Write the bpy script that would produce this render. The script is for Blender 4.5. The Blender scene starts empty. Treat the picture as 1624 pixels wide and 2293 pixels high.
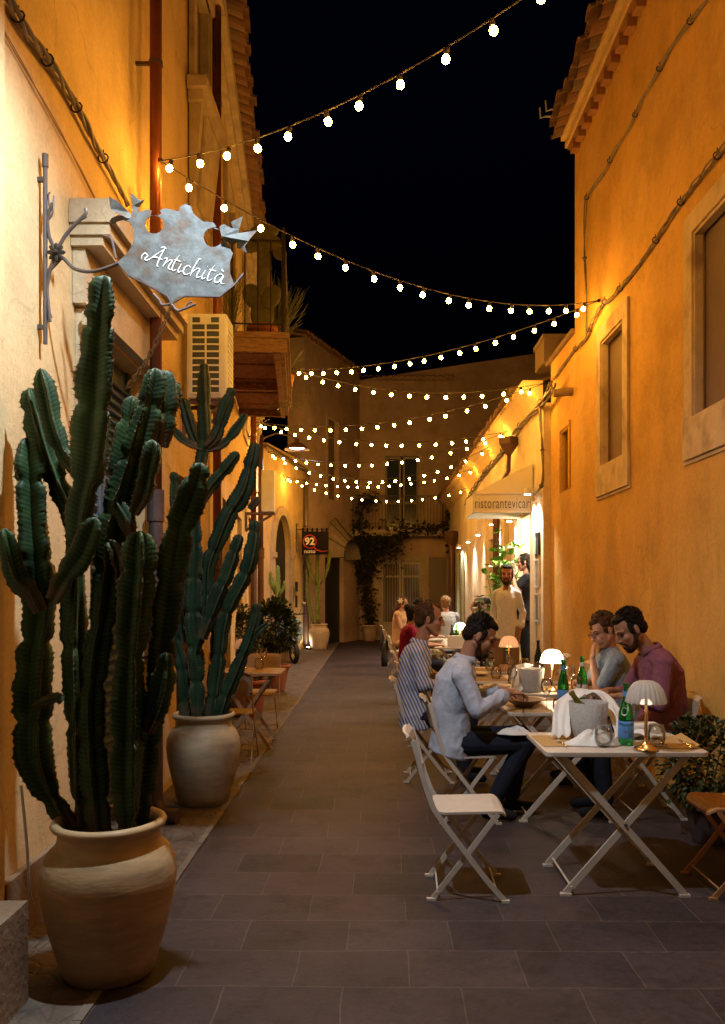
import bpy, bmesh, math, random
from mathutils import Vector, Matrix, noise
R = math.radians
PI = math.pi
V = Vector
random.seed(11)
sc = bpy.context.scene
COL = sc.collection
FP, CX, CY, EH = 1850.0, 840.0, 1320.0, 1.555


def G(px, py, Y):
    """a point of the photograph (1624 wide) at real distance Y"""
    return V(((px - CX) * Y / FP, Y, EH + (CY - py) * Y / FP))


# ------------------------------------------------------------------ mesh builder
class MB:
    def __init__(s):
        s.v = []; s.f = []; s.a = []; s.m = []; s.cm = 0

    def add(s, vs, fs, attr=None):
        o = len(s.v)
        s.v += [V(p) for p in vs]
        s.f += [tuple(i + o for i in f) for f in fs]
        s.m += [s.cm] * len(fs)
        if attr: s.a += attr
        else: s.a += [(0, 0, 0)] * len(vs)
        return s

    def hexa(s, p):
        return s.add(p, [(0, 3, 2, 1), (4, 5, 6, 7), (0, 1, 5, 4), (1, 2, 6, 5), (2, 3, 7, 6), (3, 0, 4, 7)])

    def box(s, x0, x1, y0, y1, z0, z1, T=None):
        p = [V((x, y, z)) for z in (z0, z1) for x, y in ((x0, y0), (x1, y0), (x1, y1), (x0, y1))]
        if T: p = [T(q) for q in p]
        return s.hexa(p)

    def tube(s, pts, r, n=8, ra=None, cap=True, flat=None):
        """swept circle; r number or list; flat=(sx,sy) with fixed up for flat bars"""
        pts = [V(p) for p in pts]
        if not isinstance(r, (list, tuple)): r = [r] * len(pts)
        vs = []; fs = []
        up = None
        for i, p in enumerate(pts):
            t = (pts[min(i + 1, len(pts) - 1)] - pts[max(i - 1, 0)])
            if t.length < 1e-9: t = V((0, 0, 1))
            t.normalize()
            if up is None:
                up = V((0, 0, 1)) if abs(t.z) < .9 else V((0, 1, 0))
            a = up - t * up.dot(t)
            if a.length < 1e-6: a = t.orthogonal()
            a.normalize(); up = a
            b = t.cross(a)
            for k in range(n):
                th = 2 * PI * k / n + (PI / n if n == 4 else 0)
                vs.append(p + (a * math.cos(th) + b * math.sin(th)) * r[i])
        for i in range(len(pts) - 1):
            for k in range(n):
                k2 = (k + 1) % n
                fs.append((i * n + k, i * n + k2, (i + 1) * n + k2, (i + 1) * n + k))
        if cap:
            fs.append(tuple(range(n - 1, -1, -1)))
            fs.append(tuple((len(pts) - 1) * n + k for k in range(n)))
        return s.add(vs, fs)

    def bar(s, p, q, w, h, up=(0, 0, 1)):
        """rectangular bar from p to q, width w sideways, h along up"""
        p = V(p); q = V(q); t = (q - p).normalized(); u = V(up); u = u - t * u.dot(t)
        if u.length < 1e-5: u = t.orthogonal()
        u.normalize(); l = t.cross(u)
        return s.hexa([a + l * (sx * w / 2) + u * (sy * h / 2) for a in (p, q) for sx, sy in ((-1, -1), (1, -1), (1, 1), (-1, 1))])

    def lathe(s, prof, n=24, c=(0, 0, 0), T=None, rib=0, nrib=0, close=True):
        vs = []; fs = []; c = V(c)
        for r, z in prof:
            for k in range(n):
                th = 2 * PI * k / n
                rr = r * (1 + rib * math.cos(nrib * th)) if nrib else r
                q = V((rr * math.cos(th), rr * math.sin(th), z))
                vs.append((T(q) if T else q) + c)
        for i in range(len(prof) - 1):
            for k in range(n):
                k2 = (k + 1) % n
                fs.append((i * n + k, i * n + k2, (i + 1) * n + k2, (i + 1) * n + k))
        if close:
            if prof[0][0] > 1e-5: fs.append(tuple(range(n - 1, -1, -1)))
            if prof[-1][0] > 1e-5: fs.append(tuple((len(prof) - 1) * n + k for k in range(n)))
        return s.add(vs, fs)

    def ell(s, c, rad, ax=None, n=14, m=10):
        """ellipsoid; ax = 3 axis vectors"""
        c = V(c)
        if isinstance(rad, (int, float)): rad = (rad,) * 3
        A = ax or (V((1, 0, 0)), V((0, 1, 0)), V((0, 0, 1)))
        vs = [c + A[2] * rad[2]]
        for j in range(1, m):
            ph = PI * j / m
            for k in range(n):
                th = 2 * PI * k / n
                vs.append(c + A[0] * (rad[0] * math.sin(ph) * math.cos(th)) + A[1] * (rad[1] * math.sin(ph) * math.sin(th)) + A[2] * (rad[2] * math.cos(ph)))
        vs.append(c - A[2] * rad[2])
        L = len(vs) - 1; fs = []
        for k in range(n):
            k2 = (k + 1) % n
            fs.append((0, 1 + k, 1 + k2))
            fs.append((L, 1 + (m - 2) * n + k2, 1 + (m - 2) * n + k))
            for j in range(m - 2):
                a = 1 + j * n
                fs.append((a + k, a + n + k, a + n + k2, a + k2))
        return s.add(vs, fs)

    def cap(s, p, q, r0, r1, n=12):
        p = V(p); q = V(q); t = q - p
        L = t.length
        if L < 1e-6: return s.ell(p, r0)
        t.normalize()
        pts = []; rs = []
        for k in range(5):
            a = PI / 2 * (1 - k / 4.0)
            pts.append(p - t * (r0 * math.sin(a))); rs.append(max(r0 * math.cos(a), r0 * .05))
        for k in range(5):
            a = PI / 2 * (k / 4.0)
            pts.append(q + t * (r1 * math.sin(a))); rs.append(max(r1 * math.cos(a), r1 * .05))
        return s.tube(pts, rs, n)

    def loft(s, pts, lat, rx, ry, n=20):
        pts = [V(p) for p in pts]; vs = []; fs = []
        for i, p in enumerate(pts):
            t = (pts[min(i + 1, len(pts) - 1)] - pts[max(i - 1, 0)]).normalized()
            a = V(lat[i] if isinstance(lat, list) else lat); a = (a - t * a.dot(t)).normalized(); b = t.cross(a)
            for k in range(n):
                th = 2 * PI * k / n
                c, d = math.cos(th), math.sin(th)
                e = .8
                vs.append(p + a * (rx[i] * math.copysign(abs(c) ** e, c)) + b * (ry[i] * math.copysign(abs(d) ** e, d)))
        for i in range(len(pts) - 1):
            for k in range(n):
                k2 = (k + 1) % n
                fs.append((i * n + k, i * n + k2, (i + 1) * n + k2, (i + 1) * n + k))
        fs.append(tuple(range(n - 1, -1, -1))); fs.append(tuple((len(pts) - 1) * n + k for k in range(n)))
        return s.add(vs, fs)

    def poly(s, pts, off):
        """flat polygon (list of 3D points) thickened by vector off"""
        n = len(pts); pts = [V(p) for p in pts]; off = V(off)
        fs = [tuple(range(n - 1, -1, -1)), tuple(range(n, 2 * n))]
        fs += [(k, (k + 1) % n, n + (k + 1) % n, n + k) for k in range(n)]
        return s.add(pts + [p + off for p in pts], fs)

    def mesh(s, name, smooth=False, attr=False):
        me = bpy.data.meshes.new(name)
        me.from_pydata([tuple(p) for p in s.v], [], s.f)
        if any(s.m):
            me.polygons.foreach_set('material_index', s.m)
        if smooth: me.polygons.foreach_set('use_smooth', [True] * len(me.polygons))
        if attr:
            ca = me.color_attributes.new('rib', 'FLOAT_COLOR', 'POINT')
            ca.data.foreach_set('color', [c for t in s.a for c in (t[0], t[1], t[2], 1.0)])
        me.update()
        return me

    def build(s, name, m, parent=None, smooth=False, local=False, attr=False, recalc=True, origin=None):
        org = V((0, 0, 0))
        if not local:
            if parent is not None: org = wloc(parent)
            elif origin is not None: org = V(origin)
            else:
                xs = [p.x for p in s.v]; ys = [p.y for p in s.v]; zs = [p.z for p in s.v]
                org = V(((min(xs) + max(xs)) / 2, (min(ys) + max(ys)) / 2, min(zs)))
            s.v = [p - org for p in s.v]
        me = s.mesh(name, smooth, attr)
        if recalc:
            bm = bmesh.new(); bm.from_mesh(me); bmesh.ops.recalc_face_normals(bm, faces=bm.faces); bm.to_mesh(me); bm.free()
        o = bpy.data.objects.new(name, me)
        for mm in (m if isinstance(m, (list, tuple)) else [m]): me.materials.append(mm)
        COL.objects.link(o)
        if parent is not None: o.parent = parent
        elif not local: o.location = org
        return o


def wloc(o):
    l = V((0, 0, 0))
    while o is not None:
        l = l + o.location; o = o.parent
    return l


def tag(o, label=None, cat=None, group=None, kind=None):
    if label: o['label'] = label
    if cat: o['category'] = cat
    if group: o['group'] = group
    if kind: o['kind'] = kind
    return o


def empty(name, loc, rz=0, label=None, cat=None, group=None, kind=None):
    o = bpy.data.objects.new(name, None); COL.objects.link(o)
    o.location = V(loc); o.rotation_euler = (0, 0, rz); o.empty_display_size = .1
    return tag(o, label, cat, group, kind)


def kids(o): return [c for c in COL.objects if c.parent is o]


def copy_tree(o, parent=None):
    c = o.copy(); COL.objects.link(c)
    if parent is not None: c.parent = parent
    for ch in kids(o): copy_tree(ch, c)
    return c


def dup(o, loc, rz, label, group=None):
    c = copy_tree(o); c.location = V(loc); c.rotation_euler = (0, 0, rz); c['label'] = label
    if group: c['group'] = group
    return c


# ------------------------------------------------------------------ materials
MATS = {}


def mat(name, col, rough=.6, metal=0., col2=None, nscale=6., nlow=.35, nhigh=.65, bump=0., bscale=60., spec=.5, trans=0., ior=1.45,
        emit=None, estr=0., aniso=None, col3=None, n3=1.2, alpha=1., sss=0.):
    m = bpy.data.materials.new(name); m.use_nodes = True; MATS[name] = m
    nt = m.node_tree; b = nt.nodes['Principled BSDF']
    I = b.inputs
    I['Base Color'].default_value = (*col, 1); I['Roughness'].default_value = rough; I['Metallic'].default_value = metal
    I['Specular IOR Level'].default_value = spec; I['Transmission Weight'].default_value = trans; I['IOR'].default_value = ior
    I['Alpha'].default_value = alpha
    if sss: I['Subsurface Weight'].default_value = sss; I['Subsurface Radius'].default_value = (.01, .004, .002)
    if emit: I['Emission Color'].default_value = (*emit, 1); I['Emission Strength'].default_value = estr
    tc = nt.nodes.new('ShaderNodeTexCoord')
    mp = nt.nodes.new('ShaderNodeMapping'); nt.links.new(tc.outputs['Object'], mp.inputs[0])
    if aniso: mp.inputs['Scale'].default_value = aniso
    out = None
    if col2:
        n = nt.nodes.new('ShaderNodeTexNoise'); n.inputs['Scale'].default_value = nscale; n.inputs['Detail'].default_value = 6; n.inputs['Roughness'].default_value = .65
        nt.links.new(mp.outputs[0], n.inputs['Vector'])
        r = nt.nodes.new('ShaderNodeValToRGB'); r.color_ramp.elements[0].position = nlow; r.color_ramp.elements[1].position = nhigh
        r.color_ramp.elements[0].color = (*col, 1); r.color_ramp.elements[1].color = (*col2, 1)
        nt.links.new(n.outputs['Fac'], r.inputs[0]); out = r.outputs[0]
        if col3:
            n2 = nt.nodes.new('ShaderNodeTexNoise'); n2.inputs['Scale'].default_value = n3; n2.inputs['Detail'].default_value = 5
            nt.links.new(mp.outputs[0], n2.inputs['Vector'])
            r2 = nt.nodes.new('ShaderNodeValToRGB'); r2.color_ramp.elements[0].position = .5; r2.color_ramp.elements[1].position = .72
            nt.links.new(n2.outputs['Fac'], r2.inputs[0])
            mx = nt.nodes.new('ShaderNodeMix'); mx.data_type = 'RGBA'
            nt.links.new(r2.outputs[0], mx.inputs[0]); nt.links.new(out, mx.inputs[6]); mx.inputs[7].default_value = (*col3, 1)
            out = mx.outputs[2]
        nt.links.new(out, I['Base Color'])
    if bump:
        n = nt.nodes.new('ShaderNodeTexNoise'); n.inputs['Scale'].default_value = bscale; n.inputs['Detail'].default_value = 4
        nt.links.new(mp.outputs[0], n.inputs['Vector'])
        bp = nt.nodes.new('ShaderNodeBump'); bp.inputs['Strength'].default_value = bump; bp.inputs['Distance'].default_value = .01
        nt.links.new(n.outputs['Fac'], bp.inputs['Height']); nt.links.new(bp.outputs[0], I['Normal'])
    return m


def nodes(m): return m.node_tree.nodes, m.node_tree.links, m.node_tree.nodes['Principled BSDF']


# plaster: ochre wash with vertical streaks, patches and trowel relief
def plaster(name, c1, c2, c3):
    m = mat(name, c1, .9, spec=.15, col2=c2, nscale=1.6, nlow=.3, nhigh=.7, col3=c3, n3=.7)
    N, L, b = nodes(m)
    tc = N.new('ShaderNodeTexCoord'); mp = N.new('ShaderNodeMapping'); mp.inputs['Scale'].default_value = (2.2, 2.2, .5)
    L.new(tc.outputs['Object'], mp.inputs[0])
    n = N.new('ShaderNodeTexNoise'); n.inputs['Scale'].default_value = 1.8; n.inputs['Detail'].default_value = 8; n.inputs['Roughness'].default_value = .7
    L.new(mp.outputs[0], n.inputs['Vector'])
    r = N.new('ShaderNodeMapRange'); r.inputs[1].default_value = .3; r.inputs[2].default_value = .75; r.inputs[3].default_value = .90; r.inputs[4].default_value = 1.05
    L.new(n.outputs['Fac'], r.inputs[0])
    old = b.inputs['Base Color'].links[0].from_socket
    mx = N.new('ShaderNodeMix'); mx.data_type = 'RGBA'; mx.blend_type = 'MULTIPLY'; mx.inputs[0].default_value = 1
    L.new(old, mx.inputs[6]); L.new(r.outputs[0], mx.inputs[7]); L.new(mx.outputs[2], b.inputs['Base Color'])
    cur = b.inputs['Base Color'].links[0].from_socket
    def mul(fac_socket, lo, hi, a, c):
        nonlocal cur
        q = N.new('ShaderNodeMapRange'); q.inputs[1].default_value = lo; q.inputs[2].default_value = hi; q.inputs[3].default_value = a; q.inputs[4].default_value = c; L.new(fac_socket, q.inputs[0])
        m2 = N.new('ShaderNodeMix'); m2.data_type = 'RGBA'; m2.blend_type = 'MULTIPLY'; m2.inputs[0].default_value = 1; L.new(cur, m2.inputs[6]); L.new(q.outputs[0], m2.inputs[7]); cur = m2.outputs[2]
    dn = N.new('ShaderNodeTexNoise'); dn.inputs['Scale'].default_value = 2.5; dn.inputs['Detail'].default_value = 7; L.new(tc.outputs['Object'], dn.inputs['Vector'])
    dm = N.new('ShaderNodeMix'); dm.data_type = 'RGBA'; dm.blend_type = 'LINEAR_LIGHT'; dm.inputs[0].default_value = .22; L.new(tc.outputs['Object'], dm.inputs[6]); L.new(dn.outputs['Color'], dm.inputs[7])
    vc = N.new('ShaderNodeTexVoronoi'); vc.feature = 'DISTANCE_TO_EDGE'; vc.inputs['Scale'].default_value = .55; L.new(dm.outputs[2], vc.inputs['Vector'])
    mul(vc.outputs['Distance'], .0, .005, .84, 1.)
    pn = N.new('ShaderNodeTexNoise'); pn.inputs['Scale'].default_value = 1.1; pn.inputs['Detail'].default_value = 10; pn.inputs['Roughness'].default_value = .72; L.new(tc.outputs['Object'], pn.inputs['Vector'])
    mul(pn.outputs['Fac'], .46, .60, 1.07, .86)
    mp3 = N.new('ShaderNodeMapping'); mp3.inputs['Scale'].default_value = (7, 7, .3); L.new(tc.outputs['Object'], mp3.inputs[0])
    dr = N.new('ShaderNodeTexNoise'); dr.inputs['Scale'].default_value = 1.3; dr.inputs['Detail'].default_value = 9; dr.inputs['Roughness'].default_value = .8; L.new(mp3.outputs[0], dr.inputs['Vector'])
    mul(dr.outputs['Fac'], .60, .70, 1., .84)
    sp = N.new('ShaderNodeTexNoise'); sp.inputs['Scale'].default_value = 45; sp.inputs['Detail'].default_value = 3; L.new(tc.outputs['Object'], sp.inputs['Vector']); mul(sp.outputs['Fac'], .3, .7, .93, 1.06)
    L.new(cur, b.inputs['Base Color'])
    n1 = N.new('ShaderNodeTexNoise'); n1.inputs['Scale'].default_value = 9; n1.inputs['Detail'].default_value = 9; n1.inputs['Roughness'].default_value = .75
    L.new(tc.outputs['Object'], n1.inputs['Vector'])
    bp = N.new('ShaderNodeBump'); bp.inputs['Strength'].default_value = .55; bp.inputs['Distance'].default_value = .02
    L.new(n1.outputs['Fac'], bp.inputs['Height']); L.new(bp.outputs[0], b.inputs['Normal'])
    return m


M_ochre = plaster('ochre_plaster', (.74, .56, .30), (.66, .48, .25), (.70, .54, .31))
M_rwall = plaster('deep_ochre_plaster', (.76, .46, .13), (.66, .38, .10), (.70, .44, .15))
M_restw = plaster('restaurant_cream_wash', (.80, .68, .48), (.74, .61, .42), (.76, .66, .48))
M_cream = plaster('cream_plaster', (.66, .54, .36), (.56, .45, .29), (.50, .42, .28))
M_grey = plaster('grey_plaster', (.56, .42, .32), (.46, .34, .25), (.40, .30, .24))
M_rstone = mat('ochre_washed_stone', (.70, .55, .34), .9, col2=(.58, .44, .26), nscale=7, bump=.5, bscale=40, col3=(.36, .25, .14), n3=4)
M_stone = mat('pale_stone', (.55, .46, .33), .85, col2=(.42, .34, .23), nscale=7, bump=.4, bscale=40, col3=(.32, .26, .19), n3=3)
M_brownstone = mat('weathered_stone', (.24, .18, .12), .9, col2=(.25, .16, .09), nscale=6, bump=.6, bscale=30, col3=(.16, .10, .06), n3=3)
M_panel = mat('walled_up_panel', (.27, .20, .14), .95, col2=(.22, .16, .11), nscale=3, bump=.3, bscale=50)
M_tile = mat('clay_tile', (.32, .18, .10), .9, col2=(.26, .15, .09), nscale=9, bump=.4, bscale=40, col3=(.20, .17, .13), n3=5)
M_rust = mat('copper_pipe', (.24, .075, .03), .38, .35, col2=(.17, .05, .025), nscale=4)
M_dkpipe = mat('cast_iron_pipe', (.10, .07, .075), .5, .4, col2=(.15, .10, .09), nscale=6, bump=.15)
M_brpipe = mat('brown_pipe', (.11, .055, .035), .45, .2, col2=(.08, .04, .03), nscale=5)
M_iron = mat('wrought_iron', (.03, .026, .024), .55, .7, col2=(.07, .05, .04), nscale=20)
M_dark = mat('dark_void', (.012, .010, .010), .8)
M_darkwood = mat('dark_wood', (.045, .03, .022), .6, col2=(.03, .02, .015), nscale=8, aniso=(8, 8, .6), bump=.2)
M_blueshut = mat('faded_blue_shutter', (.10, .16, .22), .6, col2=(.07, .11, .16), nscale=4, aniso=(6, 6, 1))
M_wood = mat('old_balcony_boards', (.20, .075, .035), .85, col2=(.10, .035, .02), nscale=14, aniso=(2, 12, 12), bump=.5, bscale=40, col3=(.36, .20, .10), n3=8)
M_whitemet = mat('white_enamel', (.74, .74, .78), .45, col2=(.66, .65, .68), nscale=5)
M_ac = mat('ac_casing', (.66, .70, .82), .5, col2=(.58, .61, .70), nscale=6)
M_acblue = mat('fan_grille_dark', (.035, .05, .075), .5)
M_furn = mat('powder_coated_cream', (.55, .49, .41), .42, col2=(.49, .43, .36), nscale=9, bump=.06, bscale=200)
M_furn2 = mat('orange_shaded_cream', (.42, .20, .08), .5, col2=(.36, .17, .07), nscale=9)  # furniture coat with orange-brown light and shade put into its colour
M_terra = mat('terracotta', (.38, .13, .06), .85, col2=(.28, .10, .05), nscale=8, bump=.2)
M_soil = mat('soil', (.045, .03, .02), 1, col2=(.09, .06, .04), nscale=40, bump=1, bscale=60)
M_brass = mat('brushed_brass', (.72, .44, .18), .25, 1.)
M_kraft = mat('kraft_paper', (.46, .29, .11), .8, col2=(.40, .25, .10), nscale=30)
M_linen = mat('white_linen', (.72, .70, .66), .85, bump=.2, bscale=120)
M_paper = mat('white_paper', (.62, .55, .42), .8)
M_glass = bpy.data.materials.new('clear_glass'); M_glass.use_nodes = True
_n = M_glass.node_tree; _n.nodes.remove(_n.nodes['Principled BSDF']); _tr = _n.nodes.new('ShaderNodeBsdfTransparent'); _tr.inputs[0].default_value = (.96, .96, .95, 1)
_gl = _n.nodes.new('ShaderNodeBsdfGlossy'); _gl.inputs['Roughness'].default_value = .04; _lw = _n.nodes.new('ShaderNodeLayerWeight'); _lw.inputs[0].default_value = .28
_rm = _n.nodes.new('ShaderNodeMapRange'); _rm.inputs[3].default_value = .05; _rm.inputs[4].default_value = .75; _n.links.new(_lw.outputs['Fresnel'], _rm.inputs[0])
_ms = _n.nodes.new('ShaderNodeMixShader'); _n.links.new(_rm.outputs[0], _ms.inputs[0]); _n.links.new(_tr.outputs[0], _ms.inputs[1]); _n.links.new(_gl.outputs[0], _ms.inputs[2]); _n.links.new(_ms.outputs[0], _n.nodes['Material Output'].inputs[0])
M_green = mat('green_glass', (.02, .30, .05), .06, trans=.85, ior=1.45)
M_dkglass = mat('dark_wine_glass', (.02, .03, .012), .08, trans=.3)
M_olive = mat('olive_glass', (.20, .20, .02), .08, trans=.6)
M_lblue = mat('label_blue', (.06, .20, .50), .5, col2=(.12, .30, .60), nscale=40)
M_lwhite = mat('label_white', (.65, .66, .65), .5)
M_lred = mat('label_red', (.5, .02, .03), .5)
M_ink = mat('black_lettering', (.02, .018, .016), .6)
M_inkw = mat('white_lettering', (.75, .76, .74), .6)
M_ceram = mat('grey_stoneware', (.26, .20, .16), .5, col2=(.2, .15, .12), nscale=30)
M_bread = mat('food', (.40, .20, .07), .8, col2=(.55, .30, .10), nscale=40)
M_bucket = mat('woven_grey_bucket', (.42, .40, .38), .6, bump=.8, bscale=150, col2=(.34, .32, .30), nscale=60)
M_canvas = mat('cream_canvas', (.76, .70, .58), .85, bump=.15, bscale=150, col2=(.70, .64, .52), nscale=5)
M_cable = mat('sheathed_cable', (.13, .11, .10), .6, col2=(.24, .20, .17), nscale=30)
M_cord = mat('black_cord', (.02, .015, .012), .7)
M_bulb = mat('glowing_bulb', (1, .8, .5), .4, emit=(1., .45, .06), estr=285.)
M_shade_on = mat('lit_ribbed_shade', (.9, .85, .75), .4, emit=(1., .78, .50), estr=7.)
M_shade_dim = mat('ribbed_glass_shade', (.60, .56, .54), .2, trans=.5, ior=1.2, emit=(1., .75, .5), estr=.05)
M_shade_amber = mat('amber_glass_shade', (.8, .6, .45), .2, trans=.6, ior=1.2, emit=(1., .55, .25), estr=.3)
M_led = mat('led_face', (1, 1, 1), .5, emit=(1., .93, .8), estr=25.)
M_ledcool = mat('street_lamp_glass', (1, 1, 1), .5, emit=(.85, .93, 1.), estr=14.)
M_flame = mat('candle_glow', (1, .8, .5), .5, emit=(1., .6, .2), estr=6.)


def ground_mats():
    # basalt slabs in running bond, joints as thin pale mortar
    m = mat('grey_stone_slabs', (.1, .1, .1), .62, spec=.35)
    N, L, b = nodes(m)
    tc = N.new('ShaderNodeTexCoord'); mp = N.new('ShaderNodeMapping'); mp.inputs['Rotation'].default_value = (0, 0, R(.6)); mp.inputs['Location'].default_value = (.16, .02, 0)
    L.new(tc.outputs['Object'], mp.inputs[0])
    wob = N.new('ShaderNodeTexNoise'); wob.inputs['Scale'].default_value = 3; L.new(tc.outputs['Object'], wob.inputs['Vector'])
    ad = N.new('ShaderNodeMix'); ad.data_type = 'RGBA'; ad.blend_type = 'LINEAR_LIGHT'; ad.inputs[0].default_value = .013
    L.new(mp.outputs[0], ad.inputs[6]); L.new(wob.outputs['Color'], ad.inputs[7])
    br = N.new('ShaderNodeTexBrick'); L.new(ad.outputs[2], br.inputs['Vector'])
    br.offset = .43; br.inputs['Scale'].default_value = 1; br.inputs['Mortar Size'].default_value = .004; br.inputs['Mortar Smooth'].default_value = .5
    br.inputs['Brick Width'].default_value = .46; br.inputs['Row Height'].default_value = .325; br.inputs['Bias'].default_value = -.1
    br.inputs['Color1'].default_value = (.052, .037, .039, 1); br.inputs['Color2'].default_value = (.028, .0215, .0245, 1); br.inputs['Mortar'].default_value = (.085, .066, .058, 1)
    n = N.new('ShaderNodeTexNoise'); n.inputs['Scale'].default_value = 26; n.inputs['Detail'].default_value = 8; n.inputs['Roughness'].default_value = .75
    L.new(tc.outputs['Object'], n.inputs['Vector'])
    n2 = N.new('ShaderNodeTexNoise'); n2.inputs['Scale'].default_value = 1.3; n2.inputs['Detail'].default_value = 5; L.new(tc.outputs['Object'], n2.inputs['Vector'])
    r = N.new('ShaderNodeMapRange'); r.inputs[1].default_value = .3; r.inputs[2].default_value = .7; r.inputs[3].default_value = .6; r.inputs[4].default_value = 1.35
    L.new(n.outputs['Fac'], r.inputs[0])
    r2 = N.new('ShaderNodeMapRange'); r2.inputs[1].default_value = .3; r2.inputs[2].default_value = .7; r2.inputs[3].default_value = .72; r2.inputs[4].default_value = 1.25
    L.new(n2.outputs['Fac'], r2.inputs[0])
    mu = N.new('ShaderNodeMath'); mu.operation = 'MULTIPLY'; L.new(r.outputs[0], mu.inputs[0]); L.new(r2.outputs[0], mu.inputs[1])
    mx = N.new('ShaderNodeMix'); mx.data_type = 'RGBA'; mx.blend_type = 'MULTIPLY'; mx.inputs[0].default_value = 1
    L.new(br.outputs['Color'], mx.inputs[6]); L.new(mu.outputs[0], mx.inputs[7]); L.new(mx.outputs[2], b.inputs['Base Color'])
    st = N.new('ShaderNodeTexNoise'); st.inputs['Scale'].default_value = 3.3; st.inputs['Detail'].default_value = 10; st.inputs['Roughness'].default_value = .75; L.new(tc.outputs['Object'], st.inputs['Vector'])
    q = N.new('ShaderNodeMapRange'); q.inputs[1].default_value = .5; q.inputs[2].default_value = .64; q.inputs[3].default_value = 1.08; q.inputs[4].default_value = .62; L.new(st.outputs['Fac'], q.inputs[0])
    m2 = N.new('ShaderNodeMix'); m2.data_type = 'RGBA'; m2.blend_type = 'MULTIPLY'; m2.inputs[0].default_value = 1; L.new(mx.outputs[2], m2.inputs[6]); L.new(q.outputs[0], m2.inputs[7]); L.new(m2.outputs[2], b.inputs['Base Color'])
    mr = N.new('ShaderNodeMapRange'); mr.inputs[3].default_value = .42; mr.inputs[4].default_value = .8
    L.new(n.outputs['Fac'], mr.inputs[0]); L.new(mr.outputs[0], b.inputs['Roughness'])
    hs = N.new('ShaderNodeMath'); hs.operation = 'MULTIPLY_ADD'; L.new(br.outputs['Fac'], hs.inputs[0]); hs.inputs[1].default_value = -.6; L.new(n.outputs['Fac'], hs.inputs[2])
    bp = N.new('ShaderNodeBump'); bp.inputs['Strength'].default_value = .35; bp.inputs['Distance'].default_value = .012
    L.new(hs.outputs[0], bp.inputs['Height']); L.new(bp.outputs[0], b.inputs['Normal'])
    # pebbled limestone edge strip
    p = mat('pebbled_edge_paving', (.2, .2, .2), .7)
    N, L, b = nodes(p)
    tc = N.new('ShaderNodeTexCoord')
    vo = N.new('ShaderNodeTexVoronoi'); vo.inputs['Scale'].default_value = 9; L.new(tc.outputs['Object'], vo.inputs['Vector'])
    vd = N.new('ShaderNodeTexVoronoi'); vd.feature = 'DISTANCE_TO_EDGE'; vd.inputs['Scale'].default_value = 9; L.new(tc.outputs['Object'], vd.inputs['Vector'])
    n = N.new('ShaderNodeTexNoise'); n.inputs['Scale'].default_value = 5; n.inputs['Detail'].default_value = 9; n.inputs['Roughness'].default_value = .7; L.new(tc.outputs['Object'], n.inputs['Vector'])
    r = N.new('ShaderNodeValToRGB'); r.color_ramp.elements[0].position = .32; r.color_ramp.elements[1].position = .7
    r.color_ramp.elements[0].color = (.05, .037, .028, 1); r.color_ramp.elements[1].color = (.20, .15, .11, 1); L.new(n.outputs['Fac'], r.inputs[0])
    L.new(r.outputs[0], b.inputs['Base Color'])
    e = N.new('ShaderNodeMapRange'); e.inputs[1].default_value = 0; e.inputs[2].default_value = .09; L.new(vd.outputs['Distance'], e.inputs[0])
    hh = N.new('ShaderNodeMath'); hh.operation = 'ADD'; L.new(e.outputs[0], hh.inputs[0]); L.new(n.outputs['Fac'], hh.inputs[1])
    bp = N.new('ShaderNodeBump'); bp.inputs['Strength'].default_value = .5; bp.inputs['Distance'].default_value = .012
    L.new(hh.outputs[0], bp.inputs['Height']); L.new(bp.outputs[0], b.inputs['Normal'])
    return m, p


M_slab, M_pebble = ground_mats()


def pot_mat(name, c1, c2, c3):
    m = mat(name, c1, .5, col2=c2, nscale=4, aniso=(1, 1, 4), nlow=.4, nhigh=.6, col3=c3, n3=3.2, bump=.15, bscale=22)
    return m


M_pot_a = pot_mat('glazed_ochre_jar', (.47, .33, .17), (.36, .24, .115), (.27, .19, .11))
M_pot_b = pot_mat('pale_stoneware_jar', (.42, .35, .23), (.34, .28, .18), (.26, .22, .15))
M_pot_c = pot_mat('cream_jar', (.62, .48, .30), (.52, .40, .24), (.44, .34, .20))


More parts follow.
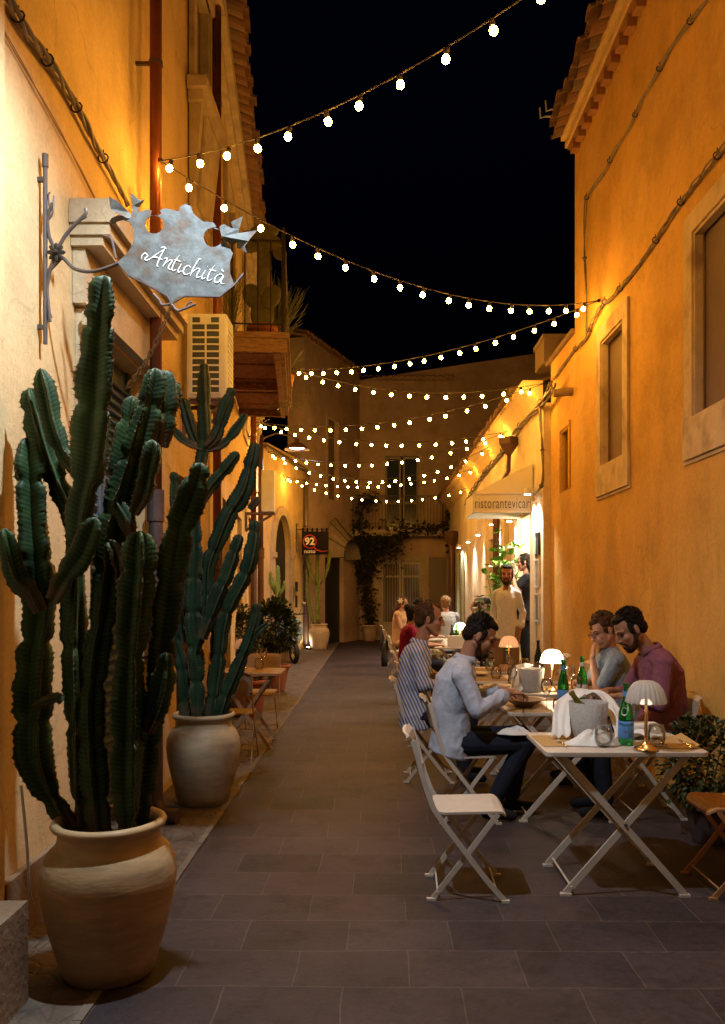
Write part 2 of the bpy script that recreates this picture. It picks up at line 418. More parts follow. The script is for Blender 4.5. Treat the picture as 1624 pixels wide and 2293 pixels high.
def cactus_mat(name, g1, g2, edge):
    m = mat(name, g1, .55, spec=.3)
    N, L, b = nodes(m)
    at = N.new('ShaderNodeAttribute'); at.attribute_name = 'rib'
    sp = N.new('ShaderNodeSeparateColor'); L.new(at.outputs['Color'], sp.inputs[0])
    # chevron veining: runs from the rib edge inwards and downwards
    ma = N.new('ShaderNodeMath'); ma.operation = 'MULTIPLY_ADD'; L.new(sp.outputs[0], ma.inputs[0]); ma.inputs[1].default_value = -5.5
    mv = N.new('ShaderNodeMath'); mv.operation = 'MULTIPLY'; L.new(sp.outputs[1], mv.inputs[0]); mv.inputs[1].default_value = 330
    L.new(mv.outputs[0], ma.inputs[2])
    si = N.new('ShaderNodeMath'); si.operation = 'SINE'; L.new(ma.outputs[0], si.inputs[0])
    tc = N.new('ShaderNodeTexCoord'); n = N.new('ShaderNodeTexNoise'); n.inputs['Scale'].default_value = 7; n.inputs['Detail'].default_value = 5; L.new(tc.outputs['Object'], n.inputs['Vector'])
    a2 = N.new('ShaderNodeMath'); a2.operation = 'MULTIPLY_ADD'; L.new(si.outputs[0], a2.inputs[0]); a2.inputs[1].default_value = .10; L.new(n.outputs['Fac'], a2.inputs[2])
    r = N.new('ShaderNodeValToRGB'); r.color_ramp.elements[0].position = .35; r.color_ramp.elements[1].position = .68
    r.color_ramp.elements[0].color = (*g1, 1); r.color_ramp.elements[1].color = (*g2, 1); L.new(a2.outputs[0], r.inputs[0])
    er = N.new('ShaderNodeMapRange'); er.inputs[1].default_value = .90; er.inputs[2].default_value = 1.; L.new(sp.outputs[0], er.inputs[0])
    mx = N.new('ShaderNodeMix'); mx.data_type = 'RGBA'; L.new(er.outputs[0], mx.inputs[0]); L.new(r.outputs[0], mx.inputs[6]); mx.inputs[7].default_value = (*edge, 1)
    # corky brown bark on the oldest part of each stem and in scattered scars
    cs = N.new('ShaderNodeMath'); cs.operation = 'MULTIPLY_ADD'; L.new(sp.outputs[1], cs.inputs[0]); cs.inputs[1].default_value = -2.2; L.new(n.outputs['Fac'], cs.inputs[2])
    cr = N.new('ShaderNodeMapRange'); cr.inputs[1].default_value = .18; cr.inputs[2].default_value = .42; L.new(cs.outputs[0], cr.inputs[0])
    n5 = N.new('ShaderNodeTexNoise'); n5.inputs['Scale'].default_value = 16; n5.inputs['Detail'].default_value = 6; L.new(tc.outputs['Object'], n5.inputs['Vector'])
    c5 = N.new('ShaderNodeMapRange'); c5.inputs[1].default_value = .62; c5.inputs[2].default_value = .70; c5.inputs[4].default_value = .6; L.new(n5.outputs['Fac'], c5.inputs[0])
    cm = N.new('ShaderNodeMath'); cm.operation = 'MAXIMUM'; L.new(cr.outputs[0], cm.inputs[0]); L.new(c5.outputs[0], cm.inputs[1])
    m6 = N.new('ShaderNodeMix'); m6.data_type = 'RGBA'; L.new(cm.outputs[0], m6.inputs[0]); L.new(mx.outputs[2], m6.inputs[6]); m6.inputs[7].default_value = (.075, .055, .03, 1)
    L.new(m6.outputs[2], b.inputs['Base Color'])
    bp = N.new('ShaderNodeBump'); bp.inputs['Strength'].default_value = .25; bp.inputs['Distance'].default_value = .006
    L.new(a2.outputs[0], bp.inputs['Height']); L.new(bp.outputs[0], b.inputs['Normal'])
    return m


M_cact = cactus_mat('euphorbia_skin', (.009, .028, .009), (.036, .080, .022), (.17, .12, .07))
M_cact2 = cactus_mat('blue_green_euphorbia_skin', (.007, .022, .011), (.021, .052, .023), (.14, .10, .06))
M_cact3 = cactus_mat('light_green_euphorbia_skin', (.10, .15, .025), (.24, .30, .05), (.28, .22, .10))


def leafmat(name, c1, c2, rough=.45):
    return mat(name, c1, rough, col2=c2, nscale=14, spec=.4)


M_leaf = leafmat('dark_glossy_leaves', (.018, .030, .008), (.06, .075, .018))
M_leaf2 = leafmat('bright_green_leaves', (.07, .20, .015), (.15, .34, .03))
M_leaf3 = leafmat('ivy_leaves', (.016, .020, .008), (.045, .05, .018))
M_twig = mat('twigs', (.10, .06, .03), .9)


def text_mesh(body, size, ext=0., offset=0., xs=1., shear=0., spacing=1.):
    cu = bpy.data.curves.new('lettering', 'FONT'); cu.body = body; cu.size = size; cu.extrude = ext; cu.offset = offset; cu.shear = shear
    cu.align_x = 'CENTER'; cu.align_y = 'CENTER'; cu.resolution_u = 3; cu.space_character = spacing
    o = bpy.data.objects.new('lettering', cu); COL.objects.link(o)
    bpy.context.view_layer.update()
    dg = bpy.context.evaluated_depsgraph_get(); e = o.evaluated_get(dg); me = e.to_mesh()
    vs = [V((v.co.x * xs, v.co.y, v.co.z)) for v in me.vertices]; fs = [tuple(p.vertices) for p in me.polygons]
    e.to_mesh_clear(); bpy.data.objects.remove(o); bpy.data.curves.remove(cu)
    return vs, fs


def plate_mesh(loops, half):
    """flat plate with holes out of 2D loops (first = outline)"""
    cu = bpy.data.curves.new('outline', 'CURVE'); cu.dimensions = '2D'; cu.fill_mode = 'BOTH'; cu.extrude = half
    for lp in loops:
        sp = cu.splines.new('POLY'); sp.points.add(len(lp) - 1); sp.use_cyclic_u = True
        for i, (x, y) in enumerate(lp): sp.points[i].co = (x, y, 0, 1)
    o = bpy.data.objects.new('outline', cu); COL.objects.link(o); bpy.context.view_layer.update()
    dg = bpy.context.evaluated_depsgraph_get(); e = o.evaluated_get(dg); me = e.to_mesh()
    vs = [v.co.copy() for v in me.vertices]; fs = [tuple(p.vertices) for p in me.polygons]
    e.to_mesh_clear(); bpy.data.objects.remove(o); bpy.data.curves.remove(cu)
    return vs, fs


class Frame:
    """wall frame: u along the wall, w out of the wall into the alley, z up"""
    def __init__(s, o, d, out):
        s.o = V((o[0], o[1], 0)); s.d = V((d[0], d[1], 0)).normalized(); n = V((-s.d.y, s.d.x, 0))
        s.n = n if n.dot(V((out[0], out[1], 0))) > 0 else -n

    def __call__(s, u, w, z): return s.o + s.d * u + s.n * w + V((0, 0, z))

    def T(s, q): return s(q.x, q.y, q.z)


def fbox(mb, F, u0, u1, w0, w1, z0, z1): return mb.box(u0, u1, w0, w1, z0, z1, F.T)


def wall_cells(mb, F, u0, u1, z0, z1, holes, th=.35, w=0.):
    holes = [(max(h[0], u0), min(h[1], u1), max(h[2], z0), min(h[3], z1)) for h in holes if h[1] > u0 and h[0] < u1 and h[3] > z0 and h[2] < z1]
    us = sorted({u0, u1} | {h[0] for h in holes} | {h[1] for h in holes}); zs = sorted({z0, z1} | {h[2] for h in holes} | {h[3] for h in holes})
    for i in range(len(us) - 1):
        for j in range(len(zs) - 1):
            uc, zc = (us[i] + us[i + 1]) / 2, (zs[j] + zs[j + 1]) / 2
            if any(h[0] < uc < h[1] and h[2] < zc < h[3] for h in holes): continue
            fbox(mb, F, us[i], us[i + 1], w - th, w, zs[j], zs[j + 1])


def arch_pts(u0, u1, zs, zt, n=14, point=0.):
    """arch curve points from left spring to right spring"""
    c = (u0 + u1) / 2; a = (u1 - u0) / 2; out = []
    for k in range(n + 1):
        t = PI * k / n
        x = -math.cos(t); y = math.sin(t)
        if point: y = y ** (1 + point * .35)
        out.append((c + a * x, zs + (zt - zs) * y))
    return out


def arch_fill(mb, F, u0, u1, zs, zt, w0, w1):
    """fills the corners between an arch and the rectangle round it"""
    P = arch_pts(u0, u1, zs, zt, 16); n = len(P) // 2
    for a, b, uc in [(P[k], P[k + 1], None) for k in range(len(P) - 1)]:
        mb.hexa([F(a[0], w0, a[1]), F(b[0], w0, b[1]), F(b[0], w1, b[1]), F(a[0], w1, a[1]),
                 F(a[0], w0, zt + .001), F(b[0], w0, zt + .001), F(b[0], w1, zt + .001), F(a[0], w1, zt + .001)])


def arch_band(mb, F, u0, u1, z0, zs, zt, bw, w0, w1, k=1.0):
    """stone surround: two jambs and an arch ring"""
    A = [(u0, z0)] + arch_pts(u0, u1, zs, zt, 16) + [(u1, z0)]
    B = [(u0 - bw, z0)] + arch_pts(u0 - bw, u1 + bw, zs, zt + bw * k, 16) + [(u1 + bw, z0)]
    for i in range(len(A) - 1):
        a, b, c, d = A[i], A[i + 1], B[i + 1], B[i]
        mb.hexa([F(p[0], w0, p[1]) for p in (a, b, c, d)] + [F(p[0], w1, p[1]) for p in (a, b, c, d)])


def remeshed(mb, name, m, parent, voxel, smooth=2, disp=None, attr=False):
    """fuses overlapping closed shapes into ONE continuous surface"""
    org = wloc(parent) if parent is not None else V((0, 0, 0))
    mb.v = [p - org for p in mb.v]
    me = mb.mesh('tmp'); o = bpy.data.objects.new('tmp', me); COL.objects.link(o)
    md = o.modifiers.new('r', 'REMESH'); md.mode = 'VOXEL'; md.voxel_size = voxel; md.use_smooth_shade = True
    s = o.modifiers.new('s', 'SMOOTH'); s.factor = .5; s.iterations = smooth
    bpy.context.view_layer.update()
    dg = bpy.context.evaluated_depsgraph_get()
    me2 = bpy.data.meshes.new_from_object(o.evaluated_get(dg))
    bpy.data.objects.remove(o); bpy.data.meshes.remove(me)
    me2.name = name; me2.materials.clear(); me2.materials.append(m)
    if disp:
        ns = [v.normal.copy() for v in me2.vertices]
        for v, nn in zip(me2.vertices, ns): v.co += nn * disp(v.co + org)
    me2.polygons.foreach_set('use_smooth', [True] * len(me2.polygons)); me2.update()
    o = bpy.data.objects.new(name, me2); COL.objects.link(o); o.parent = parent
    return o


def light(kind, name, loc, energy, col, parent=None, **kw):
    d = bpy.data.lights.new(name, kind); d.energy = energy; d.color = col
    for k, v in kw.items(): setattr(d, k, v)
    o = bpy.data.objects.new(name, d); COL.objects.link(o); o.location = V(loc) - (wloc(parent) if parent else V((0, 0, 0))); o.parent = parent
    return o


# ================================================================== SETTING
g = MB(); g.box(-60, 60, -12, 90, -.3, -.03); tag(g.build('ground', M_pebble, origin=(0, 0, 0)), kind='structure')
g = MB(); g.box(-1.05, 2.6, -6, 26.5, -.02, 0); tag(g.build('alley_paving', M_slab, origin=(0, 0, 0)), kind='structure')
g = MB()
g.add([V(p) for p in [(-1.62, -6, -.02), (-1.09, -6, -.02), (-1.09, 26.5, -.02), (-3.2, 26.5, -.02), (-3.2, 8, -.02), (-1.62, 8, -.02)]] + [V(p) for p in [(-1.62, -6, .004), (-1.09, -6, .004), (-1.09, 26.5, .004), (-3.2, 26.5, .004), (-3.2, 8, .004), (-1.62, 8, .004)]],
      [(0, 1, 2, 3, 4, 5), (11, 10, 9, 8, 7, 6)] + [(k, (k + 1) % 6, 6 + (k + 1) % 6, 6 + k) for k in range(6)])
tag(g.build('edge_paving', M_pebble, origin=(0, 0, 0)), kind='structure')
g = MB(); y = -5.0; rnd = random.Random(3)
while y < 26:
    l = rnd.uniform(.5, .8); g.box(-1.088, -1.052, y, y + l - .008, -.02, .007 + rnd.uniform(0, .003)); y += l
tag(g.build('kerb_strip', mat('kerb_stone', (.11, .085, .07), .8, col2=(.2, .16, .12), nscale=8, bump=.3), origin=(0, 0, 0)), kind='structure')

FL1 = Frame((-1.6, 0), (0, 1), (1, 0))
FL2 = Frame((-1.6, 8), (-.0905, 1), (1, 0))
FA = Frame((-2.51, 18.5), (.206, 1), (1, -.2))
FB = Frame((-1.84, 21.7), (1.36, 3.8), (1, -.4))
FE = Frame((-.48, 25.5), (1, 0), (0, -1))
FR = Frame((2.3, 0), (0, 1), (-1, 0))
FR2 = Frame((2.2, 0), (0, 1), (-1, 0))


def thing(name, loc, label, cat, group=None): return empty(name, loc, 0, label, cat, group)


def tiles(F, u0, u1, w0, z0, depth, slope, pitch=.19, r=.085, seed=1):
    rn = random.Random(seed); mb = MB(); u = u0
    while u < u1:
        j = rn.uniform(-.02, .02); wj = rn.uniform(-.03, .03)
        for inv in (0, 1):
            uu = u + j + inv * pitch / 2; n = 7; vs = []
            for (w, rr) in ((w0 + wj + inv * -.04, r * 1.05), (w0 - depth, r * .92)):
                z = z0 + (w0 - w) * slope + (-.0 if inv == 0 else -.05)
                for q in (0, .014):
                    for k in range(n):
                        a = PI * k / (n - 1); s_ = 1 if inv == 0 else -1
                        vs.append(F(uu - math.cos(a) * (rr - q), w, z + s_ * math.sin(a) * (rr - q) * .75))
            fs = []
            for k in range(n - 1):
                fs += [(k, k + 1, 2 * n + k + 1, 2 * n + k), (n + k, 3 * n + k, 3 * n + k + 1, n + k + 1), (k, n + k, n + k + 1, k + 1), (2 * n + k, 2 * n + k + 1, 3 * n + k + 1, 3 * n + k)]
            fs += [(0, 2 * n, 3 * n, n), (n - 1, 2 * n - 1, 4 * n - 1, 3 * n - 1)]
            mb.add(vs, fs)
        u += pitch
    return mb


def window_frame(F, u0, u1, z0, z1, bw, w0, w1, apron=0., drop=.0):
    mb = MB()
    fbox(mb, F, u0 - bw, u0, w0, w1, z0, z1 + bw); fbox(mb, F, u1, u1 + bw, w0, w1, z0, z1 + bw); fbox(mb, F, u0, u1, w0, w1, z1, z1 + bw)
    b = .025
    fbox(mb, F, u0, u0 + b, w0 - .05, w1 - .015, z0, z1); fbox(mb, F, u1 - b, u1, w0 - .05, w1 - .015, z0, z1); fbox(mb, F, u0 + b, u1 - b, w0 - .05, w1 - .015, z1 - b, z1)
    return mb


# ------------------------------------------------------------------ left near house
t = thing('corner_house', (-1.6, 4, 0), 'ochre plaster house at the left edge with a stone door canopy and tall blue door', 'house')
mb = MB(); wall_cells(mb, FL1, -5, 6.15, 0, 8.0, [(4.5, 5.75, .0, 3.05)], th=.5); mb.build('wall', M_ochre, t)
mb = MB(); fbox(mb, FL1, -5, 3.5, .003, .03, .0, 8.0); mb.build('pilaster', M_ochre, t)
mb = MB(); fbox(mb, FL1, -5, 3.12, .033, .29, 0, .38); fbox(mb, FL1, 3.51, 4.3, .003, .035, 0, .30); mb.build('stone_plinth', M_brownstone, t)
mb = MB(); fbox(mb, FL1, 4.40, 4.495, .003, .05, 0, 3.05); fbox(mb, FL1, 5.755, 5.85, .003, .05, 0, 3.05)
fbox(mb, FL1, 4.37, 4.52, .053, .09, 2.86, 2.95); fbox(mb, FL1, 4.36, 4.53, .053, .11, 2.953, 3.01); mb.build('door_frame', M_cream, t)
cn = MB(); fbox(cn, FL1, 4.36, 5.9, .003, .07, 3.07, 3.36)
for a, b, c in ((.17, 3.363, 3.41), (.21, 3.413, 3.47), (.245, 3.473, 3.56), (.22, 3.563, 3.60)): fbox(cn, FL1, 4.32 + (.21 - a) * .4, 6.0, .003, a, b, c)
cn.build('door_canopy', M_cream, t)
mb = MB()
for a, b in ((4.5, 5.12), (5.13, 5.75)):
    fbox(mb, FL1, a + .005, b - .005, -.16, -.12, .02, 3.04)
    for k in range(44):
        z = .15 + k * .064
        if abs(z - 1.5) < .1: continue
        mb.bar(FL1(a + .07, -.108, z), FL1(b - .07, -.108, z), .04, .012, up=(1, 0, 1.2))
    for q in (a + .02, b - .055): fbox(mb, FL1, q, q + .04, -.118, -.095, .02, 3.04)
    fbox(mb, FL1, a + .07, b - .07, -.118, -.093, 1.44, 1.56)
mb.build('shutter_door', M_blueshut, t)
mb = MB(); fbox(mb, FL1, -5, 6.15, -.4, .32, 8.0, 8.12); mb.build('roof', M_tile, t)

# pipes
def drainpipe(name_label, F, u, w, r, zt, zsplit, m1, m2, cl=(4.9, 3.3), foot=True, cat='drainpipe'):
    p = F(u, w, 0); t = thing('drainpipe', p, name_label, 'drainpipe', 'rainwater pipes down the facades')
    mb = MB(); mb.tube([p + V((0, 0, zsplit)), p + V((0, 0, zt))], r, 16); mb.build('upper_pipe', m1, t, smooth=False).data.polygons.foreach_set('use_smooth', [True] * 0 + [True] * 18)
    mb = MB(); mb.tube([p + V((0, 0, .12)), p + V((0, 0, zsplit))], r * 1.18, 16); mb.tube([p + V((0, 0, zsplit - .16)), p + V((0, 0, zsplit + .05))], r * 1.42, 16)
    if foot:
        a = F(u, w + .0, .14); mb.tube([a, F(u - .02, w + .04, .06), F(u - .05, w + .16, .05)], r * 1.25, 14)
    mb.build('cast_iron_foot', m2, t)
    mb = MB()
    for z in cl:
        mb.tube([p + V((0, 0, z - .014)), p + V((0, 0, z + .014))], r * 1.16, 16); q = F(u, -.0, z); mb.bar(p + V((0, 0, z)), q, .02, .02)
        mb.bar(p + (q - p).normalized() * -(r + .03) + V((0, 0, z)), p + V((0, 0, z)), .008, .02)
    mb.build('clamp', M_dkpipe, t)
    return t


drainpipe('copper red drainpipe with dark iron foot between the canopy and the air conditioner', FL1, 5.52, .135, .040, 8.0, 2.17, M_rust, M_dkpipe, (5.07, 3.78, 1.1))
drainpipe('dark red drainpipe behind the white air conditioner', FL1, 7.9, .09, .040, 7.4, 1.9, M_rust, M_brpipe, (6.2, 3.0), False)
drainpipe('brown drainpipe beyond the balcony beside the small scrolled bracket', FL2, 5.2, .13, .045, 4.6, 2.1, M_rust, M_brpipe, (4.0, 2.9), False)
drainpipe('slim dark drainpipe left of the arched doorway', FL2, 7.8, .12, .05, 4.5, 2.3, M_brpipe, M_brpipe, (3.4,), False)
drainpipe('grey zinc drainpipe with black foot at the corner by the hanging shop sign', FA, 3.12, .09, .055, 4.3, 2.15, mat('zinc', (.20, .17, .15), .5, .4), M_dkpipe, (3.2,), False)

# ------------------------------------------------------------------ left balcony house
t = thing('balcony_house', (-1.7, 9, 0), 'tall ochre house on the left with tiled eaves, stone window sills and a wooden balcony', 'house')
mb = MB(); wall_cells(mb, FL1, 6.153, 8.0, 0, 7.3, [(7.2, 7.8, 5.9, 7.0), (6.7, 7.6, 0, 2.5)], th=.5, w=-.012); mb.build('wall', M_ochre, t)
L2H = [(1.5, 2.5, 4.2, 6.35), (4.6, 5.5, 5.0, 6.5), (1.3, 2.4, 0, 2.6), (3.5, 4.4, 0, 2.6), (6.0, 7.0, 0, 2.8), (8.3, 9.2, 0, 2.7), (7.4, 8.2, 5.0, 6.5)]
mb = MB(); wall_cells(mb, FL2, .0, 10.54, 0, 7.3, L2H, th=.5); mb.build('wall', M_ochre, t)
for h in [(FL1, 7.2, 7.8, 5.9, 7.0, M_blueshut), (FL1, 6.7, 7.6, 0, 2.5, M_darkwood)] + [(FL2, *q, M_darkwood if q[2] == 0 else M_blueshut) for q in L2H]:
    F, a, b, c, d, m = h; mb = MB(); mid = (a + b) / 2
    for p, q in ((a, mid - .01), (mid + .01, b)):
        fbox(mb, F, p, q, -.16, -.12, c + .01, d)
        k = c + .12
        while k < d - .1:
            fbox(mb, F, p + .06, q - .06, -.117, -.105, k, k + .035); k += .075
    mb.build('shutter' if c > 0 else 'door', m, t)
for F, a, b, z in ((FL1, 7.1, 7.9, 5.8), (FL2, 4.5, 5.6, 4.9), (FL2, 7.3, 8.3, 4.9)):
    mb = MB(); fbox(mb, F, a - .1, b + .1, .003, .17, z + .03, z + .12); fbox(mb, F, a - .05, b + .05, .003, .13, z - .06, z + .027)
    # tapering apron below the sill
    mb.hexa([F(a, .003, z - 1.0), F(b, .003, z - 1.0), F(b, .03, z - 1.0), F(a, .03, z - 1.0), F(a, .003, z - .063), F(b, .003, z - .063), F(b, .11, z - .063), F(a, .11, z - .063)])
    mb.hexa([F(a + .12, .032, z - .9), F(b - .12, .032, z - .9), F(b - .12, .06, z - .9), F(a + .12, .06, z - .9), F(a + .1, .112, z - .12), F(b - .1, .112, z - .12), F(b - .1, .14, z - .12), F(a + .1, .14, z - .12)])
    mb.build('stone_sill', M_stone, t)
for F, a, b, c, d in ((FL1, 7.2, 7.8, 5.93, 7.0), (FL2, 1.5, 2.5, 4.2, 6.35), (FL2, 4.6, 5.5, 5.03, 6.5), (FL2, 7.4, 8.2, 5.03, 6.5)):
    window_frame(F, a, b, c, d, .11, .003, .05).build('window_surround', M_stone, t)
mb = MB(); fbox(mb, FL1, 6.15, 8.0, .003, .08, 7.0, 7.12); fbox(mb, FL1, 6.15, 8.0, .003, .15, 7.123, 7.3); fbox(mb, FL2, .0, 10.54, .003, .08, 7.0, 7.12); fbox(mb, FL2, 0, 10.54, .003, .15, 7.123, 7.3)
mb.build('cornice', M_stone, t)
mb = tiles(FL1, 6.1, 8.0, .33, 7.36, 1.6, .35, seed=4); m2 = tiles(FL2, .1, 10.5, .33, 7.36, 1.6, .35, seed=5); mb.add(m2.v, m2.f); mb.build('roof', M_tile, t)

# balcony (carried by the house but with its own timbers)
t2 = t
bal = MB(); FW = FL2
for k in range(9):
    u = .62 + k * .335; bal.cm = 0
    fbox(bal, FW, u, u + .30, .02, .66, 4.085 + (k % 2) * .012, 4.12)
for u in (.52, 2.05, 3.55): fbox(bal, FW, u, u + .09, .01, .62, 3.99, 4.08)
bal.build('balcony_boards', M_wood, t2)
bal = MB()
fbox(bal, FW, .5, 3.66, .665, .71, 4.02, 4.2); fbox(bal, FW, .5, 3.66, .713, .735, 4.07, 4.11); fbox(bal, FW, .5, 3.66, .713, .76, 4.14, 4.2)
fbox(bal, FW, .455, .497, .01, .735, 4.0, 4.2); fbox(bal, FW, .43, .452, .01, .76, 4.14, 4.2); fbox(bal, FW, .5, 3.66, .60, .66, 3.985, 4.018)
bal.build('balcony_moulding', mat('weathered_moulding', (.40, .26, .13), .85, col2=(.22, .12, .06), nscale=10, aniso=(1, 1, 6), bump=.5), t2)
bal = MB()
rl = [FW(.50, .04, 0), FW(.50, .70, 0), FW(3.6, .70, 0), FW(3.6, .04, 0)]
for a, b in ((rl[0], rl[1]), (rl[1], rl[2]), (rl[2], rl[3])):
    n = max(2, int((b - a).length / .13))
    for k in range(n + 1):
        p = a.lerp(b, k / n); bal.tube([p + V((0, 0, 4.2)), p + V((0, 0, 5.15))], .008, 6)
    bal.bar(a + V((0, 0, 5.16)), b + V((0, 0, 5.16)), .04, .015); bal.bar(a + V((0, 0, 4.3)), b + V((0, 0, 4.3)), .02, .012)
for p in rl[:3]: bal.tube([p + V((0, 0, 4.2)), p + V((0, 0, 5.3))], .022, 8)
bal.build('balcony_railing', M_iron, t2)

# AC units
def ac_unit(F, u0, w0, z0, wd, dp, ht, label, grid=True):
    """short grilled end faces down the alley towards the viewer"""
    t = thing('air_conditioner', F(u0, w0, z0), label, 'air conditioner', 'outdoor air conditioning units on the left facades')
    mb = MB(); fbox(mb, F, u0, u0 + dp, w0, w0 + wd, z0, z0 + ht)
    o = mb.build('casing', M_ac, t); bv = o.modifiers.new('b', 'BEVEL'); bv.width = .018; bv.segments = 3
    if grid:
        mb = MB(); fbox(mb, F, u0 - .004, u0 - .001, w0 + .04, w0 + wd - .055, z0 + .04, z0 + ht - .03); mb.build('vent', M_acblue, t)
        mb = MB(); a, b = w0 + .04, w0 + wd - .055; n = 11
        for k in range(n + 1):
            z = z0 + .04 + (ht - .07) * k / n; fbox(mb, F, u0 - .012, u0 - .005, a, b, z - .007, z + .007)
        for w in (a, (a + b) / 2, b): fbox(mb, F, u0 - .014, u0 - .0045, w - .007, w + .007, z0 + .03, z0 + ht - .02)
        fbox(mb, F, u0 - .016, u0 - .0135, (a + b) / 2 - .045, (a + b) / 2 + .045, z0 + ht - .085, z0 + ht - .035)
        mb.build('grille', M_ac, t)
        mb = MB()
        for k in range(6):
            c = F(u0 + .02 + 0 * k, w0 + wd + .004, 0)
        for k in range(12): fbox(mb, F, u0 + .05, u0 + dp - .05, w0 + wd + .002, w0 + wd + .008, z0 + .08 + k * (ht - .16) / 12, z0 + .095 + k * (ht - .16) / 12)
        mb.build('louvre', M_ac, t)
    mb = MB()
    for u in (u0 + .04, u0 + dp - .06):
        fbox(mb, F, u, u + .03, 0, w0 + wd, z0 - .035, z0 - .005); fbox(mb, F, u, u + .03, .0, .03, z0 - .3, z0 - .038)
        mb.bar(F(u + .015, .02, z0 - .28), F(u + .015, w0 + wd - .05, z0 - .04), .02, .02)
    mb.build('bracket', M_dkpipe, t)
    return t


ac_unit(FL1, 6.8, .05, 3.13, .33, .32, .70, 'white air conditioner with a two column grille above the second cactus')
ac_unit(FL2, 5.0, .26, 2.78, .21, .30, .66, 'plain cream air conditioner on a dark shelf left of the arched doorway', False)

# ------------------------------------------------------------------ arched door house
t = thing('arched_house', (-2.3, 20, 0), 'yellow house with a pale stone arch round its dark doorway', 'house')
mb = MB(); wall_cells(mb, FA, 0, 3.27, 0, 4.75, [(.71, 1.94, 0, 3.35)], th=.45); arch_fill(mb, FA, .71, 1.94, 2.4, 3.35, -.45, 0.); mb.build('wall', M_ochre, t)
mb = MB(); arch_band(mb, FA, .72, 1.93, 0, 2.4, 3.34, .24, .003, .06, .9)
for a in (.44, 1.90): fbox(mb, FA, a, a + .31, .062, .09, 2.3, 2.42)
mb.build('stone_arch', M_stone, t)
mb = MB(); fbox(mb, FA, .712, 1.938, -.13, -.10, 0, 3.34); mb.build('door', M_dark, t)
mb = MB(); fbox(mb, FA, 0, 3.3, -.4, .10, 4.752, 4.84); mb.build('cornice', M_ochre, t)
mb = MB(); p = FA(-.3, .16, 4.72); q = FA(2.95, .16, 4.62); mb.tube([p, q, FA(3.08, .14, 4.5), FA(3.12, .09, 4.3)], .055, 10); mb.build('gutter', M_dkpipe, t)
mb = MB(); fbox(mb, FA, 2.06, 2.22, .06, .075, 1.35, 1.62); mb.build('bell_panel', mat('bell_plate', (.30, .27, .23), .4, .5), t)
mb = MB(); fbox(mb, FA, 2.42, 2.58, .003, .03, 1.5, 1.75); fbox(mb, FA, 2.44, 2.54, .003, .03, 1.1, 1.4); mb.build('letter_box', M_iron, t)

# ------------------------------------------------------------------ end facades
t = thing('tower_house', (-1.1, 23.5, 0), 'tall dim grey brown house beside the hanging shop sign with a narrow shuttered window', 'house')
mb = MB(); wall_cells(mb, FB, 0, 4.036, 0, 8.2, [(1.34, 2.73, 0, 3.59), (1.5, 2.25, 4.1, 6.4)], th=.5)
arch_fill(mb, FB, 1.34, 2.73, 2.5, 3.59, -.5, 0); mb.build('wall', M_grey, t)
mb = MB(); fbox(mb, FB, 1.342, 2.728, -.16, -.13, 0, 3.58)
for k in range(9): fbox(mb, FB, 1.36 + k * .15, 1.365 + k * .15, -.128, -.12, 0, 2.5)
mb.build('door', mat('near_black_door', (.02, .022, .03), .5), t)
mb = MB(); fbox(mb, FB, 1.52, 1.87, -.13, -.1, 4.1, 6.4); fbox(mb, FB, 1.88, 2.23, -.13, -.1, 4.1, 6.4)
for k in range(30): fbox(mb, FB, 1.55, 2.2, -.098, -.09, 4.15 + k * .075, 4.19 + k * .075)
mb.build('shutter', mat('brown_shutter', (.20, .14, .09), .7), t)
window_frame(FB, 1.5, 2.25, 4.1, 6.4, .10, .003, .04).build('window_surround', M_grey, t)
mb = tiles(FB, -.1, 4.05, .14, 8.26, .9, .3, seed=9); mb.build('roof', M_tile, t)
# pointed fabric canopy over the dark doorway
can = MB(); P = arch_pts(1.34, 2.73, 2.42, 3.6, 12)
vs = []; fs = []
for i, (u, z) in enumerate(P):
    vs += [FB(u, .01, z), FB(2.04 + (u - 2.04) * .92, .55, 2.44 + (z - 2.44) * .45)]
n = len(P)
for i in range(n - 1): fs.append((2 * i, 2 * i + 1, 2 * i + 3, 2 * i + 2))
can.add(vs, fs)
o = can.build('canopy', mat('grey_canvas', (.30, .25, .20), .9, col2=(.22, .18, .14), nscale=6), t); sd = o.modifiers.new('s', 'SOLIDIFY'); sd.thickness = .012
can = MB()
for i in range(0, n, 2): can.tube([vs[2 * i] + V((0, 0, .01)), vs[2 * i + 1] + V((0, 0, .01))], .012, 6)
can.tube([vs[2 * i + 1] for i in range(n)], .014, 6)
can.build('canopy_frame', M_iron, t)

t = thing('end_house', (1, 25.5, 0), 'dim plastered house closing the alley with a railed balcony above white glazed doors', 'house')
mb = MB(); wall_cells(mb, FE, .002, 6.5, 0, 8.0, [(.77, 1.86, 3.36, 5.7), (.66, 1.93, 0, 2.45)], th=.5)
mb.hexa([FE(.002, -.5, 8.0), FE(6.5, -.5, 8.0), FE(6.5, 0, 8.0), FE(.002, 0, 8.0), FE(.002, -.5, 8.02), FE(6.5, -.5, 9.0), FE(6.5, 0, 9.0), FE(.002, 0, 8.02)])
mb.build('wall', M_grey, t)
mb = MB(); arc = window_frame(FE, .77, 1.86, 3.36, 5.7, .14, .003, .05); arc.build('window_surround', M_stone, t)
mb = MB()
for a, b in ((.79, 1.29), (1.34, 1.84)):
    fbox(mb, FE, a, a + .07, -.16, -.12, 3.36, 5.68); fbox(mb, FE, b - .07, b, -.16, -.12, 3.36, 5.68)
    for z in (3.36, 4.2, 5.6): fbox(mb, FE, a + .07, b - .07, -.16, -.12, z, z + .08)
fr = mb.build('balcony_door', mat('dull_window_paint', (.30, .27, .22), .6), t)
